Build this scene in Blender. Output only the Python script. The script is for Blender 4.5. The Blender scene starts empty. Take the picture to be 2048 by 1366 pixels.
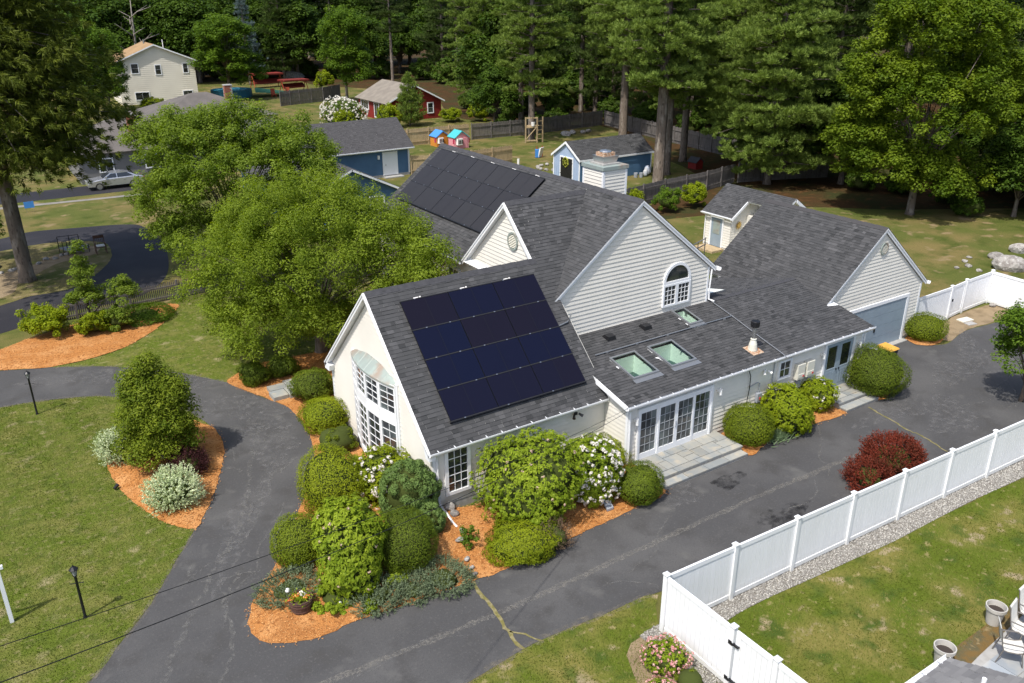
import bpy, bmesh, math, random
import numpy as np
from mathutils import Vector, Matrix
from mathutils.geometry import delaunay_2d_cdt
rad = math.radians
SC = bpy.context.scene
COL = SC.collection
RNG = np.random.default_rng(11)
random.seed(5)

# ------------------------------------------------------------------ camera
cam = bpy.data.cameras.new('camera')
camo = bpy.data.objects.new('camera', cam)
COL.objects.link(camo)
cam.sensor_width = 36.0
cam.lens = 1670.43 / 2048 * 36.0
cam.clip_start = 0.5
cam.clip_end = 2000
_p, _r, _y = rad(22.5612), rad(-0.2128), rad(56.7516)
_fw = Vector((math.cos(_y) * math.cos(_p), math.sin(_y) * math.cos(_p), -math.sin(_p)))
_rt = Vector((math.sin(_y), -math.cos(_y), 0))
_up = _rt.cross(_fw)
_r2 = _rt * math.cos(_r) + _up * math.sin(_r)
_u2 = _up * math.cos(_r) - _rt * math.sin(_r)
camo.matrix_world = Matrix(((_r2.x, _u2.x, -_fw.x, 0), (_r2.y, _u2.y, -_fw.y, 0), (_r2.z, _u2.z, -_fw.z, 15.9), (0, 0, 0, 1)))
SC.camera = camo

# ------------------------------------------------------------------ sky and sun
SUN_EL, SUN_AZ = 59.0, 201.6          # azimuth of the sun, counter-clockwise from +X
world = bpy.data.worlds.new('World')
SC.world = world
world.use_nodes = True
wn = world.node_tree.nodes
wl = world.node_tree.links
wn.clear()
sky = wn.new('ShaderNodeTexSky')
sky.sky_type = 'NISHITA'
sky.sun_disc = False
sky.sun_elevation = rad(SUN_EL)
sky.sun_rotation = rad((90 - SUN_AZ) % 360)
sky.air_density = 0.9
sky.dust_density = 2.4
sky.ozone_density = 0.8
bg = wn.new('ShaderNodeBackground')
bg.inputs['Strength'].default_value = 0.15
wo = wn.new('ShaderNodeOutputWorld')
wl.new(sky.outputs[0], bg.inputs[0])
wl.new(bg.outputs[0], wo.inputs[0])
sun = bpy.data.lights.new('sun', 'SUN')
sun.energy = 3.3
sun.angle = rad(0.8)
sun.color = (1.0, 0.962, 0.90)
suno = bpy.data.objects.new('sun', sun)
COL.objects.link(suno)
_d = Vector((-math.cos(rad(SUN_AZ)) * math.cos(rad(SUN_EL)), -math.sin(rad(SUN_AZ)) * math.cos(rad(SUN_EL)), -math.sin(rad(SUN_EL))))
suno.rotation_euler = _d.to_track_quat('-Z', 'Y').to_euler()
suno.location = (-30, -15, 60)
SC.view_settings.view_transform = 'Standard'
SC.view_settings.look = 'None'
SC.view_settings.gamma = 1.0
SC.view_settings.use_curve_mapping = False
SC.view_settings.exposure = 0.45
SC.render.engine = 'CYCLES'
SC.cycles.max_bounces = 8
SC.cycles.transparent_max_bounces = 8

# ------------------------------------------------------------------ materials
MAT = {}

def mk(name, base, rough=0.7, var=None, scale=3.0, detail=4.0, lo=0.35, hi=0.65, bump=0.0, bscale=None, tone=None,
       spec=0.4, metal=0.0, trans=0.0, stretch=None, rnd=0.0, coat=0.0):
    """Principled material: base colour, a second colour by noise, a second by the per-piece 'tone', relief by noise."""
    m = bpy.data.materials.new(name)
    m.use_nodes = True
    nt = m.node_tree
    n, l = nt.nodes, nt.links
    b = n['Principled BSDF']
    b.inputs['Roughness'].default_value = rough
    b.inputs['Specular IOR Level'].default_value = spec
    b.inputs['Metallic'].default_value = metal
    if coat:
        b.inputs['Coat Weight'].default_value = coat
        b.inputs['Coat Roughness'].default_value = 0.05
    geo = n.new('ShaderNodeNewGeometry')
    vec = geo.outputs['Position']
    if stretch:
        mp = n.new('ShaderNodeMapping')
        mp.inputs['Scale'].default_value = stretch
        l.new(vec, mp.inputs['Vector'])
        vec = mp.outputs[0]
    col = None
    def rgb(c):
        r = n.new('ShaderNodeRGB')
        r.outputs[0].default_value = (*c, 1)
        return r.outputs[0]
    col = rgb(base)
    def mix(fac, a, c):
        x = n.new('ShaderNodeMix')
        x.data_type = 'RGBA'
        if isinstance(fac, float):
            x.inputs[0].default_value = fac
        else:
            l.new(fac, x.inputs[0])
        l.new(a, x.inputs[6])
        l.new(c, x.inputs[7])
        return x.outputs[2]
    def noise(sc, de):
        t = n.new('ShaderNodeTexNoise')
        t.inputs['Scale'].default_value = sc
        t.inputs['Detail'].default_value = de
        l.new(vec, t.inputs['Vector'])
        return t.outputs['Fac']
    def ramp(f, a, c):
        t = n.new('ShaderNodeMapRange')
        t.inputs[1].default_value = a
        t.inputs[2].default_value = c
        l.new(f, t.inputs[0])
        return t.outputs[0]
    if tone is not None:
        at = n.new('ShaderNodeAttribute')
        at.attribute_name = 'tone'
        col = mix(at.outputs['Fac'], col, rgb(tone))
    if var is not None:
        vs = var if isinstance(var, list) else [(var, scale, lo, hi)]
        for (c2, sc, a, c) in vs:
            col = mix(ramp(noise(sc, detail), a, c), col, rgb(c2))
    if rnd:
        oi = n.new('ShaderNodeObjectInfo')
        hs = n.new('ShaderNodeHueSaturation')
        l.new(ramp2(n, l, oi.outputs['Random'], 1 - rnd, 1 + rnd), hs.inputs['Value'])
        l.new(col, hs.inputs['Color'])
        col = hs.outputs[0]
    l.new(col, b.inputs['Base Color'])
    if bump:
        bn = n.new('ShaderNodeBump')
        bn.inputs['Strength'].default_value = 1.0
        bn.inputs['Distance'].default_value = bump
        l.new(noise(bscale or scale * 4, 5.0), bn.inputs['Height'])
        l.new(bn.outputs[0], b.inputs['Normal'])
    if trans:
        tr = n.new('ShaderNodeBsdfTranslucent')
        hs = n.new('ShaderNodeHueSaturation')
        hs.inputs['Saturation'].default_value = 1.15
        hs.inputs['Value'].default_value = 1.25
        l.new(col, hs.inputs['Color'])
        l.new(hs.outputs[0], tr.inputs[0])
        ms = n.new('ShaderNodeMixShader')
        ms.inputs[0].default_value = trans
        l.new(b.outputs[0], ms.inputs[1])
        l.new(tr.outputs[0], ms.inputs[2])
        l.new(ms.outputs[0], n['Material Output'].inputs[0])
    MAT[name] = m
    return m

def ramp2(n, l, f, a, c):
    t = n.new('ShaderNodeMapRange')
    t.inputs[3].default_value = a
    t.inputs[4].default_value = c
    l.new(f, t.inputs[0])
    return t.outputs[0]

# ------------------------------------------------------------------ mesh and object helpers
LOC = {}

class MB:
    """collects vertices and faces (with an optional tone per face) for ONE mesh object"""
    def __init__(s):
        s.v, s.f, s.t = [], [], []
    def add(s, vs, fs, tone=0.0):
        o = len(s.v)
        s.v += [tuple(p) for p in vs]
        s.f += [tuple(i + o for i in q) for q in fs]
        s.t += [tone] * len(fs)
        return s
    def box(s, x0, x1, y0, y1, z0, z1, tone=0.0):
        return s.hexa([(x0, y0, z0), (x1, y0, z0), (x1, y1, z0), (x0, y1, z0), (x0, y0, z1), (x1, y0, z1), (x1, y1, z1), (x0, y1, z1)], tone)
    def hexa(s, p, tone=0.0):
        return s.add(p, [(3, 2, 1, 0), (4, 5, 6, 7), (0, 1, 5, 4), (1, 2, 6, 5), (2, 3, 7, 6), (3, 0, 4, 7)], tone)
    def obox(s, c, u, v, w, tone=0.0):
        """box by centre and three half-axis vectors"""
        c, u, v, w = map(Vector, (c, u, v, w))
        return s.hexa([c - u - v - w, c + u - v - w, c + u + v - w, c - u + v - w, c - u - v + w, c + u - v + w, c + u + v + w, c - u + v + w], tone)
    def prism(s, poly, d, tone=0.0):
        """closed polygon (3-D points) swept by vector d"""
        n = len(poly)
        d = Vector(d)
        a = [Vector(p) for p in poly]
        b = [p + d for p in a]
        fs = [tuple(range(n - 1, -1, -1)), tuple(range(n, 2 * n))] + [(i, (i + 1) % n, n + (i + 1) % n, n + i) for i in range(n)]
        return s.add(a + b, fs, tone)
    def tube(s, pts, r, n=6, tone=0.0, cap=True):
        pts = [Vector(p) for p in pts]
        rs = r if isinstance(r, (list, tuple)) else [r] * len(pts)
        vs, fs = [], []
        ref = Vector((0, 0, 1))
        for i, p in enumerate(pts):
            t = (pts[min(i + 1, len(pts) - 1)] - pts[max(i - 1, 0)]).normalized()
            if abs(t.dot(ref)) > 0.95:
                a = t.cross(Vector((1, 0, 0))).normalized()
            else:
                a = t.cross(ref).normalized()
            b = t.cross(a)
            for k in range(n):
                q = 2 * math.pi * k / n
                vs.append(p + a * (rs[i] * math.cos(q)) + b * (rs[i] * math.sin(q)))
        for i in range(len(pts) - 1):
            for k in range(n):
                fs.append((i * n + k, i * n + (k + 1) % n, (i + 1) * n + (k + 1) % n, (i + 1) * n + k))
        if cap:
            fs.append(tuple(range(n - 1, -1, -1)))
            fs.append(tuple(range((len(pts) - 1) * n, len(pts) * n)))
        return s.add(vs, fs, tone)
    def lathe(s, prof, c, n=16, tone=0.0):
        """profile [(r, z)] turned about the vertical through c"""
        vs, fs = [], []
        for (r, z) in prof:
            for k in range(n):
                q = 2 * math.pi * k / n
                vs.append((c[0] + r * math.cos(q), c[1] + r * math.sin(q), c[2] + z))
        for i in range(len(prof) - 1):
            for k in range(n):
                fs.append((i * n + k, i * n + (k + 1) % n, (i + 1) * n + (k + 1) % n, (i + 1) * n + k))
        return s.add(vs, fs, tone)
    def disc(s, c, r, n=16, tone=0.0):
        vs = [(c[0] + r * math.cos(2 * math.pi * k / n), c[1] + r * math.sin(2 * math.pi * k / n), c[2]) for k in range(n)]
        return s.add(vs, [tuple(range(n))], tone)

def tag(o, label=None, cat=None, group=None, kind=None):
    if label: o['label'] = label
    if cat: o['category'] = cat
    if group: o['group'] = group
    if kind: o['kind'] = kind
    return o

def thing(name, label, cat, loc=(0, 0, 0), group=None):
    o = bpy.data.objects.new(name, None)
    o.empty_display_size = 0.2
    COL.objects.link(o)
    o.location = loc
    LOC[o.name] = Vector(loc)
    return tag(o, label, cat, group)

def link(name, me, mat, parent=None, kind=None):
    o = bpy.data.objects.new(name, me)
    COL.objects.link(o)
    if mat is not None and not me.materials:
        for m_ in (mat if isinstance(mat, list) else [mat]):
            me.materials.append(MAT[m_] if isinstance(m_, str) else m_)
    if parent is not None:
        o.parent = parent
        LOC[o.name] = LOC[parent.name]
    else:
        LOC[o.name] = Vector((0, 0, 0))
    if kind: o['kind'] = kind
    return o

def part(name, mb, mat, parent=None, smooth=False, kind=None, bevel=0.0):
    """link the collected shapes as ONE mesh object (world coordinates, re-based to the parent)"""
    off = LOC[parent.name] if parent is not None else Vector((0, 0, 0))
    me = bpy.data.meshes.new(name)
    me.from_pydata([(x - off.x, y - off.y, z - off.z) for (x, y, z) in mb.v], [], mb.f)
    if any(mb.t):
        a = me.attributes.new('tone', 'FLOAT', 'FACE')
        a.data.foreach_set('value', mb.t)
    if smooth:
        me.polygons.foreach_set('use_smooth', [True] * len(me.polygons))
    me.update()
    o = link(name, me, mat, parent, kind)
    if bevel:
        bv = o.modifiers.new('bevel', 'BEVEL')
        bv.width = bevel
        bv.segments = 2
        bv.limit_method = 'ANGLE'
    return o

def solo(name, mb, mat, label, cat, loc=(0, 0, 0), group=None, smooth=False, bevel=0.0):
    """a thing that is one mesh, its origin at its base"""
    mb.v = [(x - loc[0], y - loc[1], z - loc[2]) for (x, y, z) in mb.v]
    o = part(name, mb, mat, None, smooth, None, bevel)
    o.location = loc
    LOC[o.name] = Vector(loc)
    return tag(o, label, cat, group)

def bigmesh(name, V, F, tone=None, smooth=False):
    """fast mesh from numpy arrays; F is (n,3) or (n,4)"""
    me = bpy.data.meshes.new(name)
    k = F.shape[1]
    me.vertices.add(len(V))
    me.vertices.foreach_set('co', np.ascontiguousarray(V, dtype=np.float32).ravel())
    me.loops.add(F.size)
    me.loops.foreach_set('vertex_index', np.ascontiguousarray(F, dtype=np.int32).ravel())
    me.polygons.add(len(F))
    me.polygons.foreach_set('loop_start', np.arange(0, F.size, k, dtype=np.int32))
    me.polygons.foreach_set('loop_total', np.full(len(F), k, dtype=np.int32))
    if smooth:
        me.polygons.foreach_set('use_smooth', np.ones(len(F), dtype=bool))
    if tone is not None:
        a = me.attributes.new('tone', 'FLOAT', 'FACE')
        a.data.foreach_set('value', np.ascontiguousarray(tone, dtype=np.float32))
    me.update(calc_edges=True)
    return me

def copy_tree(o, loc, rz=0.0, scale=1.0, parent=None):
    c = o.copy()
    COL.objects.link(c)
    if parent is None:
        c.location = loc
        c.rotation_euler = (0, 0, rz)
        c.scale = (scale, scale, scale) if not isinstance(scale, tuple) else scale
    else:
        c.parent = parent
    for ch in o.children:
        copy_tree(ch, None, parent=c)
    return c

def smooth_loop(pts, step=0.4, closed=True):
    """Catmull-Rom through the points, resampled"""
    out = []
    n = len(pts)
    P = [Vector((p[0], p[1])) for p in pts]
    rng = range(n) if closed else range(n - 1)
    for i in rng:
        if closed:
            a, b, c, d = P[i - 1], P[i], P[(i + 1) % n], P[(i + 2) % n]
        else:
            a, b, c, d = P[max(i - 1, 0)], P[i], P[i + 1], P[min(i + 2, n - 1)]
        k = max(1, int((c - b).length / step))
        for j in range(k):
            t = j / k
            q = 0.5 * ((2 * b) + (c - a) * t + (2 * a - 5 * b + 4 * c - d) * t * t + (3 * b - a - 3 * c + d) * t ** 3)
            out.append((q.x, q.y))
    if not closed:
        out.append((P[-1].x, P[-1].y))
    return out

def fill(poly, zf, grid=None, jit=0.0):
    """triangulated sheet inside a closed polygon; zf is a height or a function of x, y; grid adds inner points"""
    pts = [Vector(p) for p in poly]
    n = len(pts)
    edges = [(i, (i + 1) % n) for i in range(n)]
    if grid:
        xs = [p[0] for p in poly]
        ys = [p[1] for p in poly]
        x = min(xs)
        while x < max(xs):
            y = min(ys)
            while y < max(ys):
                q = (x + random.uniform(-jit, jit), y + random.uniform(-jit, jit))
                if inside(q, poly):
                    pts.append(Vector(q))
                y += grid
            x += grid
    r = delaunay_2d_cdt(pts, edges, [], 1, 1e-4)
    mb = MB()
    z = zf if callable(zf) else (lambda a, b: zf)
    vs = [(p[0], p[1], z(p[0], p[1])) for p in r[0]]
    mb.add(vs, [tuple(f) for f in r[2]])
    return mb

def inside(p, poly):
    x, y = p
    c = False
    j = len(poly) - 1
    for i in range(len(poly)):
        xi, yi = poly[i][0], poly[i][1]
        xj, yj = poly[j][0], poly[j][1]
        if (yi > y) != (yj > y) and x < (xj - xi) * (y - yi) / (yj - yi) + xi:
            c = not c
        j = i
    return c

def inside_np(X, Y, poly):
    c = np.zeros(len(X), bool)
    j = len(poly) - 1
    for i in range(len(poly)):
        xi, yi = poly[i][0], poly[i][1]
        xj, yj = poly[j][0], poly[j][1]
        if yi != yj:
            c ^= ((yi > Y) != (yj > Y)) & (X < (xj - xi) * (Y - yi) / (yj - yi) + xi)
        j = i
    return c

# ------------------------------------------------------------------ material list
mk('lawn_front', (0.098, 0.130, 0.017), 0.9, [((0.155, 0.156, 0.040), 0.9, 0.42, 0.66), ((0.075, 0.100, 0.018), 2.2, 0.5, 0.7), ((0.27, 0.235, 0.12), 1.3, 0.60, 0.74), ((0.22, 0.195, 0.085), 5.0, 0.55, 0.75)], bump=0.03, bscale=26, spec=0.1)
mk('lawn_yard', (0.094, 0.125, 0.014), 0.9, [((0.185, 0.165, 0.045), 0.55, 0.42, 0.62), ((0.062, 0.095, 0.016), 1.3, 0.52, 0.68), ((0.31, 0.25, 0.15), 1.1, 0.61, 0.68), ((0.27, 0.23, 0.10), 3.5, 0.6, 0.72)], bump=0.03, bscale=26, spec=0.1)
mk('lawn_back', (0.095, 0.108, 0.026), 0.95, [((0.17, 0.135, 0.05), 0.22, 0.42, 0.62), ((0.06, 0.08, 0.015), 0.6, 0.5, 0.7), ((0.24, 0.18, 0.095), 0.8, 0.58, 0.7)], bump=0.04, bscale=14, spec=0.1)
mk('lawn_dry', (0.16, 0.135, 0.055), 0.95, [((0.085, 0.1, 0.022), 0.5, 0.45, 0.6), ((0.26, 0.2, 0.11), 1.3, 0.55, 0.7)], bump=0.04, bscale=14, spec=0.1)
mk('forest_litter', (0.060, 0.034, 0.014), 0.95, [((0.040, 0.042, 0.014), 0.25, 0.45, 0.6), ((0.12, 0.058, 0.022), 1.2, 0.55, 0.75)], bump=0.05, bscale=10, spec=0.1)  # litter darkened so its colour holds the shade under the trees
mk('blade', (0.094, 0.134, 0.014), 0.8, tone=(0.235, 0.228, 0.065), spec=0.2, trans=0.25)
mk('mulch', (0.44, 0.19, 0.058), 0.95, [((0.53, 0.265, 0.10), 1.1, 0.45, 0.65), ((0.25, 0.095, 0.028), 9.0, 0.52, 0.66), ((0.33, 0.14, 0.045), 0.7, 0.55, 0.7)], bump=0.04, bscale=22, spec=0.1)
mk('chip', (0.38, 0.15, 0.04), 0.9, tone=(0.68, 0.38, 0.155), spec=0.1)
mk('asphalt_old', (0.068, 0.067, 0.067), 0.85, [((0.094, 0.092, 0.090), 0.35, 0.45, 0.65), ((0.060, 0.058, 0.056), 1.1, 0.52, 0.7), ((0.05, 0.048, 0.046), 45.0, 0.52, 0.75), ((0.105, 0.102, 0.098), 14.0, 0.56, 0.8), ((0.115, 0.112, 0.105), 0.9, 0.62, 0.75)], bump=0.006, bscale=60, spec=0.3)
mk('asphalt_new', (0.020, 0.019, 0.023), 0.8, [((0.032, 0.030, 0.033), 0.3, 0.45, 0.65)], bump=0.006, bscale=50, spec=0.3)
mk('dirt', (0.27, 0.205, 0.125), 0.95, [((0.2, 0.15, 0.09), 1.6, 0.45, 0.65)], bump=0.03, bscale=18, spec=0.1)
mk('gravel_bed', (0.27, 0.255, 0.23), 0.95, [((0.17, 0.155, 0.13), 14.0, 0.45, 0.6)], bump=0.03, bscale=40, spec=0.1)
mk('gravel_stone', (0.20, 0.19, 0.175), 0.85, tone=(0.62, 0.595, 0.54), spec=0.3)
mk('moss', (0.17, 0.15, 0.045), 0.95, [((0.25, 0.215, 0.11), 5.0, 0.45, 0.6)], bump=0.02, bscale=30)
mk('moss_brown', (0.155, 0.095, 0.028), 0.95, [((0.10, 0.085, 0.04), 3.0, 0.45, 0.6), ((0.26, 0.19, 0.09), 6.0, 0.58, 0.7)], bump=0.02, bscale=20)
mk('bluestone', (0.31, 0.305, 0.27), 0.75, [((0.25, 0.265, 0.26), 1.7, 0.42, 0.6), ((0.37, 0.34, 0.275), 2.6, 0.55, 0.7)], bump=0.004, bscale=25, rnd=0.14)
mk('mortar', (0.42, 0.405, 0.37), 0.9, (0.33, 0.315, 0.285), 8.0)
mk('rock', (0.34, 0.32, 0.29), 0.9, [((0.22, 0.20, 0.18), 3.0, 0.45, 0.6), ((0.5, 0.49, 0.46), 7.0, 0.58, 0.7)], bump=0.05, bscale=9, rnd=0.15)
mk('concrete', (0.40, 0.39, 0.37), 0.85, (0.33, 0.32, 0.30), 5.0, bump=0.003, bscale=40)
mk('siding', (0.75, 0.718, 0.645), 0.55, (0.69, 0.66, 0.59), 0.8, lo=0.4, hi=0.75, spec=0.4)
mk('wall_back', (0.70, 0.68, 0.62), 0.8)
mk('path_grey', (0.24, 0.225, 0.195), 0.9, (0.19, 0.175, 0.15), 2.0)
mk('trim', (0.82, 0.83, 0.84), 0.45, (0.76, 0.77, 0.77), 1.3, lo=0.5, hi=0.8)
mk('vinyl', (0.86, 0.87, 0.88), 0.35, [((0.81, 0.82, 0.82), 0.6, 0.45, 0.8), ((0.74, 0.75, 0.71), 2.3, 0.64, 0.9)], lo=0.45, hi=0.8, spec=0.5, rnd=0.02)
mk('shingle', (0.032, 0.033, 0.034), 0.92, tone=(0.100, 0.099, 0.101), var=[((0.060, 0.061, 0.063), 0.4, 0.45, 0.9)], bump=0.004, bscale=70, spec=0.25)
mk('shingle_grey', (0.062, 0.060, 0.062), 0.92, tone=(0.092, 0.090, 0.092), spec=0.2)
mk('shingle_light', (0.13, 0.128, 0.13), 0.92, tone=(0.26, 0.255, 0.25), spec=0.2)
mk('roof_tan', (0.36, 0.23, 0.115), 0.9, (0.28, 0.18, 0.09), 0.8, bump=0.02, bscale=12)
mk('roof_cottage', (0.24, 0.21, 0.17), 0.9, (0.19, 0.165, 0.135), 1.0, bump=0.02, bscale=12)
mk('roof_taupe', (0.135, 0.12, 0.108), 0.9, (0.105, 0.094, 0.085), 1.0, bump=0.02, bscale=12)  # darker than the cottage roof: tree shade painted into the colour
mk('ridge_cap', (0.045, 0.045, 0.05), 0.9, (0.06, 0.06, 0.065), 6.0)
mk('flashing', (0.30, 0.31, 0.32), 0.4, metal=0.6)
mk('steel', (0.5, 0.5, 0.5), 0.35, metal=0.9)
mk('black_metal', (0.012, 0.012, 0.014), 0.4)
mk('rust', (0.32, 0.13, 0.045), 0.85, (0.5, 0.42, 0.32), 14.0)
mk('copper', (0.33, 0.38, 0.35), 0.6, [((0.36, 0.27, 0.21), 1.1, 0.5, 0.68), ((0.38, 0.46, 0.42), 2.5, 0.5, 0.75)], metal=0.3)
mk('glass', (0.020, 0.026, 0.030), 0.04, [((0.05, 0.055, 0.05), 1.2, 0.5, 0.62)], spec=0.9, rnd=0.5)
mk('glass_day', (0.10, 0.12, 0.12), 0.05, [((0.03, 0.035, 0.04), 1.1, 0.42, 0.55)], spec=0.9, rnd=0.4)
mk('blue_door', (0.27, 0.335, 0.385), 0.45, (0.245, 0.305, 0.355), 2.0)
mk('blue_paint', (0.075, 0.155, 0.26), 0.6, (0.06, 0.13, 0.225), 1.0)
mk('blue_pale', (0.36, 0.45, 0.60), 0.6, (0.32, 0.41, 0.55), 1.0)
mk('panel_cell', (0.0045, 0.0065, 0.022), 0.3, tone=(0.0085, 0.0072, 0.0150), spec=0.2)
mk('panel_dark', (0.024, 0.022, 0.023), 0.45, tone=(0.028, 0.026, 0.026), spec=0.3)
mk('panel_edge', (0.006, 0.006, 0.008), 0.35)
mk('cell_line', (0.002, 0.002, 0.004), 0.6)
mk('rail_grey', (0.035, 0.035, 0.036), 0.5, metal=0.3)
mk('well', (0.80, 0.84, 0.79), 0.7)
mk('well_floor', (0.05, 0.085, 0.075), 0.7)
mk('cream_box', (0.66, 0.64, 0.55), 0.5)
mk('grey_box', (0.30, 0.32, 0.35), 0.5)
mk('red_label', (0.55, 0.04, 0.04), 0.5)
mk('bark', (0.155, 0.125, 0.10), 0.95, [((0.27, 0.235, 0.20), 3.0, 0.5, 0.68), ((0.07, 0.055, 0.045), 7.0, 0.55, 0.7)], bump=0.06, bscale=8, spec=0.1, stretch=(1, 1, 0.35))
mk('bark_pale', (0.30, 0.27, 0.235), 0.95, [((0.17, 0.145, 0.12), 4.0, 0.48, 0.64)], bump=0.05, bscale=8, spec=0.1, stretch=(1, 1, 0.4))
mk('twig', (0.10, 0.08, 0.055), 0.9, spec=0.1)
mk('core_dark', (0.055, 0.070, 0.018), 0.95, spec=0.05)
def leafmat(name, a, b, tr=0.3, rnd=0.08, rough=0.55):
    mk(name, a, rough, tone=b, spec=0.12, trans=tr, rnd=rnd)
leafmat('leaf_cherry', (0.1238, 0.1803, 0.0148), (0.2992, 0.3819, 0.0444), 0.5)
leafmat('leaf_maple', (0.1171, 0.1785, 0.0175), (0.2778, 0.3672, 0.0534), 0.5)
leafmat('leaf_oak', (0.0781, 0.1310, 0.0088), (0.1882, 0.2518, 0.0191), 0.38)
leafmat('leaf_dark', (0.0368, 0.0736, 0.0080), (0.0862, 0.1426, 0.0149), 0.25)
leafmat('leaf_mid', (0.0675, 0.1285, 0.0102), (0.1530, 0.2417, 0.0214), 0.36)
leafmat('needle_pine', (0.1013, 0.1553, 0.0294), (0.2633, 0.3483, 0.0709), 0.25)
leafmat('needle_shade', (0.0425, 0.0725, 0.0168), (0.1063, 0.1525, 0.0353), 0.15)  # darker copy of the pine needles, the wood's shade put into the colour
leafmat('needle_spruce', (0.0546, 0.0780, 0.0091), (0.1690, 0.2002, 0.0273), 0.2)
leafmat('needle_blue', (0.075, 0.11, 0.105), (0.15, 0.20, 0.19), 0.1)
leafmat('leaf_box', (0.1344, 0.1792, 0.0067), (0.2856, 0.3293, 0.0146), 0.25)
leafmat('leaf_yew', (0.062, 0.095, 0.0070), (0.140, 0.185, 0.0150), 0.2)
leafmat('leaf_olive', (0.0821, 0.1166, 0.0059), (0.1836, 0.2279, 0.0130), 0.2)
leafmat('leaf_bright', (0.1490, 0.2047, 0.0059), (0.3279, 0.3885, 0.0179), 0.36)
leafmat('leaf_rhodo', (0.1320, 0.1980, 0.0099), (0.3080, 0.3850, 0.0286), 0.34)
leafmat('leaf_alberta', (0.085, 0.142, 0.0336), (0.150, 0.221, 0.0595), 0.1)
leafmat('leaf_juniper', (0.095, 0.130, 0.066), (0.215, 0.265, 0.150), 0.15)
leafmat('leaf_magnolia', (0.085, 0.128, 0.008), (0.235, 0.285, 0.026), 0.36)
leafmat('leaf_euonymus', (0.36, 0.45, 0.20), (0.74, 0.79, 0.52), 0.2)
leafmat('leaf_purple', (0.030, 0.012, 0.012), (0.085, 0.030, 0.028), 0.15)
leafmat('leaf_red', (0.085, 0.030, 0.016), (0.26, 0.046, 0.026), 0.2)
leafmat('leaf_iris', (0.095, 0.15, 0.075), (0.20, 0.27, 0.14), 0.2)
leafmat('leaf_brown', (0.115, 0.078, 0.05), (0.22, 0.155, 0.10), 0.1)
mk('petal_white', (0.80, 0.74, 0.68), 0.6, tone=(0.82, 0.80, 0.72), trans=0.3)
mk('petal_pink', (0.66, 0.25, 0.28), 0.6, tone=(0.78, 0.55, 0.48), trans=0.3)
mk('petal_blush', (0.58, 0.40, 0.33), 0.6, tone=(0.70, 0.55, 0.40), trans=0.3)
mk('petal_orange', (0.72, 0.16, 0.03), 0.6, tone=(0.75, 0.45, 0.08), trans=0.3)
mk('wood_grey', (0.15, 0.135, 0.125), 0.9, [((0.10, 0.09, 0.083), 2.0, 0.45, 0.65)], stretch=(3, 3, 0.5), bump=0.01, bscale=12)
mk('wood_tan', (0.44, 0.33, 0.19), 0.85, [((0.35, 0.26, 0.15), 2.0, 0.45, 0.65)], stretch=(3, 3, 0.5), bump=0.01, bscale=12)
mk('wood_brown', (0.11, 0.055, 0.035), 0.8, (0.07, 0.035, 0.022), 3.0)
mk('wood_red', (0.23, 0.018, 0.012), 0.75, (0.17, 0.013, 0.010), 1.2)
mk('brick', (0.30, 0.10, 0.055), 0.9, (0.22, 0.075, 0.045), 9.0)
mk('white_wall', (0.80, 0.75, 0.63), 0.6, (0.74, 0.69, 0.58), 0.5)
mk('grey_wall', (0.20, 0.195, 0.19), 0.7, (0.17, 0.165, 0.16), 0.7)
mk('car_paint', (0.52, 0.53, 0.55), 0.25, metal=0.65, coat=0.6)
mk('rubber', (0.015, 0.015, 0.015), 0.8)
mk('car_glass', (0.02, 0.025, 0.03), 0.05, spec=0.9)
mk('lens_red', (0.4, 0.02, 0.02), 0.2)
mk('play_teal', (0.06, 0.42, 0.44), 0.5)
mk('play_blue', (0.06, 0.24, 0.60), 0.5)
mk('play_pink', (0.72, 0.30, 0.33), 0.5)
mk('play_rose', (0.62, 0.07, 0.14), 0.5)
mk('play_orange', (0.62, 0.24, 0.04), 0.5)
mk('play_white', (0.8, 0.78, 0.74), 0.5)
mk('tarp_red', (0.20, 0.022, 0.013), 0.8, (0.15, 0.017, 0.011), 1.0)
mk('frame_orange', (0.36, 0.065, 0.025), 0.6)
mk('tarp_green', (0.10, 0.33, 0.16), 0.7)
mk('pool_wall', (0.03, 0.16, 0.22), 0.5)
mk('muntin_grey', (0.34, 0.36, 0.38), 0.5)
mk('pool_water', (0.02, 0.20, 0.30), 0.06, (0.35, 0.60, 0.65), 2.2, lo=0.55, hi=0.62, bump=0.1, bscale=3, spec=0.8)  # pale noise patches paint the sparkle of light into the water
mk('bin_black', (0.02, 0.02, 0.024), 0.6)
mk('bin_yellow', (0.68, 0.36, 0.06), 0.5, (0.62, 0.32, 0.05), 3.0)
mk('pot_stone', (0.50, 0.48, 0.44), 0.8, (0.45, 0.43, 0.39), 4.0)
mk('soil', (0.045, 0.035, 0.03), 0.95)
mk('chair_mesh', (0.70, 0.68, 0.62), 0.7, (0.65, 0.63, 0.57), 6.0)
mk('chair_frame', (0.20, 0.185, 0.17), 0.45, metal=0.4)
mk('table_slat', (0.17, 0.175, 0.185), 0.6, (0.14, 0.145, 0.155), 3.0)
mk('patio_tile', (0.42, 0.41, 0.38), 0.75, [((0.30, 0.33, 0.36), 1.1, 0.45, 0.6)], bump=0.003, bscale=30, rnd=0.15)
mk('barrel_wood', (0.10, 0.058, 0.042), 0.8, (0.06, 0.035, 0.028), 6.0, stretch=(4, 4, 0.5))
mk('barrel_hoop', (0.16, 0.10, 0.085), 0.6, metal=0.5)
mk('bag_plastic', (0.55, 0.54, 0.52), 0.5, (0.35, 0.42, 0.55), 3.0)
mk('wreath', (0.42, 0.40, 0.05), 0.8, (0.28, 0.33, 0.04), 9.0)
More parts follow.
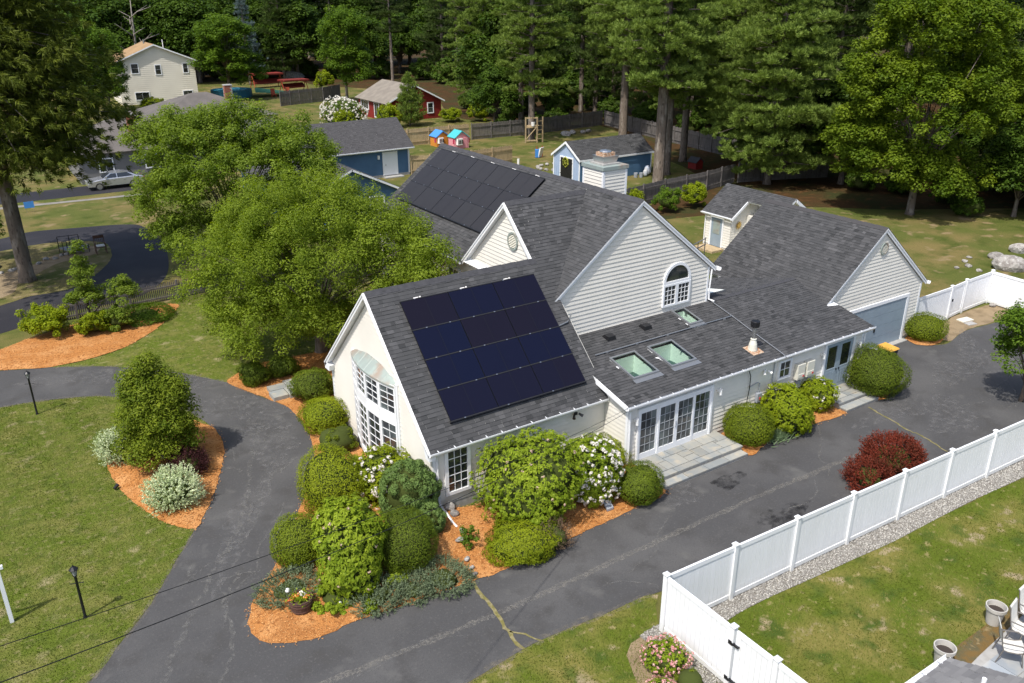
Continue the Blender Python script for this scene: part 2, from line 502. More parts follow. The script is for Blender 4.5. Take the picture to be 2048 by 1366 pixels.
mk('sun_gold', (0.50, 0.33, 0.09), 0.5, metal=0.3)
mk('lamp_white', (0.82, 0.82, 0.80), 0.4)
mk('lamp_glass', (0.35, 0.36, 0.36), 0.1, spec=0.8)
mk('wire', (0.012, 0.012, 0.012), 0.6)
mk('orange_fruit', (0.62, 0.16, 0.04), 0.7)

def splash(m, c, h):
    """soil splashed on the foot of a fence: stains that thin out upwards"""
    n, l = m.node_tree.nodes, m.node_tree.links
    b = n['Principled BSDF']
    src = b.inputs['Base Color'].links[0].from_socket
    g = n.new('ShaderNodeNewGeometry')
    sx = n.new('ShaderNodeSeparateXYZ')
    l.new(g.outputs['Position'], sx.inputs[0])
    r = n.new('ShaderNodeMapRange')
    r.inputs[1].default_value, r.inputs[2].default_value, r.inputs[3].default_value, r.inputs[4].default_value = 0.0, h, 0.8, 0.0
    l.new(sx.outputs[2], r.inputs[0])
    t = n.new('ShaderNodeTexNoise')
    t.inputs['Scale'].default_value = 9.0
    t.inputs['Detail'].default_value = 5.0
    l.new(g.outputs['Position'], t.inputs['Vector'])
    q = n.new('ShaderNodeMath')
    q.operation = 'MULTIPLY'
    l.new(r.outputs[0], q.inputs[0])
    l.new(t.outputs['Fac'], q.inputs[1])
    x = n.new('ShaderNodeMix')
    x.data_type = 'RGBA'
    l.new(q.outputs[0], x.inputs[0])
    l.new(src, x.inputs[6])
    x.inputs[7].default_value = (*c, 1)
    l.new(x.outputs[2], b.inputs['Base Color'])
splash(MAT['vinyl'], (0.42, 0.41, 0.33), 0.4)

def speckle(name, base, sc, lo, hi, alpha_max=1.0, rough=0.9, edge=None):
    """a worn film on a surface: the colour shows where the noise is high, elsewhere the surface below"""
    m = mk(name, base, rough, spec=0.1)
    n, l = m.node_tree.nodes, m.node_tree.links
    t = n.new('ShaderNodeTexNoise')
    t.inputs['Scale'].default_value = sc
    t.inputs['Detail'].default_value = 6.0
    t.inputs['Roughness'].default_value = 0.7
    g = n.new('ShaderNodeNewGeometry')
    l.new(g.outputs['Position'], t.inputs['Vector'])
    r = n.new('ShaderNodeMapRange')
    r.inputs[1].default_value = lo
    r.inputs[2].default_value = hi
    r.inputs[4].default_value = alpha_max
    l.new(t.outputs['Fac'], r.inputs[0])
    l.new(r.outputs[0], n['Principled BSDF'].inputs['Alpha'])
    return m
speckle('seam_grit', (0.26, 0.245, 0.215), 14.0, 0.42, 0.64, 0.55)
speckle('crack_pale', (0.22, 0.215, 0.20), 7.0, 0.42, 0.70, 0.55)
speckle('stain_dark', (0.016, 0.016, 0.018), 2.6, 0.42, 0.72, 0.75)
speckle('scuff_pale', (0.21, 0.205, 0.20), 4.0, 0.46, 0.74, 0.65)
speckle('edge_dust', (0.22, 0.195, 0.15), 5.0, 0.42, 0.7, 0.6)

# ------------------------------------------------------------------ outlines in metres (x to the right along the house, y away along the main ridge)
ASPHALT=[(-1.04,18.51),(-0.09,19.26),(0.67,20.13),(1.63,21.23),(2.42,22.39),(3.2,23.6),(3.75,24.42),(4.39,25.42),(5.23,27.11),(5.89,28.77),(6.15,29.97),(6.18,30.92),(6.04,31.71),(5.49,33.72),(4.6,35.16),(3.66,36.02),(2.88,36.71),(1.59,37.34),(0.3,37.69),(-0.8,37.86),(-2.92,37.74),(-9,37.5),(-9,44.2),(-2.83,43.04),(-0.51,42.15),(0.66,41.63),(1.45,41.3),(3.41,40.13),(4.91,38.85),(5.99,37.73),(7.0,36.41),(7.85,35.08),(8.37,33.51),(8.86,32.31),(9.4,31.22),(10.6,30.5),(10.6,22.0),(10.9,19.0),(17.91,18.6),(20.53,18.6),(22.19,18.5),(25.49,18.7),(30.29,18.7),(33.66,19.44),(33.0,21.6),(35.75,21.6),(37.69,21.6),(37.4,20.8),(38.4,19.9),(40.91,20.34),(43.36,20.14),(46.67,20.36),(55.5,20.44),(60,20.4),(60,12.6),(40.23,12.6),(33.81,12.8),(31.38,13.0),(28.08,13.0),(25.52,13.1),(22.0,13.1),(20.06,13.2),(17.35,13.4),(14.23,13.93),(12.12,14.1),(10.35,14.23),(9.53,14.21),(7.82,14.02),(5.9,13.91),(3,13.2),(-2,11.5),(-6,9.5),(-9,14),(-5,16.3),(-2.2,17.7)]
MULCH_FRONT=[(7.85,35.08),(8.37,33.51),(8.86,32.31),(9.24,31.22),(9.29,29.59),(9.06,28.03),(8.73,26.87),(7.95,25.3),(7.31,24.2),(6.43,22.71),(5.38,21.26),(4.48,20.22),(3.99,19.42),(3.87,18.79),(3.99,18.33),(4.48,17.89),(5.34,17.59),(6.51,17.63),(7.66,17.48),(8.9,17.41),(9.94,17.32),(10.83,17.22),(11.63,17.34),(13.58,17.41),(15.05,17.47),(16.4,17.54),(18.0,17.75),(18.0,19.5),(17.8,20.82),(10.75,20.82),(10.7,29.2),(12.5,29.6),(16.5,30.6),(17.0,33.5),(15.5,36.0),(13.91,36.2),(12.53,36.0),(10.63,36.2),(9.18,36.13),(8.49,35.73)]
MULCH_DOOR=[(22.19,17.85),(23.49,18.04),(25.49,18.14),(28.06,17.96),(28.2,18.6),(28.2,19.5),(22.2,19.5)]
MULCH_END=[(30.3,17.95),(31.3,18.1),(31.9,18.6),(31.8,19.5),(30.6,19.5)]
MULCH_GAR=[(37.2,20.6),(38.0,20.1),(39.2,20.5),(39.3,21.4),(37.6,21.5)]
MULCH_ISL=[(2.15,30.61),(2.13,29.57),(2.26,28.12),(2.58,26.81),(2.98,25.67),(3.43,24.87),(3.8,24.46),(4.42,25.4),(5.26,27.09),(5.92,28.75),(6.18,29.95),(6.18,30.92),(5.96,31.56),(5.39,32.45),(4.12,32.79),(2.88,32.14),(2.31,31.38)]
MULCH_LEFT=[(-4,43.6),(-1.68,42.53),(-0.51,42.15),(0.66,41.63),(1.45,41.3),(3.16,41.34),(4.81,41.91),(6.55,43.53),(7.85,45.46),(8.45,46.58),(8.22,47.12),(7.2,47.2),(5.5,46.9),(3.66,46.8),(2.56,46.4),(1.0,45.8),(-0.33,44.97),(-1.59,44.73),(-4,45.0)]
LOOP_OUT=[(-9,44.7),(-2.77,46.61),(-0.17,47.37),(1.26,48.1),(3.03,48.98),(4.79,49.03),(7.3,49.77),(9.32,53.28),(10.55,59.9),(10.45,65.64),(9.38,67.42),(6.09,68.41),(3.18,69.01),(1.2,68.06),(-2.41,67.17),(-9,65.5)]
LOOP_IN=[(-9,50.0),(-2.69,51.44),(0.15,52.15),(1.71,53.01),(3.81,53.18),(5.47,55.26),(6.9,58.37),(7.33,61.33),(7.12,62.98),(5.57,64.49),(3.73,64.96),(0.97,64.46),(-2.48,63.11),(-9,61.5)]
GRAVEL=[(12.5,12.9),(13.04,12.95),(15.54,12.8),(17.99,12.7),(20.39,12.55),(22.76,12.4),(25.27,12.35),(27.72,12.25),(30.48,12.2),(36.13,12.1),(36.13,11.0),(33.93,11.1),(29.17,11.37),(26.63,11.54),(24.38,11.61),(21.94,11.65),(20.14,11.78),(18.23,11.9),(16.64,12.02),(15.5,12.05),(14.7,12.0),(13.9,12.1),(13.5,11.6),(13.4,10.61),(13.3,9.0),(12.85,9.0),(12.7,10.2),(12.75,11.02),(12.6,12.01)]
LAWN_ISLE=[(-1.04,18.51),(-0.09,19.26),(0.67,20.13),(1.63,21.23),(2.42,22.39),(3.2,23.6),(3.75,24.42),(4.39,25.42),(5.23,27.11),(5.89,28.77),(6.15,29.97),(6.18,30.92),(6.04,31.71),(5.49,33.72),(4.6,35.16),(3.66,36.02),(2.88,36.71),(1.59,37.34),(0.3,37.69),(-0.8,37.86),(-2.92,37.74),(-9,37.5),(-9,14.05),(-5,16.35),(-2.2,17.75)]
LAWN_STRIP=[(14.1,13.9),(12.12,14.05),(10.35,14.18),(9.53,14.16),(7.82,13.97),(5.9,13.86),(3,13.15),(3,8),(12.9,8),(13.0,12.7)]
LAWN_YARD=[(13.4,8),(13.4,11.9),(14.8,12.05),(18.2,11.95),(22,11.7),(27,11.5),(36,11.0),(44,10.6),(44,8.2),(27.98,8.1),(22.77,7.9),(18.0,7.7),(15,6.6)]
LAWN_CHERRY=[(-4,43.6),(-1.68,42.53),(-0.51,42.15),(0.66,41.63),(1.45,41.3),(3.41,40.13),(4.91,38.85),(5.99,37.73),(7.0,36.41),(7.85,35.08),(8.49,35.73),(9.18,36.13),(10.63,36.2),(13,36.2),(15.5,36.0),(16.5,38.5),(16.5,47.5),(8.4,46.6),(7.85,45.46),(6.55,43.53),(4.81,41.91),(3.16,41.34),(1.45,41.4)]

def sheet(name, poly, z, mat, grid=None, parent=None, step=0.35, kind='structure', sm=True):
    pts = smooth_loop(poly, step) if sm else poly
    if 'lawn' in name or 'soil' in name:
        pts = [(x + random.uniform(-.04, .04), y + random.uniform(-.04, .04)) for (x, y) in pts]
    mb = fill(pts, z, grid)
    return part(name, mb, mat, parent, smooth=True, kind=kind)

g0 = MB()
N_ = 40
xs_ = np.linspace(-150, 350, N_)
ys_ = np.linspace(-60, 440, N_)
g0.add([(x, y, 0) for y in ys_ for x in xs_], [(j * N_ + i, j * N_ + i + 1, (j + 1) * N_ + i + 1, (j + 1) * N_ + i) for j in range(N_ - 1) for i in range(N_ - 1)])
part('ground', g0, 'lawn_back', kind='structure')
sheet('forest_floor', [(43, 46), (50, 52.5), (58, 56), (62, 66), (68, 77), (71, 92), (60, 100), (62, 112), (70, 135), (60, 160), (58, 175), (20, 182), (-40, 190), (-40, 300), (250, 300), (250, 10), (110, 15), (80, 27), (66, 35), (61, 38), (54, 44)], 0.004, 'forest_litter', step=4)
drive = sheet('driveway', ASPHALT, 0.008, 'asphalt_old', grid=2.0)
sheet('neighbour_driveway', LOOP_OUT, 0.006, 'asphalt_new', grid=3.0)
sheet('dry_lawn', LOOP_IN, 0.012, 'lawn_dry', grid=2.0)
sheet('front_lawn', LAWN_ISLE, 0.014, 'lawn_front', grid=2.0)
sheet('roadside_lawn', LAWN_STRIP, 0.012, 'lawn_yard', grid=2.0, step=0.6)
sheet('fenced_lawn', LAWN_YARD, 0.012, 'lawn_yard', grid=2.0, step=0.6)
sheet('tree_lawn', LAWN_CHERRY, 0.010, 'lawn_front', grid=2.0)
sheet('bare_soil', [(11.79,12.55),(12.1,12.8),(12.6,12.85),(12.9,12.5),(12.85,11.7),(12.7,10.5),(12.27,10.0),(11.0,10.2),(11.2,11.3),(11.44,11.95)], 0.018, 'dirt')
sheet('bare_soil', [(38.9,20.0),(40.91,20.36),(43.25,20.24),(45.8,20.4),(45.7,21.7),(43,21.85),(41.75,21.7),(40.2,21.2),(39.0,20.9)], 0.012, 'dirt')
gravelo = sheet('gravel_strip', GRAVEL, 0.02, 'gravel_bed', kind='structure')
sheet('patio', [(15.0,6.9),(17.86,7.37),(19.42,7.49),(21.96,7.67),(27.13,8.01),(34,8.3),(34,2),(15,2)], 0.022, 'concrete', sm=False)
sheet('patio_border', [(18.2,7.92),(19.59,7.99),(21.09,8.0),(22.77,8.09),(27.98,8.39),(34,8.75),(34,8.29),(27.13,8.0),(21.96,7.66),(19.42,7.48),(18.0,7.38)], 0.03, 'moss_brown', step=0.3)

def dist_poly(x, y, pl):
    d = 1e9
    for i in range(len(pl) - 1):
        ax, ay = pl[i]
        bx, by = pl[i + 1]
        t = max(0, min(1, ((x - ax) * (bx - ax) + (y - ay) * (by - ay)) / ((bx - ax) ** 2 + (by - ay) ** 2 + 1e-9)))
        d = min(d, math.hypot(x - ax - t * (bx - ax), y - ay - t * (by - ay)))
    return d
_edge = MULCH_FRONT[:27]
def bed_z(x, y):
    d = dist_poly(x, y, _edge)
    k = min(1.0, d / 2.6)
    return 0.022 + 0.30 * k * k * (3 - 2 * k) * (1.0 if y < 30 else max(0.15, 1 - (y - 30) * 0.4))
def ragged(pl, a=0.035):
    return [(x + random.uniform(-a, a), y + random.uniform(-a, a)) for (x, y) in pl]
mulch_front = part('mulch_bed', fill(ragged(smooth_loop(MULCH_FRONT, 0.2)), bed_z, 0.45, 0.05), 'mulch', smooth=True, kind='structure')
def mound(poly, h=0.10):
    lp = poly + [poly[0]]
    return lambda x, y: 0.022 + h * min(1.0, dist_poly(x, y, lp) / 0.6)
for P_, h_ in ((MULCH_DOOR, 0.06), (MULCH_END, 0.05), (MULCH_GAR, 0.05), (MULCH_ISL, 0.14), (MULCH_LEFT, 0.10)):
    part('mulch_bed', fill(ragged(smooth_loop(P_, 0.2)), mound(P_, h_), 0.5, 0.05), 'mulch', smooth=True, kind='structure')

# seams, cracks and stains in the old asphalt
def strip(pts, w, z, wj=0.0, step=0.3, off=0.0):
    pl = smooth_loop(pts, step, closed=False)
    vs, fs = [], []
    for i, p in enumerate(pl):
        a = Vector(pl[max(i - 1, 0)])
        b = Vector(pl[min(i + 1, len(pl) - 1)])
        t = (b - a).normalized()
        nn = Vector((-t.y, t.x))
        e0 = w / 2 * (1 + random.uniform(-wj, wj))
        e1 = w / 2 * (1 + random.uniform(-wj, wj))
        o = random.uniform(-off, off)
        vs += [(p[0] + nn.x * (e0 + o), p[1] + nn.y * (e0 + o), z), (p[0] - nn.x * (e1 - o), p[1] - nn.y * (e1 - o), z)]
    fs = [(2 * i, 2 * i + 1, 2 * i + 3, 2 * i + 2) for i in range(len(pl) - 1)]
    return MB().add(vs, fs)
SEAM=[(4.0,16.05),(4.87,15.98),(10.28,15.74),(14.6,15.76),(20.89,15.76),(25.55,15.63),(27.5,15.6)]
part('paving_seam', strip(SEAM, 0.20, 0.014, 0.35, 0.25, 0.02), 'seam_grit', drive)
CR=[[(9.97,17.35),(9.84,16.79),(9.83,16.04),(9.73,15.49),(9.66,14.89),(9.62,14.2)],[(9.72,14.98),(9.97,14.63),(10.26,14.15)],[(29.4,17.8),(29.2,17.0),(29.09,16.39),(28.9,15.6),(28.97,15.23),(28.61,13.9)]]
for c_, w_ in zip(CR, (0.11, 0.05, 0.07)):
    part('mossy_crack', strip(c_, w_, 0.018, 0.5, 0.12, 0.03), 'moss', drive)
for k in range(26):
    if k < 13:
        x = random.uniform(1.5, 8.0); y = random.uniform(19, 36)
        if not inside((x, y), ASPHALT) or inside((x, y), MULCH_FRONT): continue
        pl = [(x, y)]
        a = random.uniform(0.6, 1.6)
    else:
        x = random.uniform(4, 45); y = random.uniform(14, 17)
        pl = [(x, y)]
        a = random.uniform(-0.5, 0.9)
    for j in range(random.randint(5, 11)):
        a += random.uniform(-0.5, 0.5)
        pl.append((pl[-1][0] + 0.45 * math.cos(a), pl[-1][1] + 0.45 * math.sin(a)))
    pl = [q for q in pl if inside(q, ASPHALT) and not inside(q, MULCH_FRONT) and not inside(q, MULCH_ISL)]
    if len(pl) > 3:
        part('hair_crack', strip(pl, 0.055, 0.0165, 0.6, 0.15, 0.03), 'crack_pale', drive)
for k in range(16):
    y = 19.5 + k * .85
    x = float(np.interp(y, [18, 22, 26, 29, 33], [2.6, 4.4, 6.4, 7.4, 7.2])) + random.uniform(-1.0, 1.0)
    a = random.uniform(.7, 2.2)
    pl = [(x, y)]
    for j in range(random.randint(4, 9)):
        a += random.uniform(-.7, .7)
        pl.append((pl[-1][0] + .3 * math.cos(a), pl[-1][1] + .3 * math.sin(a)))
    pl = [q for q in pl if inside(q, ASPHALT) and not inside(q, MULCH_FRONT) and not inside(q, MULCH_ISL)]
    if len(pl) > 3: part('hair_crack', strip(pl, random.choice((.04, .07, .11)), 0.0168 + .0002 * k, 0.7, 0.12, 0.05), 'crack_pale', drive)
# the long pale vein down the middle of the loop drive
part('hair_crack', strip([(0.9,17.2),(2.2,19.6),(3.2,21.2),(4.3,22.8),(5.2,24.2),(5.9,25.8),(6.4,27.0),(6.9,28.6)], 0.16, 0.0155, 0.6, 0.2, 0.08), 'crack_pale', drive)
part('hair_crack', strip([(2.4,17.0),(3.3,18.6),(3.6,20.4),(4.4,21.6)], 0.10, 0.0155, 0.6, 0.2, 0.08), 'crack_pale', drive)
def blot(cx, cy, a, b, rot, z, mat, nm):
    pts = []
    for k in range(28):
        q = 2 * math.pi * k / 28
        r = 1 + 0.22 * math.sin(3 * q + cx) + 0.12 * math.sin(7 * q + cy)
        x, y = a * r * math.cos(q), b * r * math.sin(q)
        pts.append((cx + x * math.cos(rot) - y * math.sin(rot), cy + x * math.sin(rot) + y * math.cos(rot)))
    part(nm, fill(pts, z), mat, drive)
blot(20.3, 17.0, 0.75, 0.36, 0.1, 0.0162, 'stain_dark', 'oil_stain')
blot(20.2, 14.45, 1.1, 0.55, 0.1, 0.0162, 'stain_dark', 'oil_stain')
blot(18.3, 17.2, 0.9, 0.5, 0.4, 0.0152, 'scuff_pale', 'worn_patch')
blot(31.5, 15.5, 1.8, 0.9, 0.5, 0.0152, 'scuff_pale', 'worn_patch')
blot(35.5, 17.8, 1.7, 0.8, 0.2, 0.0152, 'scuff_pale', 'worn_patch')
blot(38.5, 18.6, 2.4, 0.7, 0.6, 0.0152, 'scuff_pale', 'worn_patch')
blot(7.6, 32.0, 1.0, 2.6, 0.5, 0.0152, 'scuff_pale', 'worn_patch')
blot(7.6, 28.6, 0.9, 1.9, -0.1, 0.0150, 'scuff_pale', 'worn_patch')
blot(5.2, 24.0, 0.5, 3.0, -0.55, 0.0148, 'scuff_pale', 'worn_patch')
blot(6.0, 36.4, 2.0, 0.8, -0.8, 0.0150, 'scuff_pale', 'worn_patch')
blot(3.5, 38.6, 3.4, 0.8, -0.5, 0.0152, 'scuff_pale', 'worn_patch')
blot(30, 17.0, 2.2, 0.7, 0.0, 0.0152, 'scuff_pale', 'worn_patch')
# dusty edges between asphalt and lawn
part('gritty_edge', strip(LAWN_ISLE[0:8], 0.16, 0.020, 0.5, 0.2, 0.02), 'edge_dust', drive)
part('gritty_edge', strip([(5.9,32.2),(5.49,33.72),(4.6,35.16),(3.66,36.02),(2.88,36.71),(1.59,37.34),(0.3,37.69),(-0.8,37.86),(-2.9,37.8)], 0.24, 0.020, 0.4, 0.2, 0.02), 'edge_dust', drive)
part('gritty_edge', strip([(0.9,41.6),(1.45,41.3),(3.41,40.13),(4.91,38.85),(5.99,37.73),(7.0,36.41)], 0.22, 0.020, 0.5, 0.2, 0.03), 'edge_dust', drive)
part('gritty_edge', strip([(13.9,13.95),(12.12,14.1),(10.35,14.23),(9.53,14.21),(7.82,14.02),(5.9,13.91)], 0.24, 0.020, 0.5, 0.2, 0.03), 'edge_dust', drive)

# ------------------------------------------------------------------ building helpers
UZ = Vector((0, 0, 1))

def siding(parent, O, u, n, z0, z1, lim, reveal=0.168, mat='siding', proud=0.032):
    """lapped boards on a wall plane: O origin, u along the wall, n outward, lim(z) -> (umin, umax)"""
    O, u, n = Vector(O), Vector(u), Vector(n)
    k = int(math.ceil((z1 - z0) / reveal))
    for i in range(k):
        a, b = z0 + i * reveal, min(z1, z0 + (i + 1) * reveal)
        if b - a < 0.02: continue
        la, ra = lim(a)
        lb, rb = lim(b)
        if ra - la < 0.06: continue
        if rb - lb < 0.02: lb = rb = (la + ra) / 2
        p = lambda s_, z_, o_: O + u * s_ + UZ * (z_ - O.z) + n * o_
        mb = MB()
        mb.add([p(la, a, proud), p(ra, a, proud), p(rb, b, 0.007), p(lb, b, 0.007), p(la, a, 0.0), p(ra, a, 0.0)], [(0, 1, 2, 3), (4, 5, 1, 0)])
        part('siding_board', mb, mat, parent)

def span(poly, v):
    xs = []
    m = len(poly)
    for i in range(m):
        a, b = poly[i], poly[(i + 1) % m]
        if (a[1] <= v < b[1]) or (b[1] <= v < a[1]):
            xs.append(a[0] + (b[0] - a[0]) * (v - a[1]) / (b[1] - a[1]))
    return (min(xs), max(xs)) if len(xs) >= 2 else None

def shingles(name, parent, O, u, v, poly, expo=0.145, wmin=0.15, wmax=0.32, mat='shingle', holes=(), thick=0.013, seed=1):
    """courses of shingle tabs on a roof plane; poly is in (u, v) metres along u and up the slope v"""
    r = random.Random(seed)
    O, u, v = Vector(O), Vector(u).normalized(), Vector(v).normalized()
    n = u.cross(v).normalized()
    if n.z < 0: n = -n
    vmin, vmax = min(p[1] for p in poly), max(p[1] for p in poly)
    mb = MB()
    y = vmin
    while y < vmax - 0.02:
        y1 = min(y + expo, vmax - 1e-4)
        sa, sb = span(poly, y + 1e-4), span(poly, y1 - 1e-4)
        if sa and sb:
            L0, R0, L1, R1 = sa[0], sa[1], sb[0], sb[1]
            x = 0.0
            W = max(R0 - L0, R1 - L1)
            x = -r.uniform(0, wmax)
            while x < W:
                w = r.uniform(wmin, wmax)
                t0, t1 = max(0, x) / W, min(W, x + w) / W
                x += w
                if t1 <= t0: continue
                c = (L0 + (R0 - L0) * (t0 + t1) / 2, y + expo / 2)
                if any(h[0] < c[0] < h[1] and h[2] < c[1] < h[3] for h in holes): continue
                th = thick * r.choice((0.55, 0.8, 1.3))
                tn = min(1, max(0, r.gauss(0.45, 0.18)))
                q = [(L0 + (R0 - L0) * t0, y, th + 0.006), (L0 + (R0 - L0) * t1, y, th + 0.006), (L1 + (R1 - L1) * t1, y1, 0.004), (L1 + (R1 - L1) * t0, y1, 0.004),
                     (L0 + (R0 - L0) * t0, y, 0.0), (L0 + (R0 - L0) * t1, y, 0.0)]
                mb.add([O + u * a + v * b + n * h for (a, b, h) in q], [(0, 1, 2, 3), (4, 5, 1, 0)], tn)
        y += expo
    return part(name, mb, mat, parent, kind='stuff')

def slab(mb, pts, t):
    """roof deck: polygon top face lowered by thickness t"""
    P = [Vector(p) for p in pts]
    n = (P[1] - P[0]).cross(P[2] - P[0]).normalized()
    if n.z < 0: n = -n
    mb.prism(P, -n * t)

def window(parent, O, u, n, u0, u1, z0, z1, cols, rows, fw=0.09, name='window', glass='glass', frame='trim', mun=0.018, depth=0.085, mats=None):
    """window with frame, muntin bars and one pane per light"""
    O, u, n = Vector(O), Vector(u), Vector(n)
    p = lambda s_, z_, o_: O + u * s_ + UZ * (z_ - O.z) + n * o_
    def bar(mb, a, b, c, d, o0, o1):
        q = [p(a, c, o0), p(b, c, o0), p(b, c, o1), p(a, c, o1), p(a, d, o0), p(b, d, o0), p(b, d, o1), p(a, d, o1)]
        mb.hexa(q)
    mb = MB()
    bar(mb, u0, u1, z1 - fw, z1, 0.0, depth)
    bar(mb, u0, u1, z0, z0 + fw, 0.0, depth)
    bar(mb, u0, u0 + fw, z0 + fw, z1 - fw, 0.0, depth)
    bar(mb, u1 - fw, u1, z0 + fw, z1 - fw, 0.0, depth)
    w = part(name, mb, frame, parent)
    a0, a1, b0, b1 = u0 + fw, u1 - fw, z0 + fw, z1 - fw
    if cols > 1 or rows > 1:
        mm = MB()
        for i in range(1, cols):
            c = a0 + (a1 - a0) * i / cols
            bar(mm, c - mun / 2, c + mun / 2, b0, b1, 0.040, 0.060)
        for j in range(1, rows):
            c = b0 + (b1 - b0) * j / rows
            bar(mm, a0, a1, c - mun / 2, c + mun / 2, 0.040, 0.058)
        part('muntin', mm, frame, w)
    for i in range(cols):
        for j in range(rows):
            q0, q1 = a0 + (a1 - a0) * i / cols, a0 + (a1 - a0) * (i + 1) / cols
            r0, r1 = b0 + (b1 - b0) * j / rows, b0 + (b1 - b0) * (j + 1) / rows
            t_ = random.uniform(-0.002, 0.002)
            mg = MB().add([p(q0, r0, 0.040), p(q1, r0, 0.040 + t_), p(q1, r1, 0.040 + t_), p(q0, r1, 0.040)], [(0, 1, 2, 3)])
            part('pane', mg, glass, w)
    return w

def gutter(parent, a, b, n, mat='trim', clips=0.6):
    """K-style gutter along an eave from a to b, n outward"""
    a, b, n = Vector(a), Vector(b), Vector(n)
    d = (b - a).normalized()
    L = (b - a).length
    mb = MB()
    prof = [(0.0, 0.0), (0.0, -0.13), (0.075, -0.13), (0.125, -0.05), (0.125, 0.0), (0.11, 0.0), (0.105, -0.05), (0.07, -0.115), (0.015, -0.115), (0.015, 0.0)]
    mb.prism([a + n * x + UZ * z for (x, z) in prof], d * L)
    k = int(L / clips)
    for i in range(k):
        c = a + d * (clips * (i + 0.5)) + n * 0.06 + UZ * 0.012
        mb.obox(c - UZ * .006, d * 0.012, n * 0.062, UZ * 0.008)
    return part('gutter', mb, mat, parent)

def ridge(parent, a, b, up, mat='ridge_cap', w=0.17, drop=0.12, flare=0.5):
    """ridge cap: two small slopes either side"""
    a, b = Vector(a), Vector(b)
    d = (b - a).normalized()
    s = d.cross(UZ).normalized()
    L = (b - a).length
    k = max(1, int(L / 0.3))
    for_ = MB()
    for i in range(k):
        p, q = a + d * (L * i / k), a + d * (L * (i + 1) / k + 0.03)
        t = 0.022 + 0.008 * (i % 2)
        for sg in (-1, 1):
            for_.add([p + UZ * t, q + UZ * (t + 0.006), q + s * sg * w - UZ * (drop - t - 0.006), p + s * sg * w - UZ * (drop - t), p + s * sg * w - UZ * (drop + 0.01), q + s * sg * w - UZ * (drop + 0.01)],
                     [(0, 1, 2, 3), (3, 2, 5, 4)], 0.0)
    return part('ridge_cap', for_, mat, parent)

def rake(mb, a, b, n, w=0.2, t=0.035):
    """sloping white board under a roof edge, a to b, n outward, w deep downward"""
    a, b, n = Vector(a), Vector(b), Vector(n)
    mb.hexa([a - UZ * w, b - UZ * w, b - UZ * w + n * t, a - UZ * w + n * t, a, b, b + n * t, a + n * t])

# ------------------------------------------------------------------ the main house
house = thing('house', 'pale clapboard house with steep charcoal shingle roofs, joined wings and garage in the centre', 'house', (20, 25, 0))
FS = 0.943
SX, SY_ = Vector((1, 0, 0)), Vector((0, 1, 0))
def Fz(y): return 6.62 + FS * (y - 25.07)
def Mz(x): return 8.60 - 0.785 * (21.6 - x)
def Lz(y): return 2.71 + 0.219 * (y - 19.41)
def Gz(x): return 6.10 - 0.80 * (34.4 - x)

# walls (solid bodies)
w = MB()
w.prism([(10.65, 20.88, 0.0), (10.65, 29.25, 0.0), (10.65, 29.25, 2.42), (10.65, 25.07, 6.38), (10.65, 20.88, 2.42)], (7.2, 0, 0))
wF = part('front_wing_wall', w, 'wall_back', house)
w = MB()
w.prism([(17.62, 23.8, 0.0), (25.6, 23.8, 0.0), (25.6, 23.8, 5.2), (21.6, 23.8, 8.36), (17.62, 23.8, 5.3)], (0, 15.6, 0))
w.prism([(17.55, 23.9, 5.0), (17.55, 30.1, 5.2), (17.55, 27.0, 8.22)], (3.6, 0, 0))
wM = part('main_block_wall', w, 'wall_back', house)
w = MB()
w.prism([(17.72, 19.6, 0.0), (17.72, 23.8, 0.0), (17.72, 23.8, 3.5), (17.72, 19.6, 2.58)], (0.12, 0, 0))
w.box(17.84, 30.93, 19.6, 19.75, 0, 2.58)
w.prism([(30.8, 19.6, 0.0), (30.8, 23.8, 0.0), (30.8, 23.8, 3.5), (30.8, 19.6, 2.58)], (0.13, 0, 0))
wL = part('low_wing_wall', w, 'wall_back', house)
w = MB()
w.prism([(30.7, 21.55, 0.0), (38.15, 21.55, 0.0), (38.15, 21.55, 2.85), (34.4, 21.55, 5.86), (30.7, 21.55, 2.9)], (0, 6.7, 0))
wG = part('garage_wall', w, 'wall_back', house)
# foundation strip
part('foundation', MB().box(10.66, 17.7, 20.86, 20.95, 0.0, 0.34), 'concrete', house)
part('foundation', MB().box(17.85, 30.9, 19.585, 19.65, 0.0, 0.2), 'concrete', house)

# siding
siding(wF, (10.65, 0, 0), (0, 1, 0), (-1, 0, 0), 0.32, 6.36, lambda z: (20.88 + max(0, (z - 2.42) / FS), 29.25 - max(0, (z - 2.42) / FS)))
siding(wF, (0, 20.88, 0), (1, 0, 0), (0, -1, 0), 0.32, 2.46, lambda z: (10.65, 17.7))
siding(wM, (0, 23.8, 0), (1, 0, 0), (0, -1, 0), 3.45, 8.34, lambda z: (17.62 if z < 5.3 else 21.6 - (8.36 - z) / 0.785, 25.6 if z < 5.2 else 21.6 + (8.36 - z) / 0.785))
siding(wM, (17.62, 0, 0), (0, 1, 0), (-1, 0, 0), 0.4, 5.2, lambda z: (29.3, 39.4))
siding(wM, (17.55, 0, 0), (0, 1, 0), (-1, 0, 0), 5.2, 8.2, lambda z: (27.0 - (8.22 - z) / FS, 27.0 + (8.22 - z) / FS))
siding(wL, (0, 19.6, 0), (1, 0, 0), (0, -1, 0), 0.2, 2.58, lambda z: (17.72, 30.93))
siding(wL, (17.72, 0, 0), (0, 1, 0), (-1, 0, 0), 0.2, 2.98, lambda z: (19.6 + max(0, (z - 2.56) / 0.219), 21.6))
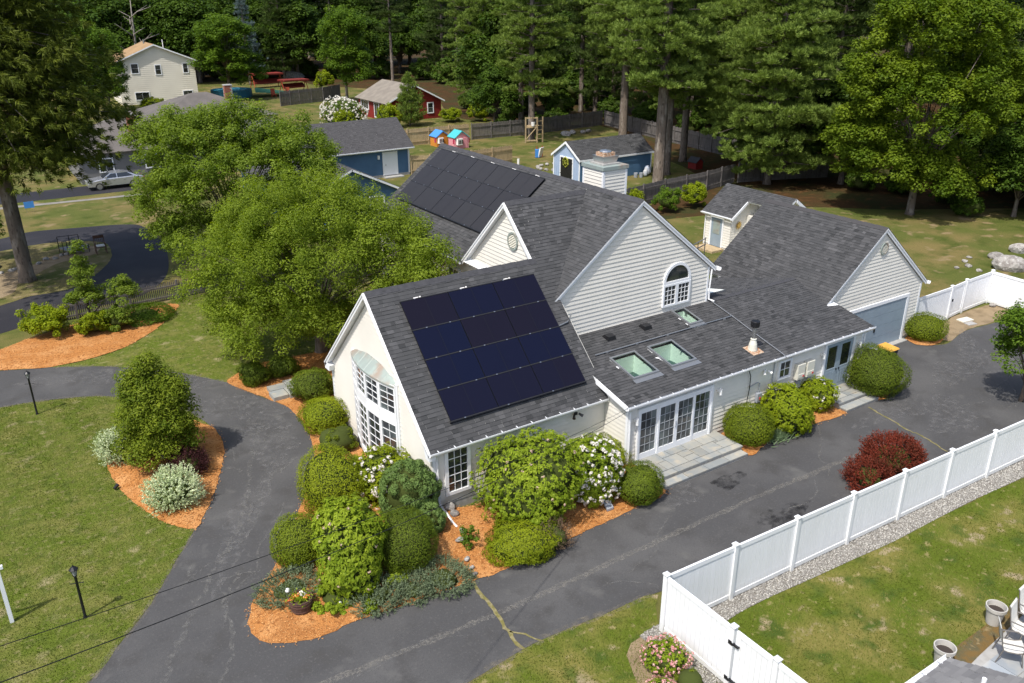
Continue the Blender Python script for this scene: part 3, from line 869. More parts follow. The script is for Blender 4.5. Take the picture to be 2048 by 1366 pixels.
siding(wG, (0, 21.55, 0), (1, 0, 0), (0, -1, 0), 0.15, 5.84, lambda z: (30.75 if z < 2.9 else 34.4 - (5.86 - z) / 0.80, 38.15 if z < 2.86 else 34.4 + (5.86 - z) / 0.80))

# corner boards
for q_ in ((10.62, 10.74, 20.845, 20.93, 0.3, 2.45), (17.685, 17.80, 19.565, 19.68, 0.15, 2.58), (30.85, 30.955, 19.565, 19.60, 0.15, 2.58), (25.53, 25.63, 23.76, 23.80, 3.6, 5.2), (38.06, 38.18, 21.51, 21.56, 0.15, 2.85), (10.61, 10.65, 29.17, 29.28, 0.3, 2.45)):
    part('corner_board', MB().box(*q_), 'trim', house)

# roof decks
rd = MB()
slab(rd, [(10.45, 20.72, Fz(20.72)), (17.68, 20.72, Fz(20.72)), (17.68, 25.07, 6.62), (10.45, 25.07, 6.62)], 0.14)
slab(rd, [(10.45, 29.42, 2.52), (17.6, 29.42, 2.52), (17.6, 25.07, 6.62), (10.45, 25.07, 6.62)], 0.14)
roofF = part('front_wing_roof', rd, 'trim', house)
part('flashing_edge', MB().hexa([(17.66, 20.74, Fz(20.74) - .2), (17.70, 20.74, Fz(20.74) - .2), (17.70, 23.9, Fz(23.9) - .2), (17.66, 23.9, Fz(23.9) - .2), (17.66, 20.74, Fz(20.74) + .006), (17.70, 20.74, Fz(20.74) + .006), (17.70, 23.9, Fz(23.9) + .006), (17.66, 23.9, Fz(23.9) + .006)]), 'ridge_cap', roofF)
rd = MB()
slab(rd, [(17.35, 25.07, 6.62), (17.35, 27.0, Fz(27.0)), (21.4, 27.0, Fz(27.0)), (17.68, 23.9, Fz(23.9))], 0.14)
slab(rd, [(17.35, 27.0, Fz(27.0)), (21.4, 27.0, Fz(27.0)), (17.43, 30.3, Fz(27.0) - FS * 3.3), (17.35, 30.3, Fz(27.0) - FS * 3.3)], 0.14)
slab(rd, [(17.3, 23.70, Mz(17.3)), (21.6, 23.70, 8.6), (21.6, 39.7, 8.6), (17.3, 39.7, Mz(17.3))], 0.14)
slab(rd, [(25.9, 23.70, Mz(17.3)), (21.6, 23.70, 8.6), (21.6, 39.7, 8.6), (25.9, 39.7, Mz(17.3))], 0.14)
roofM = part('main_block_roof', rd, 'trim', house)

SKY = [(18.79, 19.90, 20.58, 21.87), (20.68, 21.84, 20.60, 21.89), (23.50, 24.09, 22.58, 23.58)]
NSKY = (26.3, 27.6, 24.5, 25.9)
def deck_holes(mb, x0, x1, y0, y1, zf, holes, t):
    xs = sorted({x0, x1, *[h[0] for h in holes], *[h[1] for h in holes]})
    ys = sorted({y0, y1, *[h[2] for h in holes], *[h[3] for h in holes]})
    for i in range(len(xs) - 1):
        for j in range(len(ys) - 1):
            cx, cy = (xs[i] + xs[i + 1]) / 2, (ys[j] + ys[j + 1]) / 2
            if any(h[0] < cx < h[1] and h[2] < cy < h[3] for h in holes): continue
            a, b, c_, d_ = xs[i], xs[i + 1], ys[j], ys[j + 1]
            mb.add([(a, c_, zf(c_)), (b, c_, zf(c_)), (b, d_, zf(d_)), (a, d_, zf(d_))], [(0, 1, 2, 3)])
            mb.add([(a, c_, zf(c_) - t), (b, c_, zf(c_) - t), (b, d_, zf(d_) - t), (a, d_, zf(d_) - t)], [(3, 2, 1, 0)])
    for (a, b) in (((x0, y0), (x1, y0)), ((x1, y0), (x1, y1)), ((x1, y1), (x0, y1)), ((x0, y1), (x0, y0))):
        mb.add([(a[0], a[1], zf(a[1]) - t), (b[0], b[1], zf(b[1]) - t), (b[0], b[1], zf(b[1])), (a[0], a[1], zf(a[1]))], [(0, 1, 2, 3)])
rd = MB()
deck_holes(rd, 17.5, 31.27, 19.41, 23.75, Lz, SKY, 0.14)
LN = lambda y: Lz(23.75) - 0.219 * (y - 23.75)
slab(rd, [(25.6, 23.75, Lz(23.75)), (33, 23.75, Lz(23.75)), (33, 27.6, LN(27.6)), (25.6, 27.6, LN(27.6))], 0.14)
roofL = part('low_wing_roof', rd, 'trim', house)
rd = MB()
slab(rd, [(30.4, 21.45, Gz(30.4)), (34.4, 21.45, 6.1), (34.4, 28.4, 6.1), (30.4, 28.4, Gz(30.4))], 0.14)
slab(rd, [(38.4, 21.45, Gz(30.4)), (34.4, 21.45, 6.1), (34.4, 28.4, 6.1), (38.4, 28.4, Gz(30.4))], 0.14)
roofG = part('garage_roof', rd, 'trim', house)

# shingles
kF = math.sqrt(1 + FS * FS)
vS = (0, 1, FS)
def FV(y): return (y - 20.72) * kF
def valS(y): return 21.6 - (8.6 - Fz(y)) / 0.785
shingles('shingles', roofF, (0, 20.72, Fz(20.72)), (1, 0, 0), vS, [(10.45, FV(20.66)), (17.68, FV(20.66)), (17.68, FV(23.9)), (valS(25.07), FV(25.07)), (10.45, FV(25.07))], seed=2)
shingles('shingles', roofM, (0, 20.72, Fz(20.72)), (1, 0, 0), vS, [(17.35, FV(25.07)), (valS(25.07), FV(25.07)), (valS(27.0), FV(27.0)), (17.35, FV(27.0))], seed=3)
shingles('shingles', roofF, (0, 29.42, 2.52), (1, 0, 0), (0, -1, FS), [(10.45, -0.05), (17.6, -0.05), (17.6, 4.35 * kF), (10.45, 4.35 * kF)], seed=4)
kM = math.sqrt(1 + 0.785 ** 2)
MV = lambda x: (x - 17.3) * kM
vxN = lambda y: 21.6 - (8.6 - (Fz(27.0) - FS * (y - 27.0))) / 0.785
shingles('shingles', roofM, (17.3, 0, Mz(17.3)), (0, 1, 0), (1, 0, 0.785), [(23.66, MV(17.3)), (24.2, MV(17.3)), (27.0, MV(21.4)), (27.0, MV(21.6)), (23.66, MV(21.6))], seed=5)
shingles('shingles', roofM, (17.3, 0, Mz(17.3)), (0, 1, 0), (1, 0, 0.785), [(30.3, MV(17.25)), (39.7, MV(17.25)), (39.7, MV(21.6)), (27.0, MV(21.6)), (27.0, MV(21.4)), (30.2, MV(17.43))], seed=6)
shingles('shingles', roofM, (17.3, 27.0 + 3.3, Fz(27.0) - FS * 3.3), (1, 0, 0), (0, -1, FS), [(0.05, -0.04), (0.15, -0.04), (4.1, 3.3 * kF), (0.05, 3.3 * kF)], seed=7)
shingles('shingles', roofM, (25.9, 0, Mz(17.3)), (0, 1, 0), (-1, 0, 0.785), [(23.66, -0.05), (39.7, -0.05), (39.7, 4.3 * kM), (23.66, 4.3 * kM)], seed=8)
kL = math.sqrt(1 + 0.219 ** 2)
LV = lambda y: (y - 19.41) * kL
gv = lambda y: 34.4 - (6.1 - Lz(y)) / 0.8
shingles('shingles', roofL, (0, 19.41, 2.71), (1, 0, 0), (0, 1, 0.219), [(17.5, LV(19.35)), (31.27, LV(19.35)), (31.27, LV(21.3)), (gv(21.3), LV(21.32)), (gv(23.75), LV(23.75)), (17.5, LV(23.75))],
         holes=[(h[0] - 0.02, h[1] + 0.02, LV(h[2]) - 0.02, LV(h[3]) + 0.02) for h in SKY], seed=9)
shingles('shingles', roofL, (0, 27.6, LN(27.6)), (1, 0, 0), (0, -1, 0.219), [(25.6, 0), (gv(23.75) - 1.0, 0), (gv(23.75), 3.85 * kL), (25.6, 3.85 * kL)], seed=10)
kG = math.sqrt(1 + 0.64)
shingles('shingles', roofG, (30.4, 0, Gz(30.4)), (0, 1, 0), (1, 0, 0.8), [(21.41, 0), (28.4, 0), (28.4, 4.0 * kG), (21.41, 4.0 * kG)], seed=12)
shingles('shingles', roofG, (38.4, 0, Gz(30.4)), (0, 1, 0), (-1, 0, 0.8), [(21.41, -0.05), (28.4, -0.05), (28.4, 4.0 * kG), (21.41, 4.0 * kG)], seed=13)
# ridge caps
ridge(roofF, (10.45, 25.07, 6.62), (17.45, 25.07, 6.62), None, drop=0.16)
ridge(roofM, (17.35, 27.0, Fz(27)), (21.3, 27.0, Fz(27)), None, drop=0.16)
ridge(roofM, (21.6, 23.66, 8.6), (21.6, 39.7, 8.6), None, drop=0.135)
ridge(roofL, (25.75, 23.75, Lz(23.75)), (31.2, 23.75, Lz(23.75)), None, w=0.15, drop=0.035)
ridge(roofG, (34.4, 21.41, 6.1), (34.4, 28.4, 6.1), None, drop=0.136, mat='shingle_grey')
# rake boards and fascias
for (nm, lst) in (('front', [((10.45, 20.70, Fz(20.70) - 0.015), (10.45, 25.07, 6.605), (-1, 0, 0)), ((10.45, 29.44, 2.49), (10.45, 25.07, 6.605), (-1, 0, 0))]),
                  ('oval', [((17.35, 25.0, Fz(25.0) - 0.015), (17.35, 27.0, Fz(27) - 0.015), (-1, 0, 0)), ((17.35, 30.4, Fz(27) - FS * 3.4 - 0.015), (17.35, 27.0, Fz(27) - 0.015), (-1, 0, 0))]),
                  ('arch', [((17.28, 23.73, Mz(17.28) - 0.015), (21.6, 23.73, 8.585), (0, -1, 0)), ((25.92, 23.73, Mz(17.28) - 0.015), (21.6, 23.73, 8.585), (0, -1, 0))]),
                  ('garage', [((30.4, 21.48, Gz(30.4) - 0.015), (34.4, 21.48, 6.085), (0, -1, 0)), ((38.42, 21.48, Gz(30.38) - 0.015), (34.4, 21.48, 6.085), (0, -1, 0))])):
    for (a, b, n_) in lst:
        mb = MB()
        rake(mb, a, b, n_, 0.20, 0.04)
        aa, bb, nn = Vector(a), Vector(b), Vector(n_)
        d_ = (bb - aa).normalized()
        # second step of the moulding, under the roof edge
        rake(mb, aa - UZ * 0.003 + nn * 0.04, bb - UZ * 0.003 + nn * 0.04, n_, 0.07, 0.03)
        part('rake_board', mb, 'trim', house)
mb = MB()
rake(mb, (17.5, 19.39, 2.69), (17.5, 21.15, Lz(21.15) - 0.015), (-1, 0, 0), 0.17, 0.035)
part('rake_board', mb, 'trim', house)
mb = MB()
rake(mb, (31.27, 19.39, 2.69), (31.27, 21.5, Lz(21.5) - 0.015), (1, 0, 0), 0.17, 0.035)
part('rake_board', mb, 'trim', house)
# eave returns at the gable foot
part('eave_return', MB().prism([(10.41, 29.46, 2.46), (10.41, 28.95, 2.46), (10.41, 29.05, 2.20), (10.41, 29.46, 2.20)], (0.24, 0, 0)), 'trim', house)
part('eave_return', MB().prism([(10.41, 20.68, 2.46), (10.41, 21.05, 2.62), (10.41, 20.95, 2.20), (10.41, 20.68, 2.20)], (0.24, 0, 0)), 'trim', house)
# gutters and downspouts
gutter(house, (10.42, 20.70, 2.50), (17.66, 20.70, 2.50), (0, -1, 0))
gutter(house, (17.45, 19.39, 2.70), (31.30, 19.39, 2.70), (0, -1, 0))
gutter(house, (17.28, 30.4, Mz(17.28) - 0.02), (17.28, 39.7, Mz(17.28) - 0.02), (-1, 0, 0))
gutter(house, (25.94, 23.5, Mz(17.26) - 0.02), (25.94, 39.7, Mz(17.26) - 0.02), (1, 0, 0))
gutter(house, (38.44, 21.3, Gz(30.36) - 0.02), (38.44, 28.8, Gz(30.36) - 0.02), (1, 0, 0))
def spout(pts, r=0.042):
    part('downspout', MB().tube(pts, r, 4), 'trim', house)
spout([(10.72, 20.63, 2.42), (10.74, 20.80, 2.2), (10.76, 20.80, 1.2), (10.78, 20.80, 0.42), (10.78, 20.4, 0.36), (10.7, 19.8, 0.33), (10.72, 19.55, 0.30)])
spout([(17.60, 19.33, 2.60), (17.75, 19.52, 2.40), (17.75, 19.52, 1.2), (17.75, 19.52, 0.28)])
spout([(31.1, 19.33, 2.60), (31.0, 19.53, 2.42), (31.0, 19.53, 1.2), (31.0, 19.53, 0.1)])
spout([(25.7, 23.70, 5.1), (25.68, 23.72, 4.4), (25.68, 23.72, 3.76), (25.75, 23.45, 3.72)])

# ------------------------------------------------------------------ windows and doors of the house
Wsou = dict(u=(1, 0, 0), n=(0, -1, 0))
window(house, (0, 20.86, 0), (1, 0, 0), (0, -1, 0), 11.02, 11.98, 0.64, 2.40, 3, 5, fw=0.12)
window(house, (0, 19.58, 0), (1, 0, 0), (0, -1, 0), 25.5, 26.27, 1.56, 2.40, 2, 2, fw=0.09)
for y0 in (31.0, 33.4, 36.2):
    window(house, (17.60, 0, 0), (0, 1, 0), (-1, 0, 0), y0, y0 + 1.1, 3.0, 4.6, 2, 4, fw=0.1)
# sliding patio door: outer frame and four leaves
mb = MB()
mb.box(18.12, 21.84, 19.48, 19.58, 2.26, 2.36)
mb.box(18.12, 18.20, 19.48, 19.58, 0.26, 2.26)
mb.box(21.76, 21.84, 19.48, 19.58, 0.26, 2.26)
mb.box(18.12, 21.84, 19.46, 19.58, 0.20, 0.26)
sd = part('patio_door', mb, 'trim', house)
lw = (21.76 - 18.20) / 4
for i in range(4):
    a = 18.20 + lw * i
    o = 19.55 if i in (0, 3) else 19.52
    leaf = MB()
    f = 0.078
    leaf.box(a, a + lw, o - 0.04, o, 2.16, 2.26)
    leaf.box(a, a + lw, o - 0.04, o, 0.26, 0.52)
    leaf.box(a, a + f, o - 0.04, o, 0.52, 2.16)
    leaf.box(a + lw - f, a + lw, o - 0.04, o, 0.52, 2.16)
    part('door_leaf', leaf, 'trim', sd)
    leaf = MB()
    for k in (1, 2):
        xx = a + f + (lw - 2 * f) * k / 3
        leaf.box(xx - 0.0065, xx + 0.0065, o - 0.032, o - 0.012, 0.52, 2.16)
    for k in range(1, 5):
        zz = 0.52 + 1.64 * k / 5
        leaf.box(a + f, a + lw - f, o - 0.030, o - 0.013, zz - 0.0065, zz + 0.0065)
    part('muntin', leaf, 'muntin_grey', sd)
    for k in range(3):
        for j in range(5):
            x0, x1 = a + f + (lw - 2 * f) * k / 3, a + f + (lw - 2 * f) * (k + 1) / 3
            z0, z1 = 0.52 + 1.64 * j / 5, 0.52 + 1.64 * (j + 1) / 5
            part('pane', MB().add([(x0, o - 0.008, z0), (x1, o - 0.008, z0), (x1, o - 0.008, z1), (x0, o - 0.008, z1)], [(0, 1, 2, 3)]), 'glass_day', sd)
part('door_handle', MB().box(19.95, 19.98, 19.45, 19.48, 1.15, 1.4), 'grey_box', sd)
# blue double door
mb = MB()
mb.box(28.34, 30.34, 19.50, 19.58, 2.40, 2.52)
mb.box(28.34, 28.46, 19.50, 19.58, 0.26, 2.40)
mb.box(30.22, 30.34, 19.50, 19.58, 0.26, 2.40)
dd = part('double_door', mb, 'trim', house)
for k in range(2):
    a, b = 28.46 + 0.88 * k, 28.46 + 0.88 * (k + 1)
    lf = MB()
    lf.box(a + 0.005, b - 0.005, 19.52, 19.57, 0.28, 1.22)
    lf.box(a + 0.005, b - 0.005, 19.52, 19.57, 2.24, 2.39)
    lf.box(a + 0.005, a + 0.15, 19.52, 19.57, 1.22, 2.24)
    lf.box(b - 0.15, b - 0.005, 19.52, 19.57, 1.22, 2.24)
    for j in range(4):
        lf.box(a + 0.14 + 0.16 * j, a + 0.26 + 0.16 * j, 19.51, 19.52, 0.45, 1.10)
    lo = part('door_leaf', lf, 'blue_door', dd)
    part('pane', MB().add([(a + 0.15, 19.55, 1.22), (b - 0.15, 19.55, 1.22), (b - 0.15, 19.55, 2.24), (a + 0.15, 19.55, 2.24)], [(0, 1, 2, 3)]), 'glass', dd)
    part('door_handle', MB().box(29.34 + (0.07 if k else -0.11), 29.34 + (0.11 if k else -0.07), 19.47, 19.52, 1.12, 1.18), 'black_metal', dd)
# garage door
mb = MB()
mb.box(32.35, 37.22, 21.46, 21.53, 2.28, 2.44)
mb.box(37.06, 37.22, 21.46, 21.53, 0.02, 2.28)
mb.box(32.35, 32.50, 21.46, 21.53, 0.02, 2.28)
gd = part('garage_door', mb, 'trim', house)
for k in range(4):
    z0 = 0.06 + 0.555 * k
    mb = MB()
    mb.box(32.5, 37.06, 21.49, 21.52, z0, z0 + 0.545)
    part('door_panel', mb, 'blue_door', gd)
part('door_handle', MB().box(34.72, 34.80, 21.45, 21.49, 0.92, 1.16), 'black_metal', gd)
part('door_sill', MB().box(32.3, 37.3, 21.2, 21.52, 0.0, 0.05), 'concrete', gd)
# arched window in the main gable
cx, sp, R_ = 23.74, 4.98, 0.70
mb = MB()
def arcpts(r, k=16): return [(cx + r * math.cos(math.pi * i / k), sp + r * math.sin(math.pi * i / k)) for i in range(k + 1)]
o_, i_ = arcpts(R_ + 0.06), arcpts(R_ - 0.06)
for i in range(16):
    q = [o_[i], o_[i + 1], i_[i + 1], i_[i]]
    mb.prism([(x, 23.78, z) for (x, z) in q], (0, -0.075, 0))
mb.box(cx - R_ - 0.06, cx + R_ + 0.06, 23.705, 23.78, sp - 0.12, sp)
aw = part('arched_window', mb, 'trim', house)
part('pane', MB().add([(x, 23.75, z) for (x, z) in arcpts(R_ - 0.05)], [tuple(range(17))]), 'glass', aw)
window(house, (0, 23.78, 0), (1, 0, 0), (0, -1, 0), cx - R_ - 0.06, cx, 3.90, sp - 0.12, 3, 4, fw=0.08)
window(house, (0, 23.78, 0), (1, 0, 0), (0, -1, 0), cx, cx + R_ + 0.06, 3.90, sp - 0.12, 3, 4, fw=0.08)
# oval louvred vents
def oval_vent(O, u, n, ru, rz, k=8):
    O, u, n = Vector(O), Vector(u), Vector(n)
    mb = MB()
    N = 24
    for i in range(N):
        q = []
        for (j, s_) in ((i, 1.0), (i + 1, 1.0), (i + 1, 0.8), (i, 0.8)):
            t = 2 * math.pi * j / N
            q.append(O + u * (ru * s_ * math.cos(t)) + UZ * (rz * s_ * math.sin(t)))
        mb.prism(q, n * 0.06)
    v = part('oval_vent', mb, 'copper', house)
    part('vent_back', MB().add([O + n * 0.025 + u * (ru * 0.82 * math.cos(2 * math.pi * i / N)) + UZ * (rz * 0.82 * math.sin(2 * math.pi * i / N)) for i in range(N)], [tuple(range(N))]), 'core_dark', v)
    for i in range(k):
        z = -0.72 + 1.44 * (i + 0.5) / k
        h = ru * 0.8 * math.sqrt(max(0.02, 1 - z * z / 0.66))
        c_ = O + UZ * (rz * z) + n * 0.035
        part('louvre', MB().obox(c_, u * h, (UZ * 0.6 + n * -0.4) * (0.45 * rz / k), n * 0.006), 'cream_box', v)
oval_vent((17.53, 26.62, 6.93), (0, 1, 0), (-1, 0, 0), 0.36, 0.37)
oval_vent((34.5, 21.53, 5.10), (1, 0, 0), (0, -1, 0), 0.27, 0.30)

# bow window with a copper hood on the front gable
YC, HW, SAG = 25.05, 1.80, 0.30
def bow(t, extra=0.0):            # t in -1..1 across the bow
    R = (HW * HW + SAG * SAG) / (2 * SAG)
    y = t * HW
    x = math.sqrt(R * R - y * y) - (R - SAG)
    return Vector((10.60 - x - extra, YC + y, 0))
edges = [-1, -0.52, 0, 0.52, 1]
for k in range(4):
    a, b = bow(edges[k]), bow(edges[k + 1])
    d_ = (b - a)
    L = d_.length
    u_ = d_ / L
    n_ = Vector((-u_.y, u_.x, 0))
    if n_.x > 0: n_ = -n_
    for (z0, z1, rows) in ((0.35, 2.36, 6), (2.66, 3.74, 4)):
        window(house, (a.x, a.y, 0), u_, n_, 0.0, L, z0, z1, 2, rows, fw=0.075, name='bow_window', glass='glass_day')
    # filler panels: base, middle band, head
    for (z0, z1) in ((0.2, 0.35), (2.36, 2.66), (3.74, 3.82)):
        A, B = a - n_ * 0.02, b - n_ * 0.02
        mb = MB().hexa([(A.x, A.y, z0), (B.x, B.y, z0), (B.x + n_.x * 0.1, B.y + n_.y * 0.1, z0), (A.x + n_.x * 0.1, A.y + n_.y * 0.1, z0), (A.x, A.y, z1), (B.x, B.y, z1), (B.x + n_.x * 0.1, B.y + n_.y * 0.1, z1), (A.x + n_.x * 0.1, A.y + n_.y * 0.1, z1)])
        part('bow_band', mb, 'trim', house)
# copper hood strips
hood = None
NS = 6
for k in range(NS):
    t0, t1 = -1 + 2 * k / NS, -1 + 2 * (k + 1) / NS
    mb = MB()
    pts = []
    for t in (t0, (t0 + t1) / 2, t1):
        up = Vector((10.63, YC + t * HW * 1.02, 3.86 + 0.32 * (1 - t * t)))
        lo = bow(t, 0.10)
        lo.z = 3.80
        pts.append((up, lo))
    for j in range(2):
        mb.add([pts[j][0], pts[j + 1][0], pts[j + 1][1], pts[j][1]], [(0, 1, 2, 3)])
        mb.add([pts[j][1], pts[j + 1][1], pts[j + 1][1] - UZ * 0.06, pts[j][1] - UZ * 0.06], [(0, 1, 2, 3)])
    if k:
        p, q = pts[0]
        mb.tube([p, q], 0.016, 4)
    part('copper_hood', mb, 'copper', house)
# casing beside the bow
part('window_casing', MB().box(10.57, 10.64, YC - HW - 0.10, YC - HW + 0.04, 0.2, 3.88), 'trim', house)
part('window_casing', MB().box(10.57, 10.64, YC + HW - 0.04, YC + HW + 0.10, 0.2, 3.88), 'trim', house)

# skylights in the low roof: shaft, frame, tinted glass
gm = bpy.data.materials.new('skylight_glass')
gm.use_nodes = True
n, l = gm.node_tree.nodes, gm.node_tree.links
n.clear()
o_ = n.new('ShaderNodeOutputMaterial')
mx = n.new('ShaderNodeMixShader')
tr = n.new('ShaderNodeBsdfTransparent')
tr.inputs[0].default_value = (0.80, 0.93, 0.87, 1)
gl = n.new('ShaderNodeBsdfGlossy')
gl.inputs['Roughness'].default_value = 0.03
fr = n.new('ShaderNodeFresnel')
fr.inputs[0].default_value = 1.5
l.new(fr.outputs[0], mx.inputs[0]); l.new(tr.outputs[0], mx.inputs[1]); l.new(gl.outputs[0], mx.inputs[2]); l.new(mx.outputs[0], o_.inputs[0])
MAT['skylight_glass'] = gm
def skylight(h, zf, sgn, deep=0.62):
    x0, x1, y0, y1 = h
    mb = MB()
    t = 0.07
    for (a, b, c_, d_) in ((x0 - t, x1 + t, y0 - t, y0), (x0 - t, x1 + t, y1, y1 + t), (x0 - t, x0, y0, y1), (x1, x1 + t, y0, y1)):
        mb.hexa([(a, c_, zf(c_) - 0.05), (b, c_, zf(c_) - 0.05), (b, d_, zf(d_) - 0.05), (a, d_, zf(d_) - 0.05), (a, c_, zf(c_) + 0.09), (b, c_, zf(c_) + 0.09), (b, d_, zf(d_) + 0.09), (a, d_, zf(d_) + 0.09)])
    s = part('skylight', mb, 'flashing', roofL)
    part('pane', MB().add([(x0, y0, zf(y0) + 0.07), (x1, y0, zf(y0) + 0.07), (x1, y1, zf(y1) + 0.07), (x0, y1, zf(y1) + 0.07)], [(0, 1, 2, 3)]), 'skylight_glass', s)
    if deep:
        sh = MB()
        zb = zf((y0 + y1) / 2) - deep
        P = [(x0, y0), (x1, y0), (x1, y1), (x0, y1)]
        for i in range(4):
            a, b = P[i], P[(i + 1) % 4]
            sh.add([(a[0], a[1], zb), (b[0], b[1], zb), (b[0], b[1], zf(b[1]) + 0.05), (a[0], a[1], zf(a[1]) + 0.05)], [(0, 1, 2, 3)])
        part('light_shaft', sh, 'well', s)
        part('shaft_floor', MB().add([(x0, y0, zb), (x1, y0, zb), (x1, y1, zb), (x0, y1, zb)], [(0, 1, 2, 3)]), 'well_floor', s)
    part('skylight_apron', MB().hexa([(x0 - 0.12, y0 - 0.28, zf(y0 - 0.28) + 0.018), (x1 + 0.12, y0 - 0.28, zf(y0 - 0.28) + 0.018), (x1 + 0.12, y0 - 0.07, zf(y0 - 0.07) + 0.018), (x0 - 0.12, y0 - 0.07, zf(y0 - 0.07) + 0.018),
                                    (x0 - 0.12, y0 - 0.28, zf(y0 - 0.28) + 0.026), (x1 + 0.12, y0 - 0.28, zf(y0 - 0.28) + 0.026), (x1 + 0.12, y0 - 0.07, zf(y0 - 0.07) + 0.026), (x0 - 0.12, y0 - 0.07, zf(y0 - 0.07) + 0.026)]), 'flashing', s)
for h in SKY: skylight(h, Lz, 1)
mb = MB()
x0, x1, y0, y1 = NSKY
for (a, b, c_, d_, z_) in ((x0, x1, y0, y1, 0.10),):
    mb.hexa([(a, c_, LN(c_) + 0.0), (b, c_, LN(c_) + 0.0), (b, d_, LN(d_) + 0.0), (a, d_, LN(d_) + 0.0), (a, c_, LN(c_) + z_), (b, c_, LN(c_) + z_), (b, d_, LN(d_) + z_), (a, d_, LN(d_) + z_)])
s = part('skylight', mb, 'flashing', roofL)
part('pane', MB().add([(x0 + .06, y0 + .06, LN(y0 + .06) + 0.104), (x1 - .06, y0 + .06, LN(y0 + .06) + 0.104), (x1 - .06, y1 - .06, LN(y1 - .06) + 0.104), (x0 + .06, y1 - .06, LN(y1 - .06) + 0.104)], [(0, 1, 2, 3)]), 'well', s)

# roof vents, conduit, stove pipe
for (x, y) in ((19.67, 23.1), (21.57, 23.14)):
    mb = MB()
    z = Lz(y)
    mb.hexa([(x - .2, y - .2, Lz(y - .2) + .01), (x + .2, y - .2, Lz(y - .2) + .01), (x + .2, y + .2, Lz(y + .2) + .01), (x - .2, y + .2, Lz(y + .2) + .01), (x - .17, y - .17, z + .13), (x + .17, y - .17, z + .13), (x + .17, y + .1, z + .16), (x - .17, y + .1, z + .16)])
    part('roof_vent', mb, 'black_metal', roofL)
cd = lambda x, y: (x, y, Lz(y) + 0.07)
part('conduit', MB().tube([cd(18.33, 22.29), cd(22, 22.31), cd(25.66, 22.34)], 0.022, 6), 'flashing', roofL)
part('conduit', MB().tube([cd(25.72, 23.6), cd(25.68, 22.3), cd(25.55, 20.5), cd(25.5, 19.45), (25.5, 19.22, 2.7), (25.5, 19.5, 2.45)], 0.022, 6), 'flashing', roofL)
for x in (18.9, 20.4, 22, 23.7, 25.2):
    part('conduit_foot', MB().box(x - .05, x + .05, 22.26, 22.36, Lz(22.3) + .01, Lz(22.3) + .06), 'flashing', roofL)
part('conduit', MB().tube([(17.08, 22.9, Fz(22.9) + .1), (17.5, 22.95, Fz(22.95) + .1), (18.0, 23.4, Fz(22.95) + .1)], 0.025, 6), 'flashing', roofF)
px, py = 24.62, 20.2
pz = Lz(py)
sp_ = part('stove_pipe', MB().lathe([(0.085, 0.3), (0.085, 1.0)], (px, py, pz), 14), 'steel', roofL, smooth=True)
part('pipe_cap', MB().lathe([(0.02, 0.98), (0.16, 0.98), (0.175, 1.02), (0.175, 1.20), (0.16, 1.23), (0.0, 1.25)], (px, py, pz), 14), 'black_metal', sp_)
part('storm_collar', MB().lathe([(0.09, 0.5), (0.12, 0.48), (0.12, 0.45), (0.10, 0.44), (0.16, 0.25), (0.19, 0.0)], (px, py, pz), 14), 'cream_box', sp_)
part('flashing_plate', MB().hexa([(px - .3, py - .35, Lz(py - .35) + .016), (px + .3, py - .35, Lz(py - .35) + .016), (px + .3, py + .25, Lz(py + .25) + .016), (px - .3, py + .25, Lz(py + .25) + .016), (px - .3, py - .35, Lz(py - .35) + .024), (px + .3, py - .35, Lz(py - .35) + .024), (px + .3, py + .25, Lz(py + .25) + .024), (px - .3, py + .25, Lz(py + .25) + .024)]), 'rust', sp_)

# chimney
mb = MB()
cx0, cx1, cy0, cy1 = 25.75, 27.2, 31.2, 32.75
mb.box(cx0, cx1, cy0, cy1, 0, 8.05)
ch = part('chimney', mb, 'wall_back', house)
siding(ch, (cx0, 0, 0), (0, 1, 0), (-1, 0, 0), 5.2, 8.0, lambda z: (cy0, cy1))
siding(ch, (0, cy0, 0), (1, 0, 0), (0, -1, 0), 4.4, 8.0, lambda z: (cx0, cx1))
for q_ in ((cx0 - .03, cx0 + .09, cy0 - .035, cy0 + .08, 4.4, 8.0), (cx1 - .09, cx1 + .03, cy0 - .035, cy0, 4.4, 8.0), (cx0 - .035, cx0, cy1 - .1, cy1 + .03, 4.4, 8.0)):
    part('corner_board', MB().box(*q_), 'trim', ch)
part('chimney_cap', MB().box(cx0 - .08, cx1 + .08, cy0 - .08, cy1 + .08, 8.05, 8.22), 'copper', ch)
part('chimney_cap', MB().box(cx0 + .2, cx1 - .2, cy0 + .25, cy1 - .25, 8.225, 8.30), 'concrete', ch)
part('flue_shroud', MB().hexa([(cx0 + .33, cy0 + .4, 8.30), (cx1 - .33, cy0 + .4, 8.30), (cx1 - .33, cy1 - .4, 8.30), (cx0 + .33, cy1 - .4, 8.30), (cx0 + .25, cy0 + .32, 8.62), (cx1 - .25, cy0 + .32, 8.62), (cx1 - .25, cy1 - .32, 8.62), (cx0 + .25, cy1 - .32, 8.62)]), 'steel', ch)
part('flue_shroud', MB().box(cx0 + .38, cx1 - .38, cy0 + .45, cy1 - .45, 8.62, 8.78), 'rust', ch)
part('flue_cap', MB().lathe([(0.0, 8.90), (0.28, 8.86), (0.30, 8.80), (0.0, 8.79)], ((cx0 + cx1) / 2, (cy0 + cy1) / 2, 0), 16), 'steel', ch)

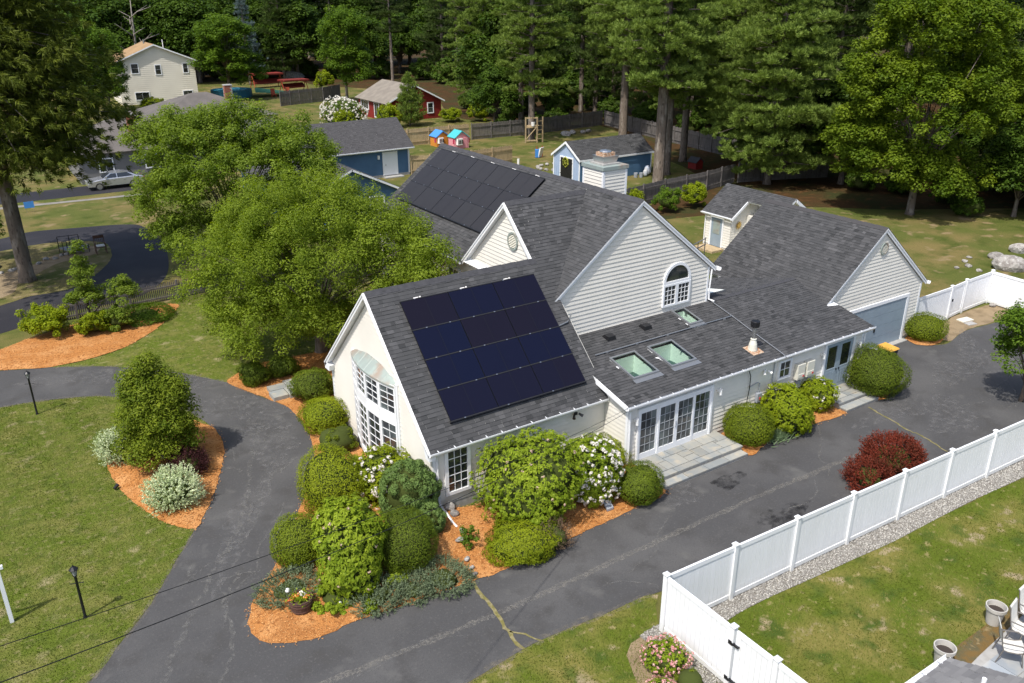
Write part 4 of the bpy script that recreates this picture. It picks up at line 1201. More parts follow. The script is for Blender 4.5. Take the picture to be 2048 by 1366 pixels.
# service boxes, lights and pipes on the south wall
def wallbox(nm, x0, x1, z0, z1, d, mat, par=house):
    return part(nm, MB().box(x0, x1, 19.57 - d, 19.57, z0, z1), mat, par, bevel=0.015)
for (x, mirror) in ((26.55, 0), (27.13, 0)):
    iv = wallbox('inverter', x, x + 0.46, 1.34, 2.02, 0.2, 'cream_box')
    wallbox('inverter_cover', x + 0.03, x + 0.43, 1.42, 1.60, 0.215, 'cream_box', iv)
    part('inverter_logo', MB().box(x + 0.3, x + 0.38, 19.33, 19.352, 1.46, 1.52), 'red_label', iv)
    part('inverter_conduit', MB().tube([(x + .25, 19.5, 1.36), (x + .25, 19.5, 0.8)], 0.02, 6), 'grey_box', iv)
wallbox('switch_box', 26.72, 26.92, 0.95, 1.25, 0.12, 'grey_box')
wallbox('electric_meter', 24.32, 24.60, 0.92, 1.32, 0.14, 'grey_box')
wallbox('meter_label', 24.42, 24.50, 1.02, 1.16, 0.155, 'red_label')
part('electric_meter', MB().tube([(24.72, 19.57, 1.1), (24.72, 19.36, 1.1)], 0.09, 12), 'cream_box', house)
wallbox('service_box', 23.55, 24.1, 0.78, 0.98, 0.26, 'cream_box')
wallbox('service_box', 25.05, 25.22, 1.35, 1.52, 0.1, 'cream_box')
part('service_conduit', MB().tube([(23.9, 19.52, 1.72), (24.3, 19.52, 1.80), (24.46, 19.52, 1.74), (24.46, 19.52, 1.3)], 0.022, 6), 'grey_box', house)
part('service_conduit', MB().tube([(25.25, 19.53, 2.5), (25.2, 19.53, 1.6), (25.18, 19.53, 0.5)], 0.02, 6), 'grey_box', house)
part('service_cable', MB().tube([(23.7, 19.5, 2.5), (23.85, 19.5, 2.2), (23.86, 19.5, 1.7), (23.75, 19.48, 0.95)], 0.018, 6), 'wire', house)
for (x, z) in ((18.0, 1.98), (22.15, 2.04), (28.2, 2.05), (30.62, 2.02)):
    mb = MB()
    mb.box(x - .05, x + .05, 19.50, 19.57, z - .05, z + .05)
    mb.lathe([(0.0, 0.10), (0.055, 0.10), (0.06, 0.09), (0.06, -0.16), (0.05, -0.16), (0.045, -0.1)], (x + .02, 19.44, z), 12)
    part('wall_lamp', mb, 'lamp_white', house)
for x in (16.3, 24.7):
    yy = 20.8 if x < 18 else 19.55
    mb = MB()
    mb.box(x - .06, x + .06, yy - .06, yy, 2.15, 2.25)
    mb.tube([(x - .1, yy - .08, 2.2), (x - .2, yy - .2, 2.12)], [0.035, 0.06], 8)
    mb.tube([(x + .1, yy - .08, 2.2), (x + .2, yy - .2, 2.12)], [0.035, 0.06], 8)
    part('flood_lamp', mb, 'lamp_white' if x > 18 else 'black_metal', house)

# ------------------------------------------------------------------ stone stoops
def stoop(name, label, x0, x1, yb, y1, y2, h1, h2):
    t = thing(name, label, 'steps', ((x0 + x1) / 2, y1, 0))
    part('step_base', MB().box(x0 + .04, x1 - .04, y1 + .03, yb, 0.0, h1 - .045), 'mortar', t)
    part('step_base', MB().box(x0 + .04, x1 - .06, y2 + .03, y1 + .03, 0.0, h2 - .045), 'mortar', t)
    # flagstones in a random-ashlar pattern
    def lay(a, b, c_, d_, z, cells):
        for (u0, v0, u1, v1) in cells:
            g_ = 0.012
            X0, X1 = a + (b - a) * u0 + g_, a + (b - a) * u1 - g_
            Y0, Y1 = c_ + (d_ - c_) * v0 + g_, c_ + (d_ - c_) * v1 - g_
            dz = random.uniform(0, 0.004)
            part('flagstone', MB().box(X0, X1, Y0, Y1, z - .05, z + dz), 'bluestone', t)
    return t, lay
t, lay = stoop('patio_steps', 'two-step bluestone stoop below the sliding patio door', 17.95, 22.2, 19.57, 18.12, 17.78, 0.29, 0.15)
lay(17.95, 22.2, 18.42, 19.57, 0.29, [(0, .55, .1, 1), (.1, .45, .26, 1), (0, 0, .17, .55), (.17, 0, .26, .45), (.26, .6, .36, 1), (.26, 0, .42, .6), (.36, .6, .55, 1), (.42, .3, .55, .6), (.42, 0, .55, .3), (.55, .5, .72, 1), (.55, 0, .66, .5), (.66, 0, .83, .5), (.72, .5, .88, 1), (.83, 0, 1, .4), (.88, .4, 1, 1), (.83, .4, .88, .5)])
lay(17.95, 22.2, 18.12, 18.42, 0.29, [(0, 0, .22, 1), (.22, 0, .47, 1), (.47, 0, .74, 1), (.74, 0, 1, 1)])
lay(17.95, 22.12, 17.78, 18.14, 0.15, [(0, 0, .28, 1), (.28, 0, .52, 1), (.52, 0, .77, 1), (.77, 0, 1, 1)])
t, lay = stoop('door_steps', 'narrow two-step bluestone stoop below the blue double door', 28.15, 30.35, 19.57, 18.35, 17.95, 0.27, 0.14)
lay(28.15, 30.35, 18.65, 19.57, 0.27, [(0, 0, .45, .5), (.45, 0, 1, .4), (0, .5, .3, 1), (.3, .5, .45, 1), (.45, .4, .75, 1), (.75, .4, 1, 1)])
lay(28.15, 30.35, 18.35, 18.65, 0.27, [(0, 0, .5, 1), (.5, 0, 1, 1)])
lay(28.15, 30.30, 17.95, 18.37, 0.14, [(0, 0, .6, 1), (.6, 0, 1, 1)])
t = thing('stone_path', 'short flagstone path between the loop drive and the front hedge', 'path', (9.6, 32.6, 0))
for (a, b, c_, d_) in ((8.95, 9.6, 32.0, 32.7), (9.62, 10.4, 31.9, 32.75), (9.05, 9.8, 32.72, 33.3), (9.82, 10.5, 32.77, 33.5), (10.42, 11.2, 32.0, 32.75), (10.52, 11.2, 32.77, 33.5)):
    part('flagstone', MB().box(a, b - .02, c_, d_ - .02, 0.0, 0.20), 'bluestone', t)

# ------------------------------------------------------------------ solar arrays
def solar(label, O, u, v, cols, rows, pw, ph, mat, bare=(), tones=None, gap=0.02):
    O, u, v = Vector(O), Vector(u).normalized(), Vector(v).normalized()
    n = u.cross(v)
    if n.z < 0: n = -n
    t = thing('solar_array', label, 'solar panels', O)
    for i in range(cols):
        for j in range(rows):
            if (i, j) in bare: continue
            c_ = O + u * ((i + .5) * pw) + v * ((j + .5) * ph) + n * 0.10
            tilt = n * random.uniform(0.0, 0.0025)
            tn = tones[(i, j)] if tones else random.random()
            mb = MB().obox(c_, u * (pw / 2 - gap / 2), v * (ph / 2 - gap), n * 0.02)
            p = part('panel', mb, 'panel_edge', t)
            b = v * (ph / 2 - gap - .008)
            hw = pw / 4 - gap / 4 - .010
            for sg in (-1, 1):
                cc = c_ + u * (sg * (pw / 4 - gap / 4))
                a = u * hw
                face = MB().add([cc - a - b + n * .0225, cc + a - b + n * .0225 + tilt, cc + a + b + n * .0225 + tilt, cc - a + b + n * .0225], [(0, 1, 2, 3)], min(1, max(tn + random.uniform(-.12, .12), 0.001)))
                part('cell_sheet', face, mat, p)
    for j in range(rows + 1):
        c_ = O + u * (cols * pw / 2) + v * (j * ph) + n * 0.085
        part('rail', MB().obox(c_ + n * .012, u * (cols * pw / 2), v * 0.015, n * 0.035), 'rail_grey', t)
        for i in range(cols * 2):
            if j in (0, rows) and i % 2: continue
            cc = O + u * ((i + .5) * pw / 2 + random.uniform(-.1, .1)) + v * (j * ph) + n * 0.125
            part('clamp', MB().obox(cc, u * 0.03, v * 0.015, n * 0.008), 'steel', t)
    for i in range(cols):
        cc = O + u * ((i + .35) * pw) + v * (rows * ph + .06) + n * 0.05
        part('clamp', MB().obox(cc, u * 0.09, v * 0.02, n * 0.015).obox(cc + u * .16, u * 0.03, v * 0.03, n * 0.02), 'play_white', t)
    c_ = O + u * (cols * pw / 2) - v * 0.03 + n * 0.06
    part('skirt', MB().obox(c_, u * (cols * pw / 2), v * 0.012, n * 0.06), 'panel_edge', t)
    return t
tn = {}
_t = [[.1, .95, .0, .1], [.1, .0, .9, .05], [.15, .05, .9, .1]]
pat = {(0, 3): .9, (1, 3): .25, (2, 3): .6, (0, 2): .1, (1, 2): .9, (2, 2): .85, (0, 1): .15, (1, 1): .2, (2, 1): .15, (0, 0): .55, (1, 0): .6, (2, 0): .75}
random.seed(3)
solar('navy solar array on the front wing slope facing the driveway', (11.50, 21.26, Fz(21.26)), (1, 0, 0), (0, 1, FS), 3, 4, 1.85, 3.32 * kF / 4, 'panel_cell', tones=pat)
solar('charcoal solar array on the tall main roof behind the tree', (18.52, 29.7, Mz(18.52)), (0, 1, 0), (1, 0, 0.785), 5, 3, 1.87, 2.78 * kM / 3, 'panel_dark')

# ------------------------------------------------------------------ foliage helpers (numpy)
def unit(a):
    return a / np.maximum(np.linalg.norm(a, axis=-1, keepdims=True), 1e-9)

def rdirs(n, rng):
    return unit(rng.normal(size=(n, 3)))

def leafq(C, N, T, L, W, rng):
    """diamond leaves: centre C, normal N, direction T, length L, width W (arrays or numbers)"""
    n = len(C)
    N = unit(N)
    T = unit(T - (T * N).sum(1, keepdims=True) * N + 1e-6)
    B = np.cross(N, T)
    L = np.broadcast_to(np.asarray(L, float), (n,))[:, None] / 2
    W = np.broadcast_to(np.asarray(W, float), (n,))[:, None] / 2
    V = np.stack([C - T * L, C + B * W - N * W * 0.25, C + T * L, C - B * W - N * W * 0.25], 1).reshape(-1, 3)
    return V, np.arange(4 * n).reshape(n, 4)

def bladet(C, D, L, W, rng):
    """needle blades: thin triangles from C along D"""
    n = len(C)
    D = unit(D)
    S = unit(np.cross(D, rdirs(n, rng)))
    L = np.broadcast_to(np.asarray(L, float), (n,))[:, None]
    W = np.broadcast_to(np.asarray(W, float), (n,))[:, None] / 2
    V = np.stack([C + S * W, C - S * W, C + D * L], 1).reshape(-1, 3)
    return V, np.arange(3 * n).reshape(n, 3)

def lobes(d, rng, amp, freq, k=7):
    """smooth bumps over directions, two sizes"""
    r = np.zeros(len(d))
    for i in range(k):
        w = rdirs(1, rng)[0] * freq * rng.uniform(0.6, 1.5)
        r += np.sin(d @ w * 1.0 + rng.uniform(0, 6.28))
    q = np.zeros(len(d))
    for i in range(k):
        w = rdirs(1, rng)[0] * freq * 3.2 * rng.uniform(0.7, 1.4)
        q += np.sin(d @ w + rng.uniform(0, 6.28))
    return 1 + amp * (r * 1.25 + q * .55) / math.sqrt(k)

def surf_pts(n, a, b, rng, amp, freq, lowest=-0.75, seed=0):
    d = rdirs(int(n * 1.6), rng)
    d = d[d[:, 2] > lowest][:n]
    r = lobes(d, np.random.default_rng(seed), amp, freq)
    return d, d * np.array([a, a, b]) * r[:, None]

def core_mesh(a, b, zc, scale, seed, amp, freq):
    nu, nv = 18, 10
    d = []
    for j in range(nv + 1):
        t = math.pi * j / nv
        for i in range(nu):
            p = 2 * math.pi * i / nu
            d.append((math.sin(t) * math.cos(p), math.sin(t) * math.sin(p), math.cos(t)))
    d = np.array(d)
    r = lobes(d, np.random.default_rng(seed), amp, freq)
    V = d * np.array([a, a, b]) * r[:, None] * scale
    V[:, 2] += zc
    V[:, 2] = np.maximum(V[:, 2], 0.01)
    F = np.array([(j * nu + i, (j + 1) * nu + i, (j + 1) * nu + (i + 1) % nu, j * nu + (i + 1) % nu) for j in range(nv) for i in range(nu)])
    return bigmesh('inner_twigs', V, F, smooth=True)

def shrub(name, label, x, y, a, b, zc, mat, style='ball', n=9000, leaf=(0.055, 0.03), amp=0.03, freq=4.0, flowers=None, seed=1, group=None, cat='shrub', low=-0.75, core=0.8):
    rng = np.random.default_rng(seed)
    t = thing(name, label, cat, (x, y, 0), group)
    off = np.array([0, 0, zc])
    if style == 'ball':                      # clipped, small leaves in a tight skin
        d, P = surf_pts(n, a, b, rng, amp, freq, low, seed)
        q_ = rng.uniform(0.92, 1.035, (len(P), 1))
        q_ = np.where(rng.random((len(P), 1)) < .05, q_ + rng.uniform(.02, .09, (len(P), 1)), q_)
        C = P * q_ + off
        N = d * 1.3 + rdirs(len(d), rng) * 0.6 + np.array([-.15, -.05, .35])
        V, F = leafq(C, N, rdirs(len(d), rng) + d * 0.8, leaf[0] * rng.uniform(.7, 1.3, len(d)), leaf[1], rng)
    elif style == 'needle':                  # tight needles on small billows
        k = 260
        dc, Pc = surf_pts(k, a, b, rng, amp, freq, low, seed)
        k = len(Pc)
        rc = rng.uniform(0.09, 0.17, k) * (a + b) / 2
        i = rng.integers(0, len(Pc), n)
        e = rdirs(n, rng)
        e = np.where((e * dc[i]).sum(1, keepdims=True) < -0.1, -e, e)
        C = Pc[i] * 0.92 + e * rc[i][:, None] + off
        V, F = leafq(C, e + rdirs(n, rng) * .6, e + rdirs(n, rng) * .5, leaf[0], leaf[1], rng)
    elif style == 'rosette':                 # rhododendron whorls
        k = n // 8
        d, P = surf_pts(k, a, b, rng, amp, freq, low, seed)
        P = P * rng.uniform(0.86, 1.04, (len(P), 1))
        i = np.repeat(np.arange(len(P)), 8)
        dd = d[i] * 0.8 + np.array([0, 0, .45])
        dd = unit(dd)
        s = unit(np.cross(dd, rdirs(len(i), rng)))
        T = s + dd * rng.uniform(-0.1, .7, (len(i), 1))
        C = P[i] + off + unit(T) * leaf[0] * 0.5 + rng.normal(size=(len(i), 3)) * 0.012
        V, F = leafq(C, dd + s * 0.35 + rdirs(len(i), rng) * .2, T, leaf[0] * rng.uniform(.75, 1.25, len(i)), leaf[1], rng)
    elif style == 'spray':                   # spiky shoots
        k = n // 14
        d, P = surf_pts(k, a, b, rng, amp, freq, low, seed)
        P = P * rng.uniform(0.75, 1.0, (len(P), 1))
        D = unit(d * 0.7 + np.array([0, 0, .55]) + rdirs(len(d), rng) * .35)
        i = np.repeat(np.arange(len(P)), 14)
        s_ = np.tile(np.linspace(0, 1, 14), len(P))[:, None]
        C = P[i] + D[i] * s_ * leaf[0] * 4.2 + off + rng.normal(size=(len(i), 3)) * leaf[0] * .22
        V, F = leafq(C, rdirs(len(i), rng) + d[i] * .5, D[i] + rdirs(len(i), rng) * .9, leaf[0], leaf[1], rng)
    elif style == 'loose':                   # open bush of small clumps
        k = max(30, n // 90)
        dc, Pc = surf_pts(k, a * .86, b * .86, rng, amp, freq, low, seed)
        Pc = Pc * rng.uniform(.55, 1.05, (len(Pc), 1))
        rc = rng.uniform(.12, .26, len(Pc)) * (a + b) / 2
        i = rng.integers(0, len(Pc), n)
        e = rdirs(n, rng)
        C = Pc[i] + e * rc[i][:, None] * rng.uniform(.3, 1, (n, 1)) ** .5 + off
        V, F = leafq(C, e * .5 + np.array([0, 0, .6]) + rdirs(n, rng) * .6, rdirs(n, rng) + e * .5, leaf[0] * rng.uniform(.7, 1.3, n), leaf[1], rng)
    V[:, 2] = np.maximum(V[:, 2], 0.03)
    cen = V.reshape(len(F), -1, 3).mean(1)
    mott = np.zeros(len(F))
    for _ in range(5):
        w = rdirs(1, rng)[0] * rng.uniform(2.5, 7)
        mott += np.sin(cen @ w + rng.uniform(0, 6.28))
    tone = np.clip(rng.normal(.45, .24, len(F)) + mott * .07, 0, 1)
    link('foliage', bigmesh('foliage', V, F, tone), mat, t)
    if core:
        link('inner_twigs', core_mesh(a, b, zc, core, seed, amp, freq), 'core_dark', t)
    if flowers:
        fm, cnt, centre, spread, size = flowers
        d, P = surf_pts(cnt * 6, a, b, rng, amp, freq, low, seed)
        c = unit(np.array(centre, float))
        keep = (d @ c + rng.normal(size=len(d)) * .16) > spread
        P, d = P[keep][:cnt], d[keep][:cnt]
        m_ = 12
        i = np.repeat(np.arange(len(P)), m_)
        e = rdirs(len(i), rng)
        e = np.where((e * d[i]).sum(1, keepdims=True) < 0, -e, e)
        C = P[i] * 1.03 + off + e * size * rng.uniform(.5, 1, (len(i), 1))
        V, F = leafq(C, e + rdirs(len(i), rng) * .4, rdirs(len(i), rng), size * .85, size * .75, rng)
        link('blossom', bigmesh('blossom', V, F, rng.uniform(0, 1, len(F))), fm, t, kind='stuff')
    return t

def limb_mesh(name, chains, n=7):
    mb = MB()
    for pts, rs in chains:
        mb.tube(pts, rs, n)
    me = bpy.data.meshes.new(name)
    me.from_pydata(mb.v, [], mb.f)
    me.polygons.foreach_set('use_smooth', [True] * len(me.polygons))
    me.update()
    return me

def crown_tree(name, label, loc, trunk_h, r0, ells, nclump, nleaf, leaf, mat, seed=1, crad=(0.5, 1.1), bark='bark', group=None, lean=(0, 0), droop=0.0, cat='tree', nlimb=26, flat=0.7, up=.8):
    """broad-leaved tree: trunk and limbs reaching clumps spread through the given ellipsoids [(cx,cy,cz,rx,ry,rz)]"""
    rng = np.random.default_rng(seed)
    t = thing(name, label, cat, loc, group)
    vol = np.array([e[3] * e[4] * e[5] for e in ells])
    vol = vol ** .72
    ei = rng.choice(len(ells), nclump, p=vol / vol.sum())
    E = np.array(ells, float)
    d = rdirs(nclump, rng)
    d[:, 2] = np.where(d[:, 2] < -.35, -d[:, 2] * .6, d[:, 2])
    rr = rng.uniform(0.35, 1.0, nclump) ** 0.6
    Cc = E[ei, :3] + d * E[ei, 3:] * rr[:, None]
    Rc = rng.uniform(crad[0], crad[1], nclump)
    i = rng.choice(nclump, nleaf, p=Rc ** 2 / (Rc ** 2).sum())
    e = rdirs(nleaf, rng)
    q = rng.uniform(.25, 1, (nleaf, 1)) ** .5
    C = Cc[i] + e * Rc[i][:, None] * q * np.array([1, 1, flat])
    C[:, 2] -= droop * (1 - q[:, 0]) * 0
    N = e * .5 + np.array([0, 0, up]) + rdirs(nleaf, rng) * .45
    T = rdirs(nleaf, rng) + e * .5 - np.array([0, 0, droop])
    V, F = leafq(C, N, T, leaf[0] * rng.uniform(.7, 1.35, nleaf), leaf[1] * rng.uniform(.8, 1.2, nleaf), rng)
    tn = np.clip(rng.normal(.42, .22, nclump)[i] + rng.normal(0, .17, nleaf), 0, 1)
    V[:, 2] = np.maximum(V[:, 2], 0.05)
    link('crown', bigmesh('crown', V, F, tn), mat, t)
    top = np.array([lean[0], lean[1], trunk_h])
    chains = [([(0, 0, -0.15), (0, 0, 0.25), tuple(top * .5), tuple(top), tuple(top * 1.0 + np.array([0, 0, trunk_h * .8]))], [r0 * 1.45, r0 * 1.05, r0 * .85, r0 * .7, r0 * .2])]
    order = rng.permutation(nclump)[:nlimb]
    for j in order:
        tgt = Cc[j]
        s0 = top * rng.uniform(.6, 1.3)
        mid = s0 * .55 + tgt * .45 + np.array([0, 0, .25 * np.linalg.norm(tgt - s0) * .3])
        chains.append(([tuple(s0), tuple(mid), tuple(tgt)], [r0 * .30, r0 * .14, r0 * .03]))
    link('trunk', limb_mesh('trunk', chains), bark, t)
    return t

def pine(name, label, loc, H, h0, Lmax, mat, seed=1, bark='bark', r0=0.28, whorl=0.55, per=5.5, blades=14, bl=(0.34, 0.045), ang=0.22, profile=0.75, group=None, tufts=15, droop=0.0, hang=0.0, gaps=0.12, minl=0.55, cat='tree', dens=1.0, upb=.7, spread=.55, zj=.10, puff=0):
    rng = np.random.default_rng(seed)
    t = thing(name, label, cat, loc, group)
    TC, TD = [], []
    chains = [([(0, 0, -.2), (0, 0, .4), (0, 0, H * .4), (0, 0, H * .75), (0, 0, H)], [r0 * 1.35, r0, r0 * .8, r0 * .42, .03])]
    z = h0
    while z < H - .3:
        f = (z - h0) / (H - h0)
        nb = int(rng.poisson(per - 1)) + 1
        ph = rng.uniform(0, 6.28)
        for k in range(nb):
            if rng.random() < gaps: continue
            az = ph + 6.28 * k / nb + rng.normal() * .25
            L = Lmax * max(.06, (1 - f)) ** profile * rng.uniform(minl, 1.08)
            if f < .12: L *= .75
            dr = np.array([math.cos(az), math.sin(az), 0])
            lat = np.array([-dr[1], dr[0], 0])
            el = ang + rng.normal() * .13
            zb = z + rng.normal() * whorl * .33
            if puff:                         # needles bunched in rounded puffs along the outer branch
                kp = max(3, int(L / .5))
                sp_ = rng.uniform(.22, 1.0, kp)
                wp = rng.normal(size=kp) * .20 * L
                m = kp * puff
                ip = np.repeat(np.arange(kp), puff)
                e_ = rdirs(m, rng)
                e_[:, 2] = np.abs(e_[:, 2])
                rp = rng.uniform(.38, .62, kp)[ip] * min(1.0, .45 + L / 6)
                P = dr * ((sp_ * L * math.cos(el))[ip])[:, None] + lat * wp[ip][:, None] + e_ * rp[:, None] * np.array([1, 1, .62]) * rng.uniform(.55, 1, (m, 1))
                P[:, 2] += zb + (np.sin(el) * sp_ * L + droop * sp_ ** 2 * L)[ip] + rng.normal(size=kp)[ip] * .12
                TC.append(P)
                TD.append(e_ * .9 + dr * .25 + np.array([0, 0, .35]))
                if L > .8:
                    e = dr * (L * .85 * math.cos(el))
                    chains.append(([(0, 0, zb), (e[0] * .5, e[1] * .5, zb + math.sin(el) * .5 * L * .85), (e[0], e[1], zb + math.sin(el) * L * .85 + droop * .72 * L)], [r0 * .17, r0 * .11, .012]))
                continue
            m = max(4, int(tufts * L / Lmax * dens * 1.3))
            s = rng.uniform(.28, 1.0, m)
            w = rng.normal(size=m) * (.12 + .34 * (1 - np.abs(s - .65))) * L * spread
            zz = np.sin(el) * s * L + droop * (s ** 2) * L + .05 * L * s ** 3 - hang * np.abs(w) + rng.normal(size=m) * zj
            P = dr * (s * L * math.cos(el))[:, None] + lat * w[:, None]
            P[:, 2] = zb + zz
            TC.append(P)
            TD.append(np.repeat(dr[None], m, 0) * .6 + lat * (np.sign(w) * .35)[:, None] + np.array([0, 0, upb - hang]))
            if L > .8:
                e = dr * (L * .85 * math.cos(el))
                chains.append(([(0, 0, zb), (e[0] * .5, e[1] * .5, zb + math.sin(el) * .5 * L * .85), (e[0], e[1], zb + math.sin(el) * L * .85 + droop * .72 * L)], [r0 * .17, r0 * .11, .012]))
        z += whorl * rng.uniform(.75, 1.25)
    TC, TD = np.concatenate(TC), np.concatenate(TD)
    i = np.repeat(np.arange(len(TC)), blades)
    D = unit(TD)[i] + rdirs(len(i), rng) * (.6 if puff else .75)
    C = TC[i] + rdirs(len(i), rng) * .10
    V, F = bladet(C, D, bl[0] * rng.uniform(.6, 1.2, len(i)), bl[1], rng)
    V[:, 2] = np.maximum(V[:, 2], 0.1)
    tn = np.clip(rng.normal(.45, .2, len(TC))[i] + rng.normal(0, .15, len(i)), 0, 1)
    link('crown', bigmesh('crown', V, F, tn), mat, t)
    link('trunk', limb_mesh('trunk', chains, 6), bark, t)
    return t

def place(proto, loc, rz, sc, label, group=None):
    c = copy_tree(proto, loc, rz, sc)
    c['label'] = label
    if group: c['group'] = group
    return c

# ------------------------------------------------------------------ shrubs round the house
shrub('yew_shrub', 'dark green yew mound beside the flagstone path at the front gable', 10.49, 31.47, 0.96, 0.69, 0.62, 'leaf_yew', n=8000, leaf=(0.07, 0.035), amp=0.112, seed=21)
shrub('clipped_hedge', 'dark green clipped hedge block nearest the flagstone path', 9.82, 28.62, 0.95, 0.74, 0.65, 'leaf_box', n=9000, leaf=(0.06, 0.034), amp=0.112, freq=3, seed=22)
shrub('loose_shrub', 'loose feathery olive shrub under the bow window', 9.57, 26.54, 0.80, 0.60, 0.52, 'leaf_olive', 'loose', n=6500, leaf=(0.07, 0.028), amp=0.130, seed=23)
shrub('clipped_shrub', 'largest yellow-green clipped ball beside the loop drive', 8.02, 23.1, 1.12, 1.2, 1.02, 'leaf_box', n=14000, leaf=(0.06, 0.034), amp=0.057, seed=24)
shrub('rhododendron', 'bright green rhododendron with white blossom in front of the bow window', 9.6, 22.7, 1.2, 1.05, 0.86, 'leaf_bright', 'rosette', n=7000, leaf=(0.12, 0.05), amp=0.102, flowers=('petal_white', 85, (-.8, -.9, .5), .40, 0.085), seed=25)
shrub('dwarf_spruce', 'dense blue-green dwarf spruce dome at the house corner', 9.8, 21.0, 0.92, 1.3, 1.05, 'leaf_alberta', 'needle', n=30000, leaf=(0.06, 0.028), amp=0.085, freq=3.5, seed=26, core=0.8)
shrub('dwarf_spruce', 'low skirt of blue-green dwarf spruce beside the corner downspout', 9.9, 19.95, 0.58, 0.62, 0.53, 'leaf_alberta', 'needle', n=14000, leaf=(0.06, 0.028), amp=0.130, freq=3.5, seed=27, core=0.78)
shrub('clipped_shrub', 'dark olive clipped ball nearest the loop drive bend', 6.1, 20.98, 0.86, 0.86, 0.73, 'leaf_olive', n=11000, leaf=(0.055, 0.03), amp=0.057, seed=28)
shrub('rhododendron', 'tall yellow-green rhododendron between two clipped balls', 6.99, 19.15, 1.02, 1.55, 1.20, 'leaf_rhodo', 'rosette', n=11000, leaf=(0.14, 0.055), amp=0.119, flowers=('petal_blush', 14, (-.6, -.8, .3), .3, 0.06), seed=29)
shrub('clipped_shrub', 'fine-leaved dark green ball beside the corner mulch bed', 8.62, 19.1, 0.98, 1.04, 0.88, 'leaf_yew', n=15000, leaf=(0.05, 0.024), amp=0.051, seed=30)
shrub('young_shrub', 'small open young shrub alone in the mulch by the corner window', 10.65, 18.68, 0.36, 0.43, 0.50, 'leaf_mid', 'loose', n=900, leaf=(0.08, 0.035), seed=31, core=0)
shrub('young_shrub', 'tiny twiggy shrub against the wall beside the corner window', 11.9, 20.2, 0.26, 0.35, 0.5, 'leaf_mid', 'loose', n=260, leaf=(0.07, 0.03), seed=32, core=0)
shrub('rhododendron', 'largest rhododendron with faded pink blossom on the south wall', 13.37, 19.24, 1.55, 1.61, 1.42, 'leaf_rhodo', 'rosette', n=15000, leaf=(0.125, 0.045), amp=0.130, freq=4.5, flowers=('petal_blush', 22, (-.3, -.9, .2), .1, 0.06), seed=33)
shrub('rhododendron', 'white flowering rhododendron beside the patio door', 15.42, 18.82, 1.05, 1.28, 1.14, 'leaf_rhodo', 'rosette', n=8500, leaf=(0.12, 0.045), amp=0.085, flowers=('petal_white', 130, (.1, -1, .2), .30, 0.085), seed=34)
shrub('yew_shrub', 'dark clipped yew against the low wing corner', 17.0, 20.25, 1.05, 0.66, 0.58, 'leaf_box', n=8000, leaf=(0.06, 0.032), amp=0.112, seed=35)
shrub('clipped_shrub', 'round dark yew beside the left end of the patio steps', 16.93, 17.95, 0.80, 0.68, 0.60, 'leaf_yew', n=8500, leaf=(0.055, 0.03), amp=0.067, seed=36)
shrub('spreading_yew', 'low spreading yellow-green yew at the driveway edge', 12.0, 17.85, 1.1, 0.55, 0.36, 'leaf_box', 'ball', n=12000, leaf=(0.07, 0.03), amp=0.130, seed=37)
shrub('brown_shrub', 'patch of brown dead twigs beside the spreading yew', 12.85, 17.5, 0.62, 0.42, 0.30, 'leaf_brown', 'spray', n=4600, leaf=(0.06, 0.012), amp=0.130, seed=38)
shrub('clipped_shrub', 'olive clipped ball at the right end of the patio steps', 23.02, 18.68, 0.95, 0.82, 0.72, 'leaf_olive', n=11000, leaf=(0.055, 0.03), amp=0.057, seed=39)
shrub('rhododendron', 'lime green rhododendron below the two inverters', 25.08, 18.5, 0.96, 1.02, 0.9, 'leaf_bright', 'rosette', n=7500, leaf=(0.12, 0.05), amp=0.119, seed=40)
shrub('rhododendron', 'small leafy rhododendron with a few white flowers left of the blue door', 27.5, 18.95, 0.74, 0.70, 0.66, 'leaf_bright', 'rosette', n=4500, leaf=(0.10, 0.04), amp=0.130, flowers=('petal_white', 9, (-.2, -.9, -.2), .3, 0.06), seed=41)
shrub('clipped_shrub', 'big clipped ball right of the blue double door', 30.75, 18.55, 1.24, 1.08, 0.98, 'leaf_yew', n=15000, leaf=(0.06, 0.034), amp=0.078, seed=42)
shrub('clipped_shrub', 'flattened olive ball beside the garage door', 38.34, 21.02, 1.04, 0.66, 0.57, 'leaf_olive', n=9000, leaf=(0.06, 0.034), amp=0.067, seed=43)
shrub('barberry', 'larger red-leaved barberry against the white fence', 26.0, 14.42, 1.1, 0.55, 0.36, 'leaf_red', 'spray', n=18200, leaf=(0.075, 0.03), amp=0.130, seed=44, core=0.62)
shrub('barberry', 'smaller red and bronze barberry against the white fence', 24.1, 14.12, 0.72, 0.48, 0.33, 'leaf_red', 'spray', n=9100, leaf=(0.07, 0.028), amp=0.130, seed=45, core=0.62)
shrub('euonymus', 'pale variegated euonymus at the lawn side of the island bed', 2.66, 30.37, 0.62, 0.62, 0.54, 'leaf_euonymus', 'spray', n=6500, leaf=(0.075, 0.034), amp=0.130, seed=46, core=0.7)
shrub('euonymus', 'larger pale variegated euonymus alone in the island bed mulch', 3.66, 26.27, 0.78, 0.62, 0.54, 'leaf_euonymus', 'spray', n=8500, leaf=(0.075, 0.034), amp=0.130, seed=47, core=0.72)
shrub('barberry', 'dark purple barberry at the foot of the island tree', 4.51, 28.1, 0.68, 0.46, 0.38, 'leaf_purple', 'spray', n=9100, leaf=(0.06, 0.026), amp=0.119, seed=48, core=0.62)
shrub('azalea', 'pink flowering azalea in the bare soil below the fence corner', 12.3, 11.72, 0.55, 0.42, 0.34, 'leaf_rhodo', 'rosette', n=2400, leaf=(0.075, 0.03), amp=0.130, flowers=('petal_pink', 130, (0, 0, 1), -.3, 0.05), seed=49)
